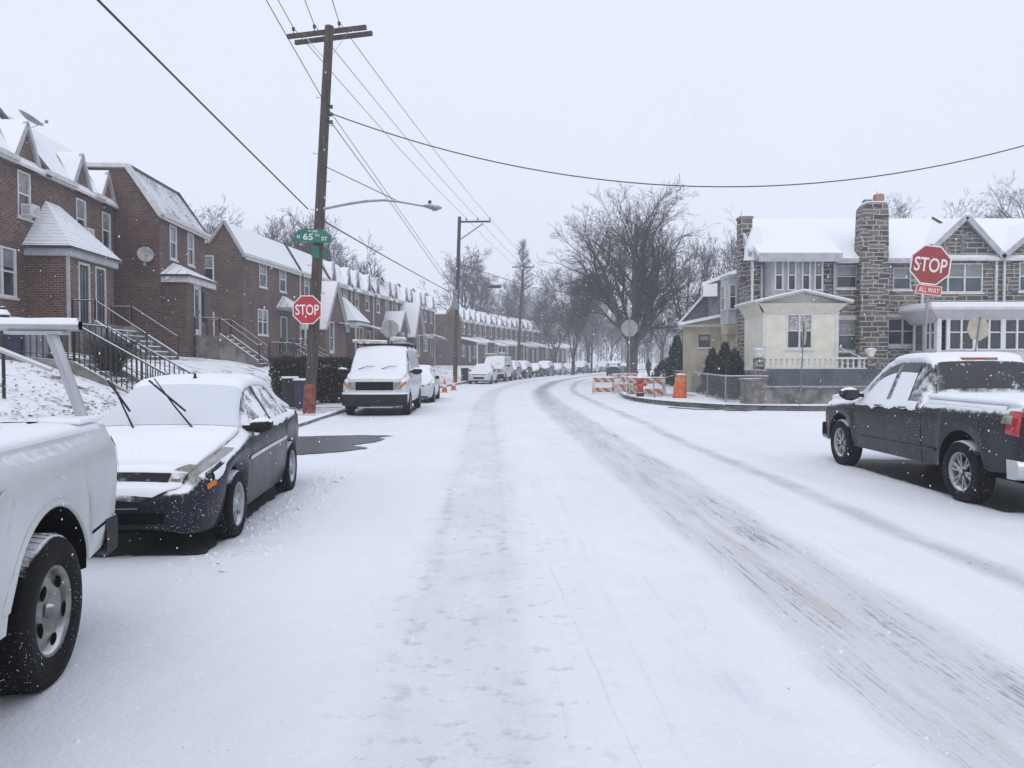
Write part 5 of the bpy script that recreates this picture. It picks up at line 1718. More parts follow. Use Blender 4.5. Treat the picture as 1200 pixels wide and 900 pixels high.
def stairs(label, O, ang, w, prof, rails=True, walls=True, plain=False, group='concrete stairs up to the row houses', rail_label=None):
    """flights seen from the side: prof [(d, z)] going down toward the street; local x along the street, -y to the street"""
    t = thing('concrete_stairs', label, 'stairs', (O[0], O[1], 0), LROT(ang), group)
    s = MB(); cw = []
    for (d0, z0), (d1, z1) in zip(prof[:-1], prof[1:]):
        n = max(1, round(abs(z1-z0)/.18)) if abs(z1-z0) > .05 else 0
        if n == 0:
            s.box(0, w, -d1, -d0, z1-1.2, z1, M['concrete']); continue
        for i in range(n):
            a = d0+(d1-d0)*i/n; b = d0+(d1-d0)*(i+1)/n; z = z0+(z1-z0)*(i+1)/n
            s.box(0, w, -b, -a, z-1.0, z, M['concrete']); s.box(.02, w-.02, -b+.05, -a-.01, z+.001, z+.03, M['snow_thick'])
            s.box(-.0, w, -b-.03, -b-.001, z-.05, z-.002, M['concrete'])
        if walls: cw.append((d0, z0, d1, z1))
    s.build('steps', t)
    for x in (-.18, w+.003) if walls else ():
        c = MB()
        for d0, z0, d1, z1 in cw: c.prism([(x, -d0, z0+.10), (x, -d1, z1+.10), (x, -d1, z1-1.2), (x, -d0, z0-1.2)], (.177, 0, 0), M['concrete'])
        c.build('cheek_wall', t)
    if rails:
        for x in (-.09, w+.09):
            r = MB(); railing(r, [(x, -d, z+.10) for d, z in prof], plain=plain); r.build('railing', t)
    return t
o_ = along(O1, A1, 4.6)
stairs('concrete stairs up to the twin dark doors of hip roofed porch', (o_[0]+1.27, o_[1]), A1, 2.6, [(0, 2.88), (.7, 2.88), (2.3, 1.8)], plain=True)
o_ = along(O1, A1, -2.6)
stairs('lower concrete stairs with black railings behind the navy sedan', (o_[0]+2.6, o_[1]), A1, 1.5, [(0, 1.75), (2.2, 1.55), (4.3, .35), (5.2, .18)])
o_ = along(O2, A2, 1.0)
stairs('concrete block stairs below the white storm door', (o_[0]+1.05, o_[1]), A2, 1.3, [(0, 2.72), (1.0, 2.72), (2.6, 1.55)], plain=True)
o_ = along(O2, A2, 1.9)
stairs('lower concrete stairs with railings beside the hedge', (o_[0]+3.9, o_[1]), A2, 1.4, [(0, 1.5), (1.0, 1.45), (3.4, .3)])
(q0, q1), an = poly_at(RA, 5.2)
stairs('short concrete stairs below the green door', (q0+.02, q1), an, 1.4, [(0, 2.3), (1.0, 2.3), (2.2, 1.55)], plain=True)

# low terrace walls / wells with railing against the taller house
tw = thing('areaway_railing', 'low iron railing round the white basement window bay of brick houses', 'railing', (*along(O1, A1, 7.6), 0), LROT(A1))
m = MB(); railing(m, [(0, -.1, 1.95), (0, -1.3, 1.9), (2.6, -1.3, 1.9)], .62, .2); m.build('railing', tw)
tw2 = thing('basement_window', 'white basement windows low on brick wall between the two porches', 'window', (*along(O1, A1, 8.1), 1.95), LROT(A1))
m = MB(); m.box(0, 1.5, -.06, -.004, .1, .75, M['vinyl']); m.build('frame', tw2)
m = MB(); m.box(.08, .70, -.07, -.061, .17, .68, M['glass_blue']); m.box(.8, 1.42, -.07, -.061, .17, .68, M['glass_blue']); m.build('pane', tw2)

def bin_(name, label, loc, rz, mat, h=1.0, w=.55, group=None):
    t = thing(name, label, 'bin', loc, rz, group)
    m = MB(); a, b = w*.42, w*.5
    P0 = [(-a, -a, .05), (a, -a, .05), (a, a, .05), (-a, a, .05)]; P1 = [(-b, -b, h-.08), (b, -b, h-.08), (b, b, h-.08), (-b, b, h-.08)]
    m.faces(P0+P1, [(3, 2, 1, 0), (0, 1, 5, 4), (1, 2, 6, 5), (2, 3, 7, 6), (3, 0, 4, 7)], M[mat]); bevel(m.build('body', t), .03)
    m = MB(); m.prism([(-b-.03, -b-.04, h-.08), (b+.03, -b-.04, h-.08), (b+.03, b+.03, h-.08), (-b-.03, b+.03, h-.08)], (0, 0, .05), M[mat]); bevel(m.build('lid', t), .015)
    m = MB(); m.prism([(-b-.01, -b-.02, h-.029), (b+.01, -b-.02, h-.029), (b+.01, b+.01, h-.029), (-b-.01, b+.01, h-.029)], (0, 0, .05), M['snow_thick']); bevel(m.build('snow_cap', t), .025)
    for s in (-1, 1):
        m = MB(); m.lathe([(.001, s*(a-.02)), (.1, s*(a-.02)), (.1, s*(a+.04)), (.001, s*(a+.04))], 12, M['black_plastic'], axis='x', center=(0, a, .1)); m.build('wheel', t)
    return t
q = P(337, 478, 17.5); bin_('wheeled_bin', 'black wheeled bin at the kerb just left of leaning pole', (-7.0, 24.2, .15), R(15), 'black_plastic', 1.0, .5)
bin_('wheeled_bin', 'dark blue wheeled bin touching leaning pole', (-6.42, 23.6, .15), R(-5), 'blue_plastic', .95, .45)
q = P(16, 402, 18.5); bin_('recycling_bin', 'blue bin below the first house window, behind ladder rack', (q.x, 18.5, lawn_z(q.x-c_road(18.5), 18.5)), R(10), 'blue_plastic', .8, .6)
q = P(33, 404, 18.3); bin_('dustbin', 'grey bin next to blue bin below the first house window', (q.x, 18.6, lawn_z(q.x-c_road(18.5), 18.5)), R(-10), 'grey_plastic', .85, .5)
q = P(547, 440, 58); bin_('wheeled_bin', 'snowy black bin under the second utility pole', (-4.9, 45.5, .15), R(10), 'black_plastic', 1.05)
bin_('wheeled_bin', 'black bin between second pole and the parked car row', (-3.6, 58.5, .15), R(10), 'black_plastic', 1.05)

# post lantern at the left edge
q = P(3, 372, 13.5)
ld = thing('garden_lantern', 'black post lantern with snow caps at the left edge', 'lantern', (q.x, 13.5, lawn_z(q.x-c_road(13.5), 13.5)))
zr = q.z - ld.location.z
m = MB(); m.tube([(0, 0, -.1), (0, 0, zr-.2)], .03, 8, M['iron']); m.build('post', ld)
m = MB(); m.lathe([(.03, zr-.22), (.10, zr-.18), (.10, zr+.02), (.12, zr+.04)], 10, M['iron'], smooth=False); m.build('lamp', ld)
m = MB(); m.lathe([(.12, zr+.04), (.06, zr+.12), (.06, zr+.18), (.001, zr+.2)], 10, M['iron'], smooth=False); m.lathe([(.125, zr+.05), (.07, zr+.135), (.001, zr+.16)], 10, M['snow_thick']); m.build('cap', ld)
# ------------------------------------------------------------------ vehicles
class Body:
    """lofted car body. x from nose (0) to tail (L); half section of 14 points: 0 sill .. 5 belt .. 8 roof edge .. 13 centre line"""
    def __init__(s, L, W, zb, zs, zt, wt, arches, crown=.02, tuck=.07, ends=(1, 1), flare=.0):
        s.L = L; s.W, s.zb, s.zs, s.zt, s.wt = map(spline, (W, zb, zs, zt, wt)); s.arches = arches; s.crown = crown; s.tuck = tuck; s.flare = flare
        xs = set(np.round(np.concatenate([np.linspace(0, .3, 11), np.linspace(.3, L-.25, int(L/.07)), np.linspace(L-.25, L, 10)]), 4))
        for xw, ra, hz in arches:
            xs = {x for x in xs if abs(x-xw) > ra+.012}
            for i in range(25): xs.add(round(xw - ra*math.cos(PI*i/24), 4))
        for tab in (zt, zs):
            for x, _ in tab:
                if 0 < x < L and all(abs(x-xw) > ra+.02 for xw, ra, hz in arches): xs.add(round(x, 4))
        xs = sorted(xs); s.xs = [xs[0]]
        for x in xs[1:]:
            if x - s.xs[-1] > .006: s.xs.append(x)

    def sec(s, x):
        w, b, st, t, wt = s.W(x), s.zb(x), s.zs(x), s.zt(x), s.wt(x)
        fl = 0
        for xw, ra, hz in s.arches:
            d = abs(x-xw)
            if d <= ra: b = max(b, hz + math.sqrt(max(0, ra*ra-d*d)))
            if d < ra+.09: fl = s.flare * sstep(ra+.09, ra*.9, d)
        b = min(b, st-.05); h = st-b; tk = s.tuck
        t = max(t, st+.004); g = t-st; r = min(.10, .45*g); wb = w-.04
        p = [(w-tk+fl*1.5, b), (w-tk*.45+fl, b+.18*h), (w-.006+fl*.7, b+.48*h), (w, b+.72*h), (w-.012, b+.9*h), (wb, st)]
        for k in (.34, .68): p.append((wb+(wt-wb)*k, st+(t-r-st)*k))
        p += [(wt, t-r), (wt-.22*r, t-.42*r), (wt-.75*r, t-.08*r), (wt*.66, t+s.crown*.5), (wt*.33, t+s.crown*.88), (0, t+s.crown)]
        return p

    def S(s, x, j):
        p = s.sec(x); sg = 1
        if j > 13: j = 26-j; sg = -1
        i = min(12, int(j)); f = j-i
        return Vector((x, sg*(p[i][0]+(p[i+1][0]-p[i][0])*f), p[i][1]+(p[i+1][1]-p[i][1])*f))

    def mesh(s, mb, mat):
        rows = []
        for x in s.xs:
            p = s.sec(x)
            rows.append([(x, y, z) for y, z in p] + [(x, -y, z) for y, z in p[-2::-1]])
        mb.grid(rows, mat, flip=True)
        n = len(rows[0])
        for row, fl in ((rows[0], 0), (rows[-1], 1)):
            k = n//2
            for i in range(k):
                q = [row[i], row[i+1], row[n-2-i], row[n-1-i]]
                if i == k-1: q = [row[i], row[i+1], row[n-1-i]]
                mb.face(q if fl else q[::-1], mat, False)
        # arch lips
        for xw, ra, hz in s.arches:
            for sg in (1, -1):
                rr = []
                for i in range(25):
                    x = xw - ra*math.cos(PI*i/24)
                    y, z = s.sec(x)[0]
                    rr.append([(x, sg*y, z), (x, sg*(y-.03), z-.012), (x, sg*(y-.25), z)])
                mb.grid(rr, mat if False else M['under'], flip=sg < 0)

    def patch(s, mb, c, mat, off=.006, nu=10, nv=5, both=True, jag=0., seed=0, side=1):
        """patch on the surface: corners [(x, j)] bottom-front, bottom-rear, top-rear, top-front"""
        for sg in ((1, -1) if both else (side,)):
            rows = []
            for a in range(nv+1):
                v = a/nv; row = []
                for b in range(nu+1):
                    u = b/nu
                    x = (c[0][0]*(1-u)+c[1][0]*u)*(1-v)+(c[3][0]*(1-u)+c[2][0]*u)*v
                    j = (c[0][1]*(1-u)+c[1][1]*u)*(1-v)+(c[3][1]*(1-u)+c[2][1]*u)*v
                    if jag and v < 1: j += jag*(1-v)*noise.noise(Vector((x*4+seed, seed, sg))) + jag*.5*(1-v)*noise.noise(Vector((x*14, seed, sg)))
                    e = .004
                    p = s.S(x, j); n = (s.S(min(s.L, x+e), j)-s.S(max(0, x-e), j)).cross(s.S(x, min(26, j+.03))-s.S(x, max(0, j-.03)))
                    if n.length < 1e-9: n = Vector((0, 0, 1))
                    n.normalize()
                    if n.y*(1 if j <= 13 else -1) < -.02 or (abs(n.y) <= .02 and n.z < 0): n = -n
                    o = off
                    if jag: o = off*min(1., v*3+.15)
                    q = p + n*o
                    row.append((q.x, sg*q.y, q.z))
                rows.append(row)
            mb.grid(rows, mat, flip=(sg > 0) == False)
        return mb

    def top(s, mb, x0, x1, mat, off=.02, frac=.96, nu=24, nv=16, amp=.0, seed=3, edge=.3):
        """snow lying on the upper surface between x0 and x1, thinning out at its rim"""
        rows = []
        for a in range(nu+1):
            u = a/nu; x = x0+(x1-x0)*u; row = []
            for b in range(nv+1):
                v = b/nv; j = 13 + (v-.5)*2*(13-8.35)*frac
                e = .01
                p = s.S(x, j); n = (s.S(min(s.L, x+e), j)-s.S(max(0, x-e), j)).cross(s.S(x, min(26, j+.05))-s.S(x, max(0, j-.05)))
                n.normalize()
                if n.z < 0: n = -n
                k = min(1, min(v, 1-v)/(edge*.5)*.9+.0) ; k = math.sqrt(max(0, 1-(1-k)**2))
                k2 = min(1, min(u, 1-u)*(abs(x1-x0))/.10); k2 = math.sqrt(max(0, 1-(1-k2)**2))
                o = off*k*k2*(1+amp*noise.noise(Vector((p.x*2.2, p.y*2.2, seed)))) - .004*(1-k*k2)
                row.append(tuple(p+n*o))
            rows.append(row)
        mb.grid(rows, mat, flip=False)


def bpatch(body, parent, name, c, mat, off=.006, nu=12, nv=8):
    out = []
    for sg in (1, -1):
        w = MB(); body.patch(w, c, mat, off, nu, nv, both=False, side=sg); out.append(w.build(name, parent))
    return out


def seam(body, seams, pts, w=.007): seams.add(body, pts, w)


class Seams:
    """each panel gap, and each side of the car, becomes a part of its own"""
    def __init__(s, parent, name='door_gap'): s.t, s.name = parent, name
    def add(s, body, pts, w=.007):
        for sg in (1, -1):
            mb = MB()
            for (xa, ja), (xb, jb) in zip(pts[:-1], pts[1:]):
                if abs(xb-xa) > abs(jb-ja)*.08: c = [(xa, ja-.05), (xb, jb-.05), (xb, jb+.05), (xa, ja+.05)]
                else: c = [(xa-w/2, ja), (xa+w/2, ja), (xb+w/2, jb), (xb-w/2, jb)]
                body.patch(mb, c, M['under'], .0015, 6, 6, both=False, side=sg)
            mb.build(s.name, s.t)


_wh = {}
def wheel_meshes(Rr, wd, rim, style):
    k = (Rr, wd, rim, style)
    if k in _wh: return _wh[k]
    h = wd/2
    t = MB()
    prof = [(rim*.96, -h*.80), (rim*1.03, -h*.96), (Rr*.80, -h*1.04), (Rr*.93, -h*.97), (Rr*.985, -h*.80), (Rr, -h*.5), (Rr, h*.5), (Rr*.985, h*.8), (Rr*.93, h*.97), (Rr*.8, h*1.04), (rim*1.03, h*.96), (rim*.96, h*.8)]
    t.lathe(prof, 40, M['tyre'], axis='y')
    # tread blocks
    for i in range(44):
        a = 2*PI*i/44
        for y0, y1, tw in ((-h*.82, -h*.30, .35), (-.2*h, .2*h, 0), (h*.30, h*.82, -.35)):
            p = []
            for yy, da in ((y0, -.042), (y1, -.042), (y1, .042), (y0, .042)):
                th = a+da+tw*yy*2
                rr = Rr*(1.013 if abs(yy) < h*.7 else .998); p.append((rr*math.sin(th), yy, rr*math.cos(th)))
            t.face(p, M['tyre'])
    tm = t.mesh('wheel')
    r = MB(); mt = M['rim_steel'] if style == 'steel' else M['rim']
    fz = -h*.80
    r.lathe([(rim*1.0, fz-.012), (rim*.97, fz-.016), (rim*.90, fz+.01), (rim*.87, fz+.07), (rim*.85, h*.5)], 32, mt, axis='y')
    r.lathe([(rim*.87, h*.1), (.001, h*.1)], 24, M['under'], axis='y')
    fy = fz+.035
    if style == 'steel':
        prof = [(rim*.90, fz+.045), (rim*.80, fz+.025), (rim*.66, fz+.01), (rim*.50, fz-.002), (rim*.40, fz+.03), (.001, fz+.03)]
        r.lathe(prof, 32, mt, axis='y')
        for i in range(5):
            a = 2*PI*i/5+.3
            cx, cz = rim*.66*math.sin(a), rim*.66*math.cos(a)
            pts = []
            for q in range(10):
                b = 2*PI*q/10
                lx, lz = rim*.19*math.cos(b), rim*.135*math.sin(b)
                pts.append((cx+lx*math.cos(a)+lz*math.sin(a), fz-.004, cz-lx*math.sin(a)+lz*math.cos(a)))
            r.face(pts, M['under']); r.face(pts[::-1], M['under'])
    elif style == 'six':
        for i in range(6):
            a = 2*PI*i/6
            for da in (-.12, .12):
                d1 = Vector((math.sin(a+da*.6), 0, math.cos(a+da*.6))); d2 = Vector((math.sin(a+da*1.5), 0, math.cos(a+da*1.5)))
                r.bar(d1*rim*.18+Vector((0, fy, 0)), d2*rim*.92+Vector((0, fy-.01, 0)), rim*.10, .03, mt, up=(0, 1, 0))
            d = Vector((math.sin(a), 0, math.cos(a)))
            r.bar(d*rim*.50+Vector((0, fy+.004, 0)), d*rim*.66+Vector((0, fy+.004, 0)), rim*.34, .02, M['black_trim'], up=(0, 1, 0))
            r.bar(d*rim*.80+Vector((0, fy-.004, 0)), d*rim*.90+Vector((0, fy-.004, 0)), rim*.46, .02, mt, up=(0, 1, 0))
        r.lathe([(.001, fy-.035), (rim*.16, fy-.03), (rim*.24, fy-.005), (rim*.24, fy+.03)], 16, M['black_trim'], axis='y')
    else:
        for i in range(7):
            a = 2*PI*i/7; d = Vector((math.sin(a), 0, math.cos(a)))
            r.bar(d*rim*.12+Vector((0, fy, 0)), d*rim*.92+Vector((0, fy-.008, 0)), rim*.20, .028, mt, up=(0, 1, 0))
        r.lathe([(.001, fy-.03), (rim*.18, fy-.024), (rim*.24, fy)], 16, mt, axis='y')
    r.lathe([(.001, fy-.05), (rim*.13, fy-.045), (rim*.16, fy-.02)], 14, mt, axis='y')
    rm = r.mesh('rim')
    _wh[k] = (tm, rm); return _wh[k]


def add_wheels(t, axles, half, Rr, wd, rim, style, turn=0.):
    for i, x in enumerate(axles):
        for sg in (-1, 1):
            tm, rm = wheel_meshes(Rr, wd, rim, style)
            w = put('wheel', tm, t, (x, sg*half, Rr-.012), (0, random.Random(x*7+sg).uniform(0, 1), PI if sg > 0 else 0))
            put('rim', rm, w)


def car_underbody(t, x0, x1, hw, z0, z1):
    m = MB(); m.box(x0, x1, -hw, hw, z0, z1, M['under']); m.build('underbody', t)


def mirror(t, x, y, z, mat, s=1.):
    for sg in (-1, 1):
        m = MB(); rows = []
        for i in range(7):
            u = i/6; k = math.sin(PI*(.12+.80*u))**.5
            c = Vector((x+.02*u, sg*(y+.03+.20*s*u), z+.01*u))
            rows.append([tuple(c+Vector((.085*s*k*math.cos(a), 0, .075*s*k*math.sin(a)))) for a in [2*PI*q/12 for q in range(13)]])
        m.grid(rows, M[mat], flip=sg < 0); m.face(rows[-1][:-1], M[mat]); m.face(rows[0][:-1], M[mat])
        m.box(x-.03, x+.05, sg*(y-.05), sg*(y+.05), z-.05, z+.01, M[mat])
        o = m.build('mirror', t)
        g = MB(); g.box(x+.085*s, x+.09*s, sg*(y+.07), sg*(y+.2*s), z-.045*s, z+.05*s, M['car_glass']); g.build('mirror_glass', o)


def snow_ridge(t, body, x0, x1, j0, j1, off, seed, nu=26):
    for sg in (1, -1):
        mb = MB(); body.patch(mb, [(x0, j0), (x1, j0), (x1, j1), (x0, j1)], M['snow_thick'], off, nu, 5, jag=.55, seed=seed, both=False, side=sg)
        mb.build('clinging_snow', t)


CAR_ROT = lambda a: R(90)+a      # nose toward the viewer (heading away = a left of +Y)

# ------------------------------------------------------------------ navy saloon at the left kerb
def saloon():
    A = R(5.3)
    t = thing('saloon_car', 'navy saloon car under snow with both wipers raised, behind the white pickup', 'car', (-3.32, 6.22, 0), CAR_ROT(A), 'cars parked along the left kerb')
    b = Body(4.44,
        W=[(0, .36), (.03, .54), (.09, .66), (.20, .755), (.42, .82), (.9, .85), (3.4, .85), (4.1, .81), (4.36, .73), (4.44, .60)],
        zb=[(0, .26), (.12, .19), (.5, .18), (3.8, .18), (4.2, .24), (4.44, .32)],
        zs=[(0, .45), (.05, .54), (.12, .565), (.15, .60), (.19, .665), (.35, .72), (.7, .80), (1.0, .85), (1.3, .895), (2, .925), (3, .95), (3.6, .97), (4.2, .965), (4.38, .9), (4.44, .8)],
        zt=[(0, .48), (.05, .57), (.12, .59), (.145, .625), (.19, .70), (.32, .765), (.6, .835), (1.0, .915), (1.24, .955), (1.36, .985), (1.75, 1.20), (2.10, 1.375), (2.35, 1.425), (2.75, 1.44), (3.15, 1.415), (3.5, 1.30), (3.95, 1.075), (4.12, 1.04), (4.38, .985), (4.44, .86)],
        wt=[(0, .28), (.05, .47), (.12, .56), (.3, .66), (.6, .715), (1.2, .745), (1.36, .73), (1.8, .635), (2.2, .575), (2.7, .565), (3.2, .565), (3.6, .60), (4.0, .66), (4.3, .64), (4.44, .5)],
        arches=[(.86, .345, .305), (3.47, .345, .305)], flare=.012, tuck=.08)
    m = MB(); b.mesh(m, M['navy']); m.build('body', t, sharp=40, weld=True)
    car_underbody(t, .25, 4.2, .60, .17, .62)
    add_wheels(t, (.86, 3.47), .755, .315, .195, .205, 'seven')
    bpatch(b, t, 'front_window', [(1.52, 5.25), (2.42, 5.25), (2.42, 8.2), (2.06, 8.0)], M['car_glass_f'], .006, 14, 8)
    bpatch(b, t, 'rear_window', [(2.50, 5.25), (3.18, 5.25), (3.12, 8.1), (2.50, 8.2)], M['car_glass_f'], .006, 12, 8)
    bpatch(b, t, 'quarter_window', [(3.24, 5.25), (3.62, 5.3), (3.44, 7.4), (3.18, 8.0)], M['car_glass_f'], .006, 8, 6)
    for sg in (1, -1):
        tr = MB()
        for c, o_ in (([(2.42, 5.1), (2.50, 5.1), (2.50, 8.3), (2.42, 8.3)], .008), ([(3.18, 5.1), (3.24, 5.1), (3.18, 8.1), (3.12, 8.2)], .008), ([(1.42, 5.02), (3.75, 5.02), (3.70, 5.24), (1.50, 5.24)], .009)):
            b.patch(tr, c, M['black_trim'], o_, 16, 4, both=False, side=sg)
        tr.build('window_trim', t)
    s = Seams(t)
    seam(b, s, [(1.40, .2), (1.36, 3), (1.43, 5)]); seam(b, s, [(2.46, .2), (2.46, 5)]); seam(b, s, [(3.40, 3.4), (3.30, 5)])
    bpatch(b, t, 'side_moulding', [(1.30, 2.8), (3.08, 2.8), (3.08, 3.0), (1.30, 3.0)], M['trim'], .010, 20, 2)
    h = MB()
    for x in (2.22, 3.12): b.patch(h, [(x, 4.2), (x+.2, 4.2), (x+.2, 4.6), (x, 4.6)], M['navy'], .03, 4, 3)
    h.build('door_handle', t)
    mirror(t, 1.50, .78, .98, 'black_trim', 1.05)
    # lamps and grille
    for sg in (-1, 1):
        l = MB(); b.patch(l, [(.15, 5.7), (.84, 4.9), (.76, 7.4), (.20, 10.6)], M['lamp_clear'], .012, 14, 8, both=False, side=sg); l.build('headlight', t)
        l = MB(); b.patch(l, [(.20, 3.1), (.32, 3.1), (.32, 3.6), (.20, 3.6)], M['lamp_amber'], .007, 4, 3, both=False, side=sg); l.build('side_marker', t)
        l = MB(); b.patch(l, [(4.37, 3.4), (4.1, 4.6), (4.1, 5.4), (4.40, 6.5)], M['lamp_red'], .006, 6, 4, both=False, side=sg); l.build('tail_light', t)
    g = MB(); b.patch(g, [(.138, 10.6), (.178, 10.6), (.178, 13), (.138, 13)], M['black_trim'], .006, 4, 8); g.build('grille', t)
    l = MB()
    for k in range(2): b.patch(l, [(.145, 10.1), (.156, 10.1), (.156, 10.5), (.145, 10.5)], M['lamp_amber'], .008, 3, 3)
    l.build('indicator', t)
    g = MB()
    for z, hh in ((.30, .09),):
        g.box(-.004, .03, -.46, .46, z, z+hh, M['under'])
    g.box(-.012, .01, -.26, .26, .41, .43, M['black_trim'])
    g.build('air_intake', t)
    # one sheet of snow over bonnet, screen and roof
    sn = MB(); b.top(sn, .25, 1.27, M['snow_thick'], .03, .86, 30, 24, .5, 1, .16)
    b.patch(sn, [(1.37, 8.75), (2.07, 8.75), (2.07, 13), (1.37, 13)], M['screen_snow'], .006, 16, 10)
    b.top(sn, 2.12, 3.30, M['snow_thick'], .035, 1.0, 30, 24, .25, 3, .2)
    b.top(sn, 3.2, 4.30, M['snow_thick'], .035, .97, 26, 24, .35, 4, .16)
    b.top(sn, .015, .145, M['snow_thick'], .02, .98, 10, 24, .5, 5, .2)
    sn.build('snow_layer', t)
    snow_ridge(t, b, 1.55, 3.7, 4.4, 5.3, .014, 6, 40); snow_ridge(t, b, .30, .62, 3.7, 4.4, .010, 9)
    # wipers raised off the screen
    for y0, y1 in ((.26, .47), (-.30, .06)):
        base = b.S(1.30, 13); base.y = y0; base.z -= .01
        tip = Vector((base.x-.02, y1, base.z+.44)); mid = base.lerp(tip, .50) + Vector((.03, 0, .0))
        wm = MB(); wm.tube([base, mid, tip+Vector((.02, 0, .05))], [.010, .008, .005], 6, M['rubber'])
        a = base.lerp(tip, .42)+Vector((.05, -.06*(y1-y0)/.3, -.02)); c = tip+Vector((.05, .05*(y1-y0)/.3, .03))
        wm.bar(a, c, .015, .024, M['rubber'], up=(1, 0, 0))
        wm.build('wiper', t)
    an = MB(); p = b.S(2.2, 13); an.lathe([(.02, 0), (.012, .05), (.001, .06)], 8, M['rubber'], center=p+Vector((0, -.05, .03))); an.build('aerial', t)
    return t
saloon()

# ------------------------------------------------------------------ pickups
def pickup(label, loc, rot, paint, Lg, style, hw, roof, rail, axf, axr, Rr, tail_x, rimr, cab_r, white=False, group=None, snow_sides=True):
    t = thing('pickup_truck', label, 'pickup', loc, rot, group)
    L = Lg; W = hw
    ck = 1.42
    b = Body(L,
        W=[(0, W*.62), (.05, W*.84), (.15, W*.93), (.4, W*.985), (1, W), (L-.5, W), (L-.12, W*.985), (L-.03, W*.965), (L, W*.95)],
        zb=[(0, .42), (.2, .38), (L-1.2, .40), (L-.7, .46), (L, .52)],
        zs=[(0, .84), (.06, .98), (.2, 1.04), (.8, 1.10), (1.4, 1.15), (2.2, 1.16), (cab_r, rail-.13), (cab_r+.1, rail-.10), (L-.05, rail-.10), (L, rail-.12)],
        zt=[(0, .92), (.05, 1.08), (.14, 1.16), (.5, 1.21), (1.2, 1.26), (ck, 1.29), (ck+.40, 1.58), (ck+.75, roof-.09), (ck+1.05, roof-.02), (cab_r-.6, roof), (cab_r-.28, roof-.03), (cab_r-.2, roof-.10), (cab_r-.02, rail+.08), (cab_r+.02, rail), (L-.03, rail), (L, rail-.02)],
        wt=[(0, W*.5), (.1, W*.78), (.4, W*.86), (ck, W*.86), (ck+.75, W*.73), (ck+1.1, W*.70), (cab_r-.5, W*.70), (cab_r-.22, W*.70), (cab_r, W*.78), (cab_r+.06, W*.90), (L-.05, W*.905), (L, W*.88)],
        arches=[(axf, Rr+.085, Rr+.02), (axr, Rr+.095, Rr+.03)], flare=.035, tuck=.05, crown=.012)
    m = MB(); b.mesh(m, M[paint]); m.build('body', t, sharp=38, weld=True)
    car_underbody(t, .3, L-.25, W-.30, .36, .86)
    add_wheels(t, (axf, axr), W-.115, Rr, .255, rimr, style)
    fr, mid = ck+.18, (ck+cab_r)/2+.05
    for nm, c, c2 in (('front_window', [(fr, 5.3), (mid-.04, 5.3), (mid-.04, 8.1), (ck+.70, 7.9)], [(fr-.02, 5.22), (mid-.06, 5.22), (mid-.06, 7.3), (ck+.58, 7.1)]),
                  ('rear_window', [(mid+.04, 5.3), (cab_r-.46, 5.3), (cab_r-.50, 8.0), (mid+.04, 8.1)], [(mid+.06, 5.22), (cab_r-.46, 5.22), (cab_r-.49, 7.25), (mid+.06, 7.35)])):
        for sg in (1, -1):
            w = MB(); b.patch(w, c, M['car_glass'], .007, 12, 8, both=False, side=sg); o = w.build(nm, t)
            if snow_sides:
                w = MB(); b.patch(w, c2, M['snow_thick'], .013, 14, 8, both=False, side=sg); w.build('snow_film', o)
    bpatch(b, t, 'door_pillar', [(mid-.05, 5.1), (mid+.05, 5.1), (mid+.05, 8.3), (mid-.05, 8.3)], M[paint], .010, 3, 8)
    w = MB(); b.patch(w, [(cab_r-.215, 8.9), (cab_r-.03, 9.2), (cab_r-.03, 13), (cab_r-.215, 13)], M['car_glass_s'], .008, 8, 10); w.build('rear_screen', t)
    w = MB(); b.patch(w, [(ck+.02, 8.8), (ck+.74, 8.8), (ck+.74, 13), (ck+.02, 13)], M['car_glass_f'], .008, 10, 10); w.build('windscreen', t)
    s = Seams(t)
    seam(b, s, [(ck-.02, .3), (ck+.02, 3), (ck+.10, 5.2)]); seam(b, s, [(mid, .2), (mid, 5.2)]); seam(b, s, [(cab_r-.30, .4), (cab_r-.34, 5.2)]); seam(b, s, [(cab_r, .1), (cab_r, 5.3), (cab_r, 8)], .02)
    bpatch(b, t, 'side_moulding', [(axf+.55, 1.15), (axr-.62, 1.15), (axr-.62, 1.35), (axf+.55, 1.35)], M[paint], .016, 24, 2)
    h = MB()
    for x in (mid-.32, cab_r-.62):
        b.patch(h, [(x, 4.25), (x+.24, 4.25), (x+.24, 4.55), (x, 4.55)], M[paint], .045, 4, 3)
        b.patch(h, [(x-.01, 4.05), (x+.25, 4.05), (x+.25, 4.22), (x-.01, 4.22)], M['under'], .004, 4, 2)
    h.build('door_handle', t)
    mirror(t, ck+.24, W-.02, 1.28, paint if white else 'black_trim', 1.5)
    for sg in (-1, 1):
        l = MB(); b.patch(l, [(.07, 4.2), (.42, 3.9), (.38, 5.2), (.07, 6.8)], M['lamp_clear'], .006, 8, 5, both=False, side=sg); l.build('headlight', t)
        tw = .055 if white else .22
        l = MB(); b.patch(l, [(L-tw, 2.7), (L-.012, 2.55), (L-.012, 5.6), (L-tw*.85, 5.6)], M['lamp_red'], .008, 8, 8, both=False, side=sg)
        l.box(L-.002, L+.014, sg*(W-.24), sg*(W-.075), .86, rail-.12, M['lamp_red']); o = l.build('tail_light', t)
        if not white: l = MB(); b.patch(l, [(L-.30, 3.5), (L-.12, 3.45), (L-.12, 4.4), (L-.27, 4.4)], M['lamp_clear'], .0105, 5, 5, both=False, side=sg); l.build('reversing_lamp', o)
    # tailgate, bumpers
    g = MB(); g.box(L+.003, L+.02, -W+.26, W-.26, .70, rail-.08, M[paint]); g.box(L+.021, L+.03, -.14, .14, rail-.26, rail-.16, M['black_trim']); g.build('tailgate', t)
    bp = MB(); rows = []
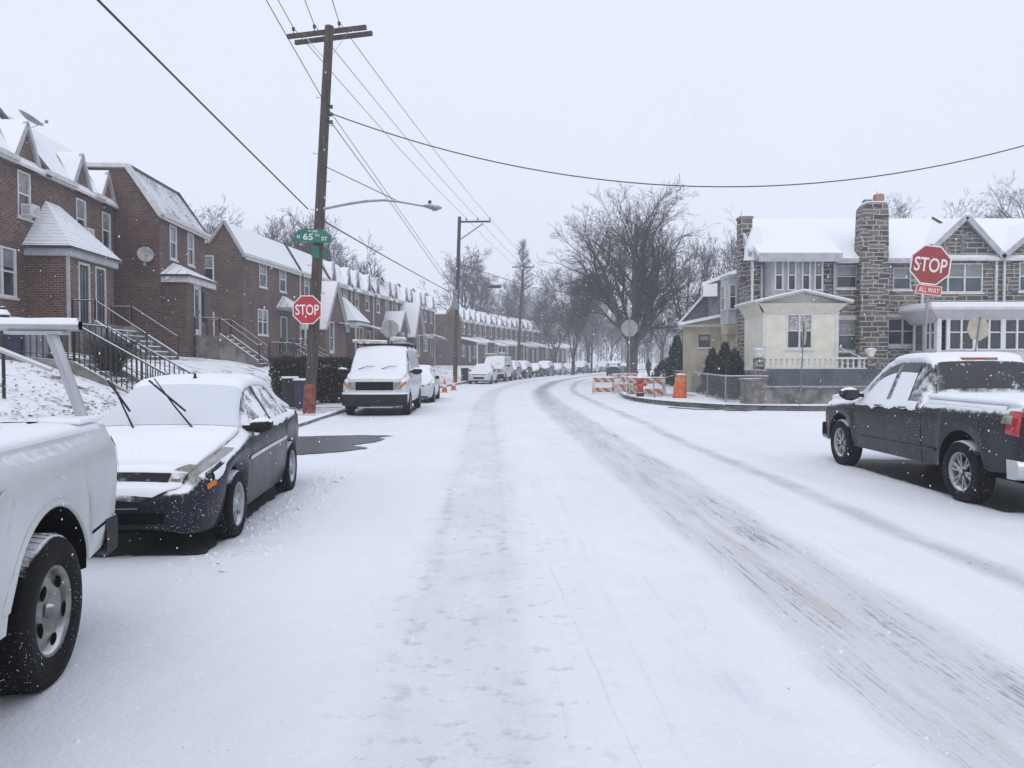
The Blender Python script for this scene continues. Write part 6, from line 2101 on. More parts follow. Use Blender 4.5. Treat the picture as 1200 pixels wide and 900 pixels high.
    for yy in np.linspace(-W+.02, W-.02, 17):
        k = abs(yy)/W; x = L+(.07 if white else .15)-.16*k**4
        rows.append([(x-.20, yy, .44), (x-.02, yy, .45), (x, yy, .50), (x, yy, .63), (x-.03, yy, .665), (x-.22, yy, .67)])
    bc = M['black_trim' if white else 'chrome']
    bp.grid(rows, bc, flip=True); bp.face(rows[0], bc); bp.face(rows[-1][::-1], bc)
    bp.build('rear_bumper', t)
    bp = MB(); rows = []
    for yy in np.linspace(-W+.03, W-.03, 17):
        k = abs(yy)/W; x = -.10+.22*k**3
        rows.append([(x+.25, yy, .40), (x+.02, yy, .42), (x, yy, .50), (x, yy, .66), (x+.03, yy, .70), (x+.25, yy, .71)])
    bp.grid(rows, M['chrome' if not white else 'black_trim']); bp.build('front_bumper', t)
    g = MB(); g.box(-.012, .03, -W*.55, W*.55, .74, 1.0, M['black_trim']); g.build('grille', t)
    c3 = MB(); c3.box(cab_r-.34, cab_r-.24, -.26, .26, roof-.09, roof-.015, M['lamp_red']); c3.box(cab_r-.30, cab_r-.232, -.22, -.08, roof-.08, roof-.03, M['lamp_clear']); c3.box(cab_r-.30, cab_r-.232, .08, .22, roof-.08, roof-.03, M['lamp_clear']); c3.build('brake_light', t)
    sn = MB()
    b.top(sn, .16, ck-.05, M['snow_thick'], .035, .96, 20, 20, .4, 1, .15)
    b.top(sn, ck+.85, cab_r-.32, M['snow_thick'], .06, 1.0, 24, 20, .3, 2, .15)
    b.top(sn, ck-.05, ck+.9, M['snow_thick'], .03, .98, 16, 20, .3, 5, .15)
    return t, b, sn


tb, bb_, sn = pickup('dark grey crew cab pickup dusted with snow, alloy wheels', (6.80, 14.55, -.19), R(-90), 'charcoal', 5.72, 'six', .98, 1.90, 1.33, .95, 4.60, .405, 5.6, .255, 3.62, group='pickup trucks in the near street', white=False)
bb_.top(sn, 3.62, 5.66, M['snow_thick'], .05, .99, 30, 20, .35, 7, .12)
sn.build('snow_layer', tb)
snow_ridge(tb, bb_, 1.5, 3.45, 4.25, 5.3, .016, 3, 40); snow_ridge(tb, bb_, 3.64, 5.45, 5.35, 8.0, .02, 5, 40)
for sg in (1, -1): sr = MB(); bb_.patch(sr, [(3.75, 4.4), (5.05, 4.45), (5.0, 4.98), (3.75, 5.0)], M['snow_thick'], .016, 26, 4, jag=.3, seed=8, both=False, side=sg); sr.build('clinging_snow', tb)
snow_ridge(tb, bb_, .30, 1.35, 4.3, 6.0, .014, 9)

tw_, bw_, sn = pickup('dirty white pickup with steel wheels and a ladder rack over its bed', (-2.50, -.67, .0), CAR_ROT(R(10.0)), 'white_dirty', 5.55, 'steel', .965, 1.80, 1.25, .95, 4.42, .385, 5.5, .225, 3.35, group='pickup trucks in the near street', white=True, snow_sides=False)
bw_.top(sn, 3.5, 5.42, M['snow_thick'], .018, 1.03, 30, 20, .4, 7, .12)
sn.build('snow_layer', tw_)
pl_ = Seams(tw_, 'panel_gap')
seam(bw_, pl_, [(5.02, 1.2), (5.5, 1.2)])
for sg in (1, -1):
    ar = MB(); rr = []
    for i in range(25):
        th = PI*i/24; x = 4.42-.47*math.cos(th); y, z = bw_.sec(x)[0]
        x2 = 4.42-.515*math.cos(th); z2 = z+.045*math.sin(th); j = min((k/10 for k in range(0, 50)), key=lambda k: abs(bw_.S(min(x2, 5.5), k).z-z2))
        yo = bw_.S(x2, j).y
        rr.append([(x, sg*(y-.01), z), (x, sg*(y+.012), z+.002), ((x+x2)/2, sg*((y+yo)/2+.016), (z+z2)/2), (x2, sg*(yo+.001), z2)])
    ar.grid(rr, M['white_dirty'], flip=sg > 0); ar.build('arch_lip', tw_)
f = MB(); f.lathe([(.001, -.006), (.085, -.006), (.095, 0)], 20, M['white_dirty'], axis='y'); fo = f.build('fuel_door', tw_); 
q = min((bw_.S(3.93, j/10) for j in range(0, 60)), key=lambda p: abs(p.z-.97)); fo.location = (q.x, -q.y-.002, q.z)
f = MB(); f.box(3.5, 5.2, -.62, .62, 1.268, 1.275, M['under']); f.build('bed_opening', tw_)
f = MB()
rows = [[(x, y, 1.277+.012*noise.noise(Vector((x*3, y*3, 2)))) for y in np.linspace(-.62, -.1, 8)] for x in np.linspace(3.5, 5.0, 14)]
rk = MB()
pb = Vector((5.36, -.80, 1.24)); pt = Vector((5.30, -.64, 1.80))
rk.tube([pb, pt], .034, 12, M['alu'])
rk.tube([pt+Vector((0, .0, -.22)), pt+Vector((0, .55, .02))], .016, 8, M['alu'])
rk.box(5.24, 5.36, -.72, -.40, 1.795, 1.815, M['alu'])
ro_ = rk.build('ladder_rack', tw_)
lg = MB(); lg.tube([Vector((5.36, .80, 1.24)), Vector((5.30, .64, 1.80))], .034, 12, M['alu']); lg.build('leg', ro_)
cb_ = MB(); cb_.tube([(5.30, -.80, 1.85), (5.30, .92, 1.85)], .034, 14, M['alu']); cb_.lathe([(.029, -.805), (.001, -.8051)], 12, M['under'], axis='y', center=(5.30, 0, 1.85))
cb_.build('crossbar', ro_)
s_ = MB(); rows = []
for y in np.linspace(-.79, .91, 40):
    rows.append([(5.30+.031*math.cos(a), y, 1.85+.031*math.sin(a)+.016*math.sin(a)*(1+.3*noise.noise(Vector((y*5, 0, 0))))) for a in np.linspace(.15, PI-.15, 8)])
s_.grid(rows, M['snow_thick'], flip=True); s_.build('snow_cap', ro_)
pp_ = MB(); pp_.prism([(5.05, -.88, 1.262), (5.45, -.88, 1.262), (5.45, -.60, 1.262), (5.15, -.60, 1.262)], (0, 0, .035), M['snow_thick']); bevel(pp_.build('snow_cap', tw_), .016)

# ------------------------------------------------------------------ white van with roof pipes
def van(label, loc, rot, rack=True, group=None, detail=True):
    t = thing('van', label, 'van', loc, rot, group)
    b = Body(5.35,
        W=[(0, .80), (.04, .90), (.12, .955), (.3, .985), (.8, 1.0), (4.9, 1.0), (5.3, .97), (5.35, .93)],
        zb=[(0, .42), (.2, .36), (4.8, .36), (5.35, .45)],
        zs=[(0, .86), (.05, 1.0), (.15, 1.05), (.6, 1.10), (.95, 1.16), (1.4, 1.2), (5.3, 1.2), (5.35, 1.15)],
        zt=[(0, .95), (.05, 1.10), (.14, 1.17), (.45, 1.24), (.80, 1.30), (.88, 1.33), (1.15, 1.62), (1.42, 1.90), (1.62, 2.02), (1.95, 2.07), (3.5, 2.09), (5.1, 2.07), (5.25, 2.02), (5.32, 1.6), (5.35, 1.3)],
        wt=[(0, .62), (.1, .80), (.5, .86), (.88, .87), (1.2, .84), (1.5, .80), (1.9, .79), (5.1, .80), (5.35, .8)],
        arches=[(.93, .43, .37), (4.42, .43, .37)], flare=.012, tuck=.06, crown=.03)
    m = MB(); b.mesh(m, M['white_paint']); m.build('body', t, sharp=38, weld=True)
    car_underbody(t, .3, 5.1, .72, .34, .9)
    add_wheels(t, (.93, 4.42), .885, .365, .22, .215, 'steel')
    bpatch(b, t, 'front_window', [(1.18, 5.4), (1.85, 5.4), (1.85, 7.9), (1.52, 7.7)], M['car_glass_f'], .006, 10, 6)
    w = MB(); b.patch(w, [(.90, 8.8), (1.50, 8.9), (1.50, 13), (.90, 13)], M['car_glass'], .006, 10, 10); w.build('windscreen', t)
    s = Seams(t); seam(b, s, [(1.02+.38, 1.5), (1.12, 5.3)], .012); seam(b, s, [(1.95, .3), (1.95, 8)], .012); seam(b, s, [(3.2, .3), (3.2, 8)], .012)
    mirror(t, 1.22, .99, 1.34, 'black_trim', 1.5)
    g = MB(); g.box(-.012, .03, -.56, .56, .78, 1.03, M['under'])
    for i in range(3): g.box(-.02, -.011, -.54, .54, .83+i*.065, .842+i*.065, M['black_trim'])
    g.build('grille', t)
    for sg in (-1, 1):
        l = MB(); l.box(-.014, .03, sg*.57, sg*.79, .80, 1.02, M['lamp_clear']); l.build('headlight', t)
        l = MB(); b.patch(l, [(.004, 4.1), (.16, 4.0), (.14, 5.1), (.006, 5.4)], M['lamp_amber'], .008, 5, 5, both=False, side=sg); l.build('indicator', t)
        l = MB(); b.patch(l, [(5.25, 3.0), (5.34, 3.0), (5.34, 5.0), (5.25, 5.0)], M['lamp_red'], .008, 5, 5, both=False, side=sg); l.build('tail_light', t)
    bp = MB(); rows = []
    for yy in np.linspace(-.98, .98, 17):
        k = abs(yy); x = -.13+.22*k**4
        rows.append([(x+.3, yy, .30), (x+.03, yy, .31), (x, yy, .36), (x, yy, .66), (x+.03, yy, .69), (x+.3, yy, .70)])
    bp.grid(rows, M['black_trim']); bo = bp.build('front_bumper', t)
    sb = MB()
    for r_ in zip(rows[:-1], rows[1:]):
        (a, b2) = r_; sb.face([(a[4][0]-.03, a[4][1], .702), (b2[4][0]-.03, b2[4][1], .702), (b2[5][0], b2[5][1], .735), (a[5][0], a[5][1], .735)][::-1], M['snow_thick']); sb.face([(a[4][0]-.03, a[4][1], .66), (b2[4][0]-.03, b2[4][1], .66), (b2[4][0]-.03, b2[4][1], .702), (a[4][0]-.03, a[4][1], .702)][::-1], M['snow_thick'])
    sb.build('snow_cap', bo)
    v = MB(); v.box(-.02, .1, -.55, .5, .25, .28, M['chrome']); v.build('air_dam', t)
    sn = MB()
    b.top(sn, .13, .86, M['snow_thick'], .045, .98, 16, 20, .3, 1, .15)
    b.top(sn, .84, 1.62, M['snow_thick'], .030, .97, 18, 20, .2, 2, .12)
    b.top(sn, 1.55, 5.2, M['snow_thick'], .05, 1.0, 30, 20, .3, 3, .2)
    sn.build('snow_layer', t)
    for y0, y1 in ((.62, .12), (-.08, -.58)):
        wm = MB(); a = b.S(.90, 13); a.y = y0; a.z += .03
        c = b.S(.955, 13); c.y = y1; c.z += .075; c.x -= .03
        wm.tube([a, a.lerp(c, .5)+Vector((-.01, 0, .045)), c], [.012, .011, .006], 6, M['rubber']); wm.build('wiper', t)
    if rack:
        ro = bpy.data.objects.new('roof_rack', None); COL.objects.link(ro); ro.parent = t
        for x in (2.0, 3.3, 4.6):
            k = MB(); k.bar((x, -.86, 2.20), (x, .86, 2.20), .04, .04, M['black_trim'])
            for y in (-.80, .80): k.bar((x, y, 2.04), (x, y, 2.19), .04, .04, M['black_trim'])
            k.build('rack_bar', ro)
        c = MB()
        for i, (y, z) in enumerate(((.66, 2.28), (.46, 2.28))):
            c.tube([(1.55+.08*i, y, z), (5.2, y+.02, z)], .075, 12, M['tan_pvc'])
        c.build('roof_pipe', ro)
        c = MB()
        c.tube([(1.80, -.15, 2.27), (1.86, .95, 2.30)], .06, 10, M['tan_pvc'])
        c.build('roof_pipe', ro)
        c = MB()
        for y in (-.35, -.70): c.bar((1.9, y, 2.26), (5.0, y, 2.26), .03, .06, M['alu'])
        for i in range(11): c.tube([(2.0+i*.29, -.35, 2.26), (2.0+i*.29, -.70, 2.26)], .015, 6, M['alu'])
        c.tube([(1.95, -.30, 2.38), (2.7, -.62, 2.38)], .075, 12, M['white_paint'])
        c.build('ladder', ro)
    return t
van('white work van with pipes and ladder on its roof, beside the hedge', (-4.12, 23.0, 0), CAR_ROT(R(2.0)), group='cars parked along the left kerb')

# ------------------------------------------------------------------ parked cars down the street
_gen = {}
def generic(kind, paint):
    k = (kind, paint)
    if k in _gen: return _gen[k]
    if kind == 'sedan': roof, hood, L, tailz = 1.44, .90, 4.6, 1.06
    elif kind == 'suv': roof, hood, L, tailz = 1.70, 1.04, 4.6, 1.60
    else: roof, hood, L, tailz = 1.56, .95, 4.4, 1.45
    sb = hood+.06; e = 1.25
    if kind == 'sedan': tail = [(3.3, roof-.04), (3.95, tailz+.03), (4.15, tailz), (L-.06, tailz-.04), (L, tailz-.18)]
    else: tail = [(L-.7, roof-.03), (L-.3, roof-.12), (L-.08, roof-.5), (L, hood+.02)]
    b = Body(L,
        W=[(0, .56), (.08, .74), (.3, .84), (.8, .88), (L-.8, .88), (L-.15, .80), (L, .62)],
        zb=[(0, .28), (.3, .22), (L-.4, .22), (L, .34)],
        zs=[(0, .50), (.1, hood-.24), (.4, hood-.13), (e, hood-.01), (2, sb), (L-.4, sb+.02), (L, sb-.12)],
        zt=[(0, .56), (.1, hood-.17), (.3, hood-.09), (e, hood+.03), (e+.12, hood+.07), (2.05, roof-.07), (2.35, roof-.01), (2.8, roof)] + tail,
        wt=[(0, .45), (.2, .68), (e, .76), (2.1, .60), (2.8, .60), (L-.9, .60), (L-.3, .66), (L, .5)],
        arches=[(.85, .36, .31), (L-.95, .36, .31)], flare=.01, tuck=.07)
    m = MB(); b.mesh(m, M[paint]); body = m.mesh('body', 40, True)
    u = MB(); u.box(.25, L-.25, -.62, .62, .2, .7, M['under']); um = u.mesh('underbody')
    sw = []
    for q in (1, -1): g = MB(); b.patch(g, [(1.55, 5.3), (L-1.0, 5.3), (L-1.25, 8.0), (2.05, 8.0)], M['car_glass_f'], .006, 14, 5, both=False, side=q); sw.append(('side_window', g.mesh('side_window')))
    g = MB(); b.patch(g, [(e+.1, 8.8), (2.0, 8.8), (2.0, 13), (e+.1, 13)], M['car_glass_f'], .006, 8, 8); ws = g.mesh('windscreen')
    for q in (1, -1): g = MB(); b.patch(g, [(.09, 5.2), (.45, 4.9), (.40, 6.5), (.14, 9.6)], M['lamp_clear'], .006, 6, 4, both=False, side=q); sw.append(('headlight', g.mesh('headlight')))
    g = MB(); g.box(-.012, .03, -.40, .40, .38, .52, M['under']); b.patch(g, [(.05, 9.8), (.10, 9.8), (.10, 13), (.05, 13)], M['black_trim'], .006, 3, 6); gr = g.mesh('grille')
    for q in (1, -1): g = MB(); b.patch(g, [(L-.06, 3.2), (L-.30, 3.6), (L-.30, 5), (L-.05, 5.2)], M['lamp_red'], .006, 5, 4, both=False, side=q); sw.append(('tail_light', g.mesh('tail_light')))
    s = MB(); b.top(s, .15, e, M['snow_thick'], .035, .98, 12, 12, .3, 1, .15); b.top(s, e-.03, 2.15, M['snow_thick'], .025, .97, 10, 12, .3, 2, .15); b.top(s, 2.05, L-.9 if kind != 'sedan' else 3.35, M['snow_thick'], .045, 1., 14, 12, .3, 3, .2)
    if kind == 'sedan': b.top(s, 3.25, L-.1, M['snow_thick'], .04, .97, 10, 12, .3, 4, .15)
    snm = s.mesh('snow_layer')
    for q in (1, -1): p = MB(); p.box(1.55, 1.72, q*.84, q*1.0, hood+.02, hood+.15, M['black_trim']); sw.append(('mirror', p.mesh('mirror')))
    _gen[k] = (L, [('body', body), ('underbody', um), ('windscreen', ws), ('grille', gr), ('snow_layer', snm)] + sw)
    return _gen[k]


def parked(kind, paint, label, x, y, ang, rev=False, group='cars parked along the left kerb'):
    L, parts = generic(kind, paint)
    t = thing('parked_car', label, 'car', (x, y, 0), CAR_ROT(ang) + (PI if rev else 0), group)
    for n, me in parts: put(n, me, t)
    tm, rm = wheel_meshes(.33, .2, .205, 'seven')
    for xx in (.85, L-.95):
        for sg in (-1, 1):
            w = put('wheel', tm, t, (xx, sg*.775, .32), (0, xx+sg, PI if sg > 0 else 0)); put('rim', rm, w)
    return t


def heading(y): return -math.atan((c_road(y+2)-c_road(y-2))/4)
parked('sedan', 'white_paint', 'white saloon parked close behind the white work van', c_road(31.5)-3.22, 30.3, R(1.5))
row = [('sedan', 'white_paint', 'snow covered pale saloon first past the second pole', 56.0),
       ('suv', 'dark_red', 'maroon hatchback with snowy bonnet, right behind distant white van', 69.0),
       ('suv', 'charcoal', 'dark tall car parked behind the maroon hatchback', 74.5),
       ('sedan', 'charcoal', 'low dark saloon half hidden behind the dark tall car', 81.0),
       ('suv', 'dark_blue', 'dark blue car with thick white roof, mid way along the far parked row', 87.0),
       ('sedan', 'silver', 'silver saloon after the dark blue car in the far parked row', 94.0),
       ('sedan', 'white_paint', 'white saloon where the far parked row bends right', 101.0),
       ('suv', 'dark_blue', 'bluish car beyond the white saloon at the bend', 108.0),
       ('sedan', 'white_paint', 'faint white car next to last at the hazy end of the parked row', 115.0),
       ('suv', 'silver', 'faint silver car last at the hazy end of the parked row', 122.0)]
for kind, paint, lab, y in row: parked(kind, paint, lab, c_road(y)-3.35, y, heading(y+2))
van('distant white van with ladder rack between two parked cars', (c_road(62.5)-3.35, 62.5, 0), CAR_ROT(heading(64)), group='cars parked along the left kerb')
parked('suv', 'charcoal', 'snow topped dark car parked left of the big tree, beyond barricades', c_road(90)+5.6, 93.5, heading(92), rev=True, group='cars by the big tree')
parked('sedan', 'charcoal', 'faint car farther off behind the snow topped car by the big tree', c_road(102)+5.4, 105, heading(103), rev=True, group='cars by the big tree')
# ------------------------------------------------------------------ bare trees, hedges, evergreens
def bare_tree(seed, H, trunk_h, r0, spread, limbs, levels=4, droop=.02, twig=.010, kids=(5, 6, 5), bark='bark', lean=(0, 0), tw=None, len0=.62, up=.10, split=1., multi=False):
    """trunk mesh (trunk and main limbs) and crown mesh (branches and twigs)"""
    rnd = random.Random(seed)
    T, Cn = MB(), MB()
    B, TW = M[bark], M[tw or 'twig']

    def branch(p, d, L, r, lv):
        nseg = 5 if lv < 2 else (4 if lv == 2 else 3)
        path, rad = [p], [r]
        q = p; dd = d.copy()
        for i in range(nseg):
            wob = .16 if lv else .08
            dd = dd + Vector((rnd.gauss(0, wob), rnd.gauss(0, wob), rnd.gauss(0, wob*.6) + (up if lv < 3 else up*.2-droop)))
            dd.normalize(); q = q + dd*(L/nseg); path.append(q)
            rad.append(max(twig*.6, r*(1-.72*(i+1)/nseg)))
        mb = T if lv <= 1 else Cn
        mb.tube(path, rad, (8, 6, 5, 3, 3, 3)[min(lv, 5)], B if lv <= 1 else TW, caps=False)
        if lv >= levels: return
        n = kids[min(lv-1, len(kids)-1)] if lv > 0 else limbs
        for i in range(n):
            k = rnd.uniform(.25, 1.0) if lv > 0 else 1
            i0 = min(nseg-1, int(k*nseg)); f = k*nseg-i0
            pp = path[i0].lerp(path[i0+1], min(1, f)); rr = rad[i0]*(1-f*.3)
            ax = (path[i0+1]-path[i0]).normalized()
            side = ax.orthogonal().normalized(); side.rotate(Matrix.Rotation(rnd.uniform(0, 2*PI), 3, ax))
            an = rnd.uniform(.35, .85)
            nd = (ax*math.cos(an)+side*math.sin(an)).normalized()
            branch(pp, nd, L*rnd.uniform(.42, .70)*(1.1-.45*k), min(rr*.72, r*.6), lv+1)
    base = Vector((0, 0, -.2)); top = Vector((lean[0], lean[1], trunk_h))
    path = [base.lerp(top, i/6)+Vector((rnd.gauss(0, .04*r0*4), rnd.gauss(0, .04*r0*4), 0))*(i > 0) for i in range(7)]
    T.tube(path, [r0*(1.35 if i == 0 else 1.12-.05*i) for i in range(7)], 14, B, caps=False)
    for i in range(limbs):
        az = 2*PI*(i+rnd.uniform(-.3, .3))/limbs
        tilt = spread*rnd.uniform(.25, 1.05) if limbs > 1 else 0
        d = Vector((math.cos(az)*math.sin(tilt), math.sin(az)*math.sin(tilt), math.cos(tilt)))
        st = path[-1].lerp(path[-3], rnd.uniform(0, split)) if not multi else path[rnd.randint(2, 6)]
        branch(st, d, (H-trunk_h)*len0*rnd.uniform(.85, 1.15), r0*.55*rnd.uniform(.7, 1.), 1)
    return T.mesh('trunk'), Cn.mesh('crown')


def plant_tree(meshes, label, loc, rz=0., s=1., sz=None, group='bare winter trees', name='bare_tree'):
    t = thing(name, label, 'tree', loc, rz, group)
    t.scale = (s, s, sz or s)
    put('trunk', meshes[0], t); put('crown', meshes[1], t)
    return t

syc = bare_tree(11, 15.6, 3.3, .46, .98, 10, 5, kids=(9, 8, 5, 3), bark='bark_syc', tw='twig_syc', len0=.69, up=.09, twig=.013, split=.8)
q = P(741, 436, 60); plant_tree(syc, 'big spreading bare sycamore at the kerb corner behind the barricades', (q.x, 60, .1), .4, .98, .96)
medf = bare_tree(9, 13, 3.0, .26, .70, 8, 5, kids=(8, 7, 5, 3), len0=.60, up=.10, twig=.0105)
med = bare_tree(5, 13, 3.0, .28, .62, 7, 5, kids=(7, 6, 5, 2), len0=.64, up=.14, twig=.019)
thin = bare_tree(47, 14, 3.5, .26, .55, 6, 4, kids=(8, 7, 5), len0=.62, up=.14, twig=.016)
vas = bare_tree(23, 12, 2.5, .25, .60, 9, 4, kids=(10, 8, 5), len0=.7, up=.10, twig=.021)
nar = bare_tree(31, 15, 2, .30, .30, 5, 4, kids=(14, 10, 6), len0=.75, up=.12, twig=.03)
cyp = MB(); ct = MB(); rnd = random.Random(3)
ct.tube([(0, 0, -.3), (0, 0, 10), (0, 0, 19.5)], [.32, .2, .03], 8, M['bark'], caps=False)
for i in range(260):
    z = 3+16.2*(i/260)**.9; rr = 2.9*(1-(z-3)/17)**.8+.15; a = rnd.uniform(0, 2*PI)
    tip = Vector((math.cos(a)*rr, math.sin(a)*rr, z+rr*.55)); base = Vector((0, 0, z))
    cyp.tube([base, base.lerp(tip, .5)+Vector((0, 0, -.1)), tip], [.05, .03, .015], 3, M['twig'], caps=False)
    for k in range(5):
        b = base.lerp(tip, rnd.uniform(.4, 1)); cyp.tube([b, b+Vector((rnd.gauss(0, .4), rnd.gauss(0, .4), rnd.uniform(.1, .7)))], [.022, .012], 3, M['twig'], caps=False)
cypm = (ct.mesh('trunk'), cyp.mesh('crown'))

TL = [  # meshes, photo column, depth, photo row of the top, width factor, turn, label
    (medf, 232, 46, 224, .8, .3, 'small bare tree crown above the ribbed roof'),
    (medf, 264, 58, 247, .8, 1.9, 'bare tree crown left of the end house gable'),
    (vas, 380, 66, 248, .9, .5, 'vase shaped bare tree behind the end house, around the pole'),
    (vas, 338, 72, 240, .8, 2.2, 'bare tree behind the end house roof, left of vase shaped tree'),
    (med, 548, 128, 285, 1., .9, 'tall hazy bare tree behind the second utility pole'),
    (med, 590, 138, 318, 1., 2.9, 'smaller hazy bare tree left of the narrow pointed tree'),
    (cypm, 613, 150, 279, 1., 0, 'narrow pointed tree rising above the far row'),
    (thin, 848, 52, 246, .8, 2.4, 'tall bare tree behind the stone corner house'),
    (thin, 806, 66, 262, .8, 1.1, 'slender bare tree between the sycamore and the stone corner house'),
    (medf, 1076, 72, 217, .75, .2, 'round bare crown showing above the roof right of big chimney'),
    (medf, 1200, 66, 203, .75, 1.4, 'bare crown above the roofs at the right edge'),
    (nar, 672, 96, 300, .9, .3, 'dark dense bare tree left of the big sycamore'),
    (nar, 650, 118, 332, .9, 1.7, 'hazy bare tree at the far end of the row roofs'),
    (thin, 690, 128, 325, 1., 3.0, 'hazy bare tree between dense dark tree and sycamore'),
    (thin, 776, 110, 318, .9, 4.2, 'hazy bare tree right behind the sycamore trunk'),
    (nar, 716, 150, 352, 1., .6, 'faint bare tree beyond the end of the street, left of sycamore trunk'),
    (thin, 760, 165, 350, 1., 1.0, 'faint bare tree beyond the end of the street, right of sycamore trunk'),
    (thin, 812, 130, 335, 1., 2.0, 'faint bare tree left of the cream wing'),
    (med, 630, 190, 345, 1., 3.3, 'palest bare tree above the far row end'),
    (vas, 690, 185, 352, 1., 5.3, 'faint rounded tree at the vanishing end of the street'),
]
def top_of(ms): return max(v.co.z for m_ in ms for v in m_.vertices)
for mt, px, Y, ty, wf, rz, lab in TL:
    q = P(px, ty, Y); z0 = max(0, zfar(q.x, Y)+.2)
    k = (q.z - z0)/top_of(mt); plant_tree(mt, lab, (q.x, Y, z0), rz, k*wf, k)
wood = MB(); rnd = random.Random(8)
for i in range(280):
    x = rnd.uniform(-10, 120); y = 200+rnd.uniform(0, 60)+abs(x-40)*.1; h = rnd.uniform(7, 15)*(1+.2*math.sin(x*.2)); z = zfar(x, y)
    wood.tube([(x, y, z), (x, y, z+h*.6), (x+rnd.gauss(0, .5), y, z+h)], [.13, .09, .03], 3, M['twig'], caps=False)
    for k in range(22):
        b = Vector((x, y, z+h*rnd.uniform(.04, .95))); a = rnd.uniform(0, 2*PI); l = h*rnd.uniform(.12, .32)
        tip = b+Vector((math.cos(a)*l, math.sin(a)*l, l*.7)); wood.tube([b, tip], [.07, .03], 3, M['twig'], caps=False)
        for m_ in range(3):
            c = b.lerp(tip, rnd.uniform(.4, 1)); wood.tube([c, c+Vector((rnd.gauss(0, .6), rnd.gauss(0, .6), rnd.uniform(.2, 1)))], [.035, .02], 3, M['twig'], caps=False)
o = wood.build('distant_woods'); o['kind'] = 'stuff'

# arborvitae
def leaf_cloud(n, fn, size, mat, seed, updir=True):
    rnd = random.Random(seed); mb = MB()
    for i in range(n):
        p, out = fn(rnd)
        d = (out + Vector((rnd.gauss(0, .5), rnd.gauss(0, .5), rnd.gauss(.35, .5)))).normalized()
        s = d.orthogonal().normalized(); s.rotate(Matrix.Rotation(rnd.uniform(0, 2*PI), 3, d))
        L = size*rnd.uniform(.6, 1.5); w = L*.32
        mb.face([p-s*w, p+d*L*.5-s*w*.6, p+d*L, p+d*L*.5+s*w*.6, p+s*w], mat)
    return mb
def cone_fn(h, r):
    def f(rnd):
        z = h*(1-(rnd.random())**.55)*.98+.05; k = (1-z/h)**.72
        rr = r*k*(.55+.5*rnd.random()**.5)*(1+.16*math.sin(z*9+rnd.random())); a = rnd.uniform(0, 2*PI)
        return Vector((rr*math.cos(a), rr*math.sin(a), z)), Vector((math.cos(a), math.sin(a), .6))
    return f
am = leaf_cloud(3200, cone_fn(2.2, .62), .12, M['leaf'], 4).mesh('crown')
tm_ = MB(); tm_.tube([(0, 0, -.1), (0, 0, 1.9)], [.05, .015], 6, M['bark']); tmm = tm_.mesh('trunk')
rnd = random.Random(2)
for i, (px, Y, s) in enumerate(((851, 30.5, .92), (840, 33.2, 1.06), (826, 35.8, .96), (817, 38.2, .86), (808, 40.6, .98), (803, 43.5, 1.1), (795, 46, 1.2), (787, 48, 1.42))):
    q = P(px, 424, Y)
    t = thing('arborvitae', 'dark conical arborvitae behind the chain link fence, %s from the right' % ords[i], 'shrub', (q.x+.35, Y, .15), rnd.uniform(0, 6), 'arborvitae behind the chain link fence')
    t.scale = (s*.95, s*.95, s); put('trunk', tmm, t); put('crown', am, t)
lm = leaf_cloud(3000, lambda r_: ((lambda a, b: (Vector((2.6*math.cos(a)*math.cos(b)*r_.uniform(.7, 1.), 1.6*math.sin(a)*math.cos(b)*r_.uniform(.7, 1.), 1.7*abs(math.sin(b))*r_.uniform(.7, 1.05))), Vector((math.cos(a), math.sin(a), .5))))(r_.uniform(0, 2*PI), r_.uniform(0, PI/2))), .2, M['leaf'], 9)
q = P(784, 432, 56); o = lm.build('evergreen_bush', None, (q.x+.3, 57, .1)); o.scale = (.55, .6, 1.); tag(o, 'low dark evergreen bush beyond the chain link fence, right of the walker', 'shrub')

# clipped hedges by the leaning pole
def hedge(label, x0, x1, y0, y1, z0, z1, seed, n=6500):
    t = thing('hedge', label, 'hedge', ((x0+x1)/2, (y0+y1)/2, z0), 0, 'brown clipped hedges by the left pavement')
    a, b, h = (x1-x0)/2, (y1-y0)/2, z1-z0
    def f(rnd):
        while True:
            p = Vector((rnd.uniform(-1, 1), rnd.uniform(-1, 1), rnd.uniform(-1, 1)))
            m = max(abs(p.x), abs(p.y), p.z)
            if m > .8 or rnd.random() < .06: break
        k = 1+.07*noise.noise(Vector((p.x*2.5+seed, p.y*2.5, p.z*2.5))); taper = .80+.20*min(1, (p.z+1)*.8)
        out = Vector((p.x if abs(p.x) > .75 else 0, p.y if abs(p.y) > .75 else 0, p.z if p.z > .75 else 0))
        return Vector((p.x*a*k*taper, p.y*b*k*taper, (p.z+1)/2*h*k)), out+Vector((0, 0, .1))
    leaf_cloud(n, f, .085, M['hedge'], seed).build('foliage', t)
    rnd = random.Random(seed); st = MB()
    for i in range(60):
        x, y = rnd.uniform(-.85, .85)*a, rnd.uniform(-.8, .8)*b
        st.tube([(x*.7, y*.7, -.1), (x, y, h*.75)], [.016, .008], 4, M['bark'])
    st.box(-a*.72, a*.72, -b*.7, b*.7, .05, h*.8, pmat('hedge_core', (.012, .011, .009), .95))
    st.build('stems', t)
hedge('brown clipped hedge left of leaning pole', -8.15, -7.05, 25.8, 27.2, .40, 1.72, 3)
hedge('brown clipped hedge right of leaning pole, beside the white work van', -7.25, -5.95, 27.2, 29.0, .22, 1.72, 7)
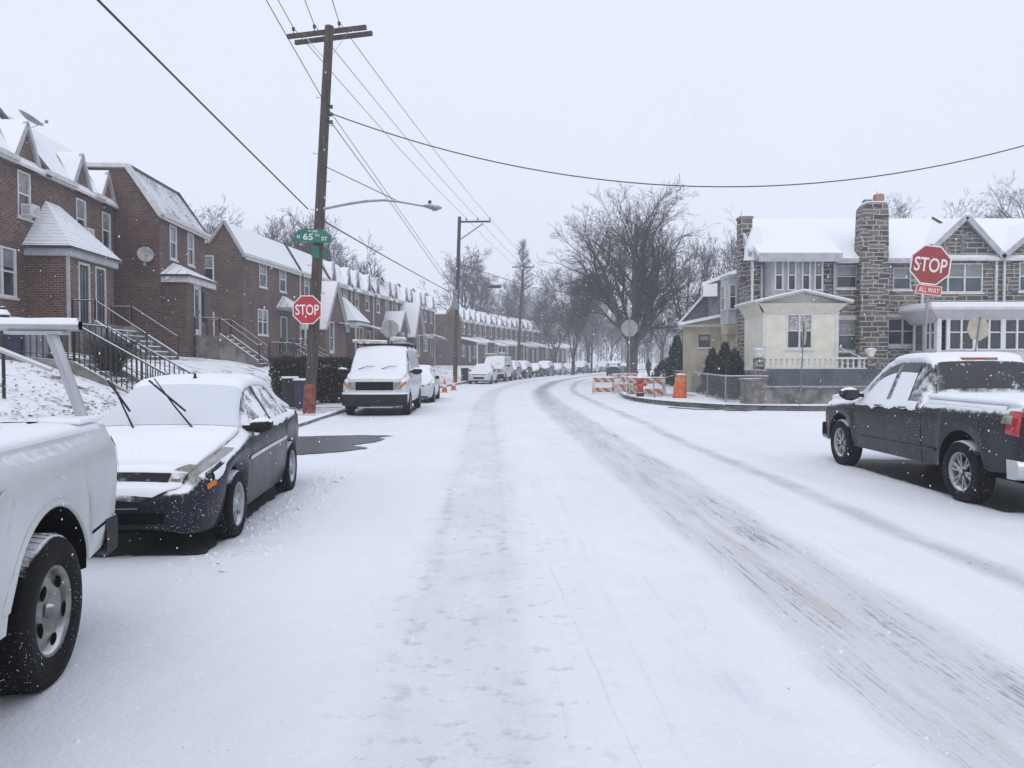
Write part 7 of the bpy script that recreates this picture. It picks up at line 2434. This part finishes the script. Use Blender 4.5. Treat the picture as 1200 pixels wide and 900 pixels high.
# bare shrub by the lower steps
def twig_bush(label, loc, h, r, seed, n=160):
    rnd = random.Random(seed); mb = MB()
    for i in range(n):
        a = rnd.uniform(0, 2*PI); k = rnd.uniform(.1, 1)*r
        tip = Vector((math.cos(a)*k, math.sin(a)*k, h*rnd.uniform(.5, 1)))
        mid = tip*.5+Vector((rnd.gauss(0, .06), rnd.gauss(0, .06), .08)); mb.tube([(0, 0, -.05), mid, tip], [.014, .009, .005], 4, M['twig'], caps=False)
        for k2 in range(4):
            b = mid.lerp(tip, rnd.random()); mb.tube([b, b+Vector((rnd.gauss(0, .12), rnd.gauss(0, .12), rnd.uniform(0, .2)))], [.006, .004], 3, M['twig'], caps=False)
    o = mb.build('bare_shrub', None, loc); tag(o, label, 'shrub', 'bare shrubs on the left lawns')
q = P(135, 425, 19.2); twig_bush('dark bare shrub beside the railings of the lower stairs', (q.x, 19.0, lawn_z(q.x-c_road(19), 19)), 1.0, .75, 5, 220)
twig_bush('bare shrub under the white basement windows', (*along(O1, A1, 9.3), 1.9), .7, .5, 6)
q = P(530, 430, 48); twig_bush('bare shrub on the lawn left of the second pole', (-6.5, 52, .4), 1.5, .9, 7)

# leaves and dead grass along the foot of the left bank
rnd = random.Random(12); lf = MB(); lfm = [pmat('dead_leaf', (.12, .075, .045), .9, var=.4), pmat('pale_leaf', (.20, .14, .09), .9, var=.3)]
for i in range(1500):
    y = rnd.uniform(6, 24); off = -7.3-abs(rnd.gauss(0, .7)) if rnd.random() < .7 else rnd.uniform(-11, -7.2)
    x = c_road(y)+off; z = lawn_z(off, y)+.03
    a = rnd.uniform(0, 6.3); s = rnd.uniform(.02, .05); u = Vector((math.cos(a), math.sin(a), rnd.uniform(-.4, .4)))*s; v = Vector((-math.sin(a), math.cos(a), rnd.uniform(-.4, .4)))*s*.7
    p = Vector((x, y, z)); lf.face([p-u, p-v, p+u, p+v], lfm[i % 2])
o = lf.build('fallen_leaves'); o['kind'] = 'stuff'

# ------------------------------------------------------------------ person walking far off
def person(loc, rz):
    t = thing('person', 'person in dark hooded coat walking away beyond the barricades, right of the big tree', 'person', loc, rz)
    V = [(0, 0, .95), (0, .01, 1.2), (0, 0, 1.42), (0, .02, 1.52), (0, .03, 1.66),
         (.10, 0, .90), (.11, .06, .50), (.11, .02, .09), (.11, .16, .04),
         (-.10, 0, .90), (-.11, .02, .50), (-.11, -.16, .12), (-.11, -.04, .05),
         (.20, 0, 1.40), (.25, -.04, 1.12), (.24, .06, .88), (.24, .09, .80),
         (-.20, 0, 1.40), (-.25, .05, 1.12), (-.24, .02, .88), (-.24, .05, .80)]
    E = [(0, 1), (1, 2), (2, 3), (3, 4), (0, 5), (5, 6), (6, 7), (7, 8), (0, 9), (9, 10), (10, 11), (11, 12), (2, 13), (13, 14), (14, 15), (15, 16), (2, 17), (17, 18), (18, 19), (19, 20)]
    rr = [.15, .15, .14, .06, .10, .09, .065, .05, .04, .09, .065, .05, .04, .07, .055, .042, .04, .07, .055, .042, .04]
    me = bpy.data.meshes.new('body'); me.from_pydata(V, E, [])
    o = put('body', me, t)
    o.modifiers.new('skin', 'SKIN'); s = o.modifiers.new('sub', 'SUBSURF'); s.levels = s.render_levels = 1
    sv = me.skin_vertices[0].data
    for i, r_ in enumerate(rr): sv[i].radius = (r_, r_*.85)
    sv[0].use_root = True
    bpy.context.view_layer.update()
    m2 = bpy.data.meshes.new_from_object(o.evaluated_get(bpy.context.evaluated_depsgraph_get()))
    o.modifiers.clear(); o.data = m2; m2.name = 'body'
    m2.materials.clear(); m2.materials.append(M['skin'])
    c = MB(); c.lathe([(.29, .62), (.27, .9), (.25, 1.15), (.26, 1.38), (.20, 1.47), (.10, 1.52)], 16, M['coat'])
    for s in (-1, 1): c.tube([(s*.20, 0, 1.42), (s*.27, -.02*s, 1.12), (s*.26, .05, .86)], [.09, .075, .06], 10, M['coat'])
    c.build('coat', t)
    h = MB(); h.lathe([(.11, 1.50), (.135, 1.60), (.13, 1.70), (.08, 1.78), (.001, 1.80)], 14, M['coat']); h.build('hood', t)
    q = MB()
    q.tube([(.10, 0, .92), (.11, .06, .50), (.11, .02, .10)], [.11, .085, .07], 10, M['coat']); q.tube([(-.10, 0, .92), (-.11, .02, .50), (-.11, -.16, .13)], [.11, .085, .07], 10, M['coat'])
    q.build('trousers', t)
    for (x, y, z) in ((.11, .07, 0), (-.11, -.10, .02)):
        b = MB(); b.box(x-.05, x+.05, y-.13, y+.14, z, z+.10, M['black_plastic']); bevel(b.build('boot', t), .03)
q = P(760, 443, 78); person((q.x, 78, .15), R(20))

# ------------------------------------------------------------------ falling snow and hazy air
rnd = random.Random(77); fl = MB(); fm = M['flake']
pts, fs = [], []
for i in range(8500):
    Y = 2.4+34*rnd.random()**1.5
    x = rnd.uniform(-.72, .72)*Y; z = CAM_H + rnd.uniform(-.52, .52)*Y
    if z < .05 or z > 14: continue
    r_ = rnd.uniform(.0011, .0027)*(1+.035*Y); k = len(pts)
    dx, dz = rnd.gauss(0, .3), 1
    pts += [(x-r_, Y, z), (x, Y-r_, z), (x+r_, Y, z), (x, Y+r_, z), (x+r_*dx, Y, z+r_*1.7), (x-r_*dx, Y, z-r_*1.7)]
    fs += [tuple(k+a for a in f) for f in ((0, 1, 4), (1, 2, 4), (2, 3, 4), (3, 0, 4), (1, 0, 5), (2, 1, 5), (3, 2, 5), (0, 3, 5))]
fl.faces(pts, fs, fm)
o = fl.build('falling_snow'); o['kind'] = 'stuff'

hz = MB(); hz.box(-420, 420, -70, 900, -3, 32, M['flake'])
ho = hz.build('haze'); ho['kind'] = 'stuff'
hm = bpy.data.materials.new('haze'); hm.use_nodes = True
nt = hm.node_tree; nt.nodes.clear()
out = nt.nodes.new('ShaderNodeOutputMaterial'); pv = nt.nodes.new('ShaderNodeVolumePrincipled')
pv.inputs['Color'].default_value = (.93, .95, 1.0, 1); pv.inputs['Density'].default_value = .0019; pv.inputs['Anisotropy'].default_value = .1
nt.links.new(pv.outputs[0], out.inputs['Volume'])
ho.data.materials.clear(); ho.data.materials.append(hm)
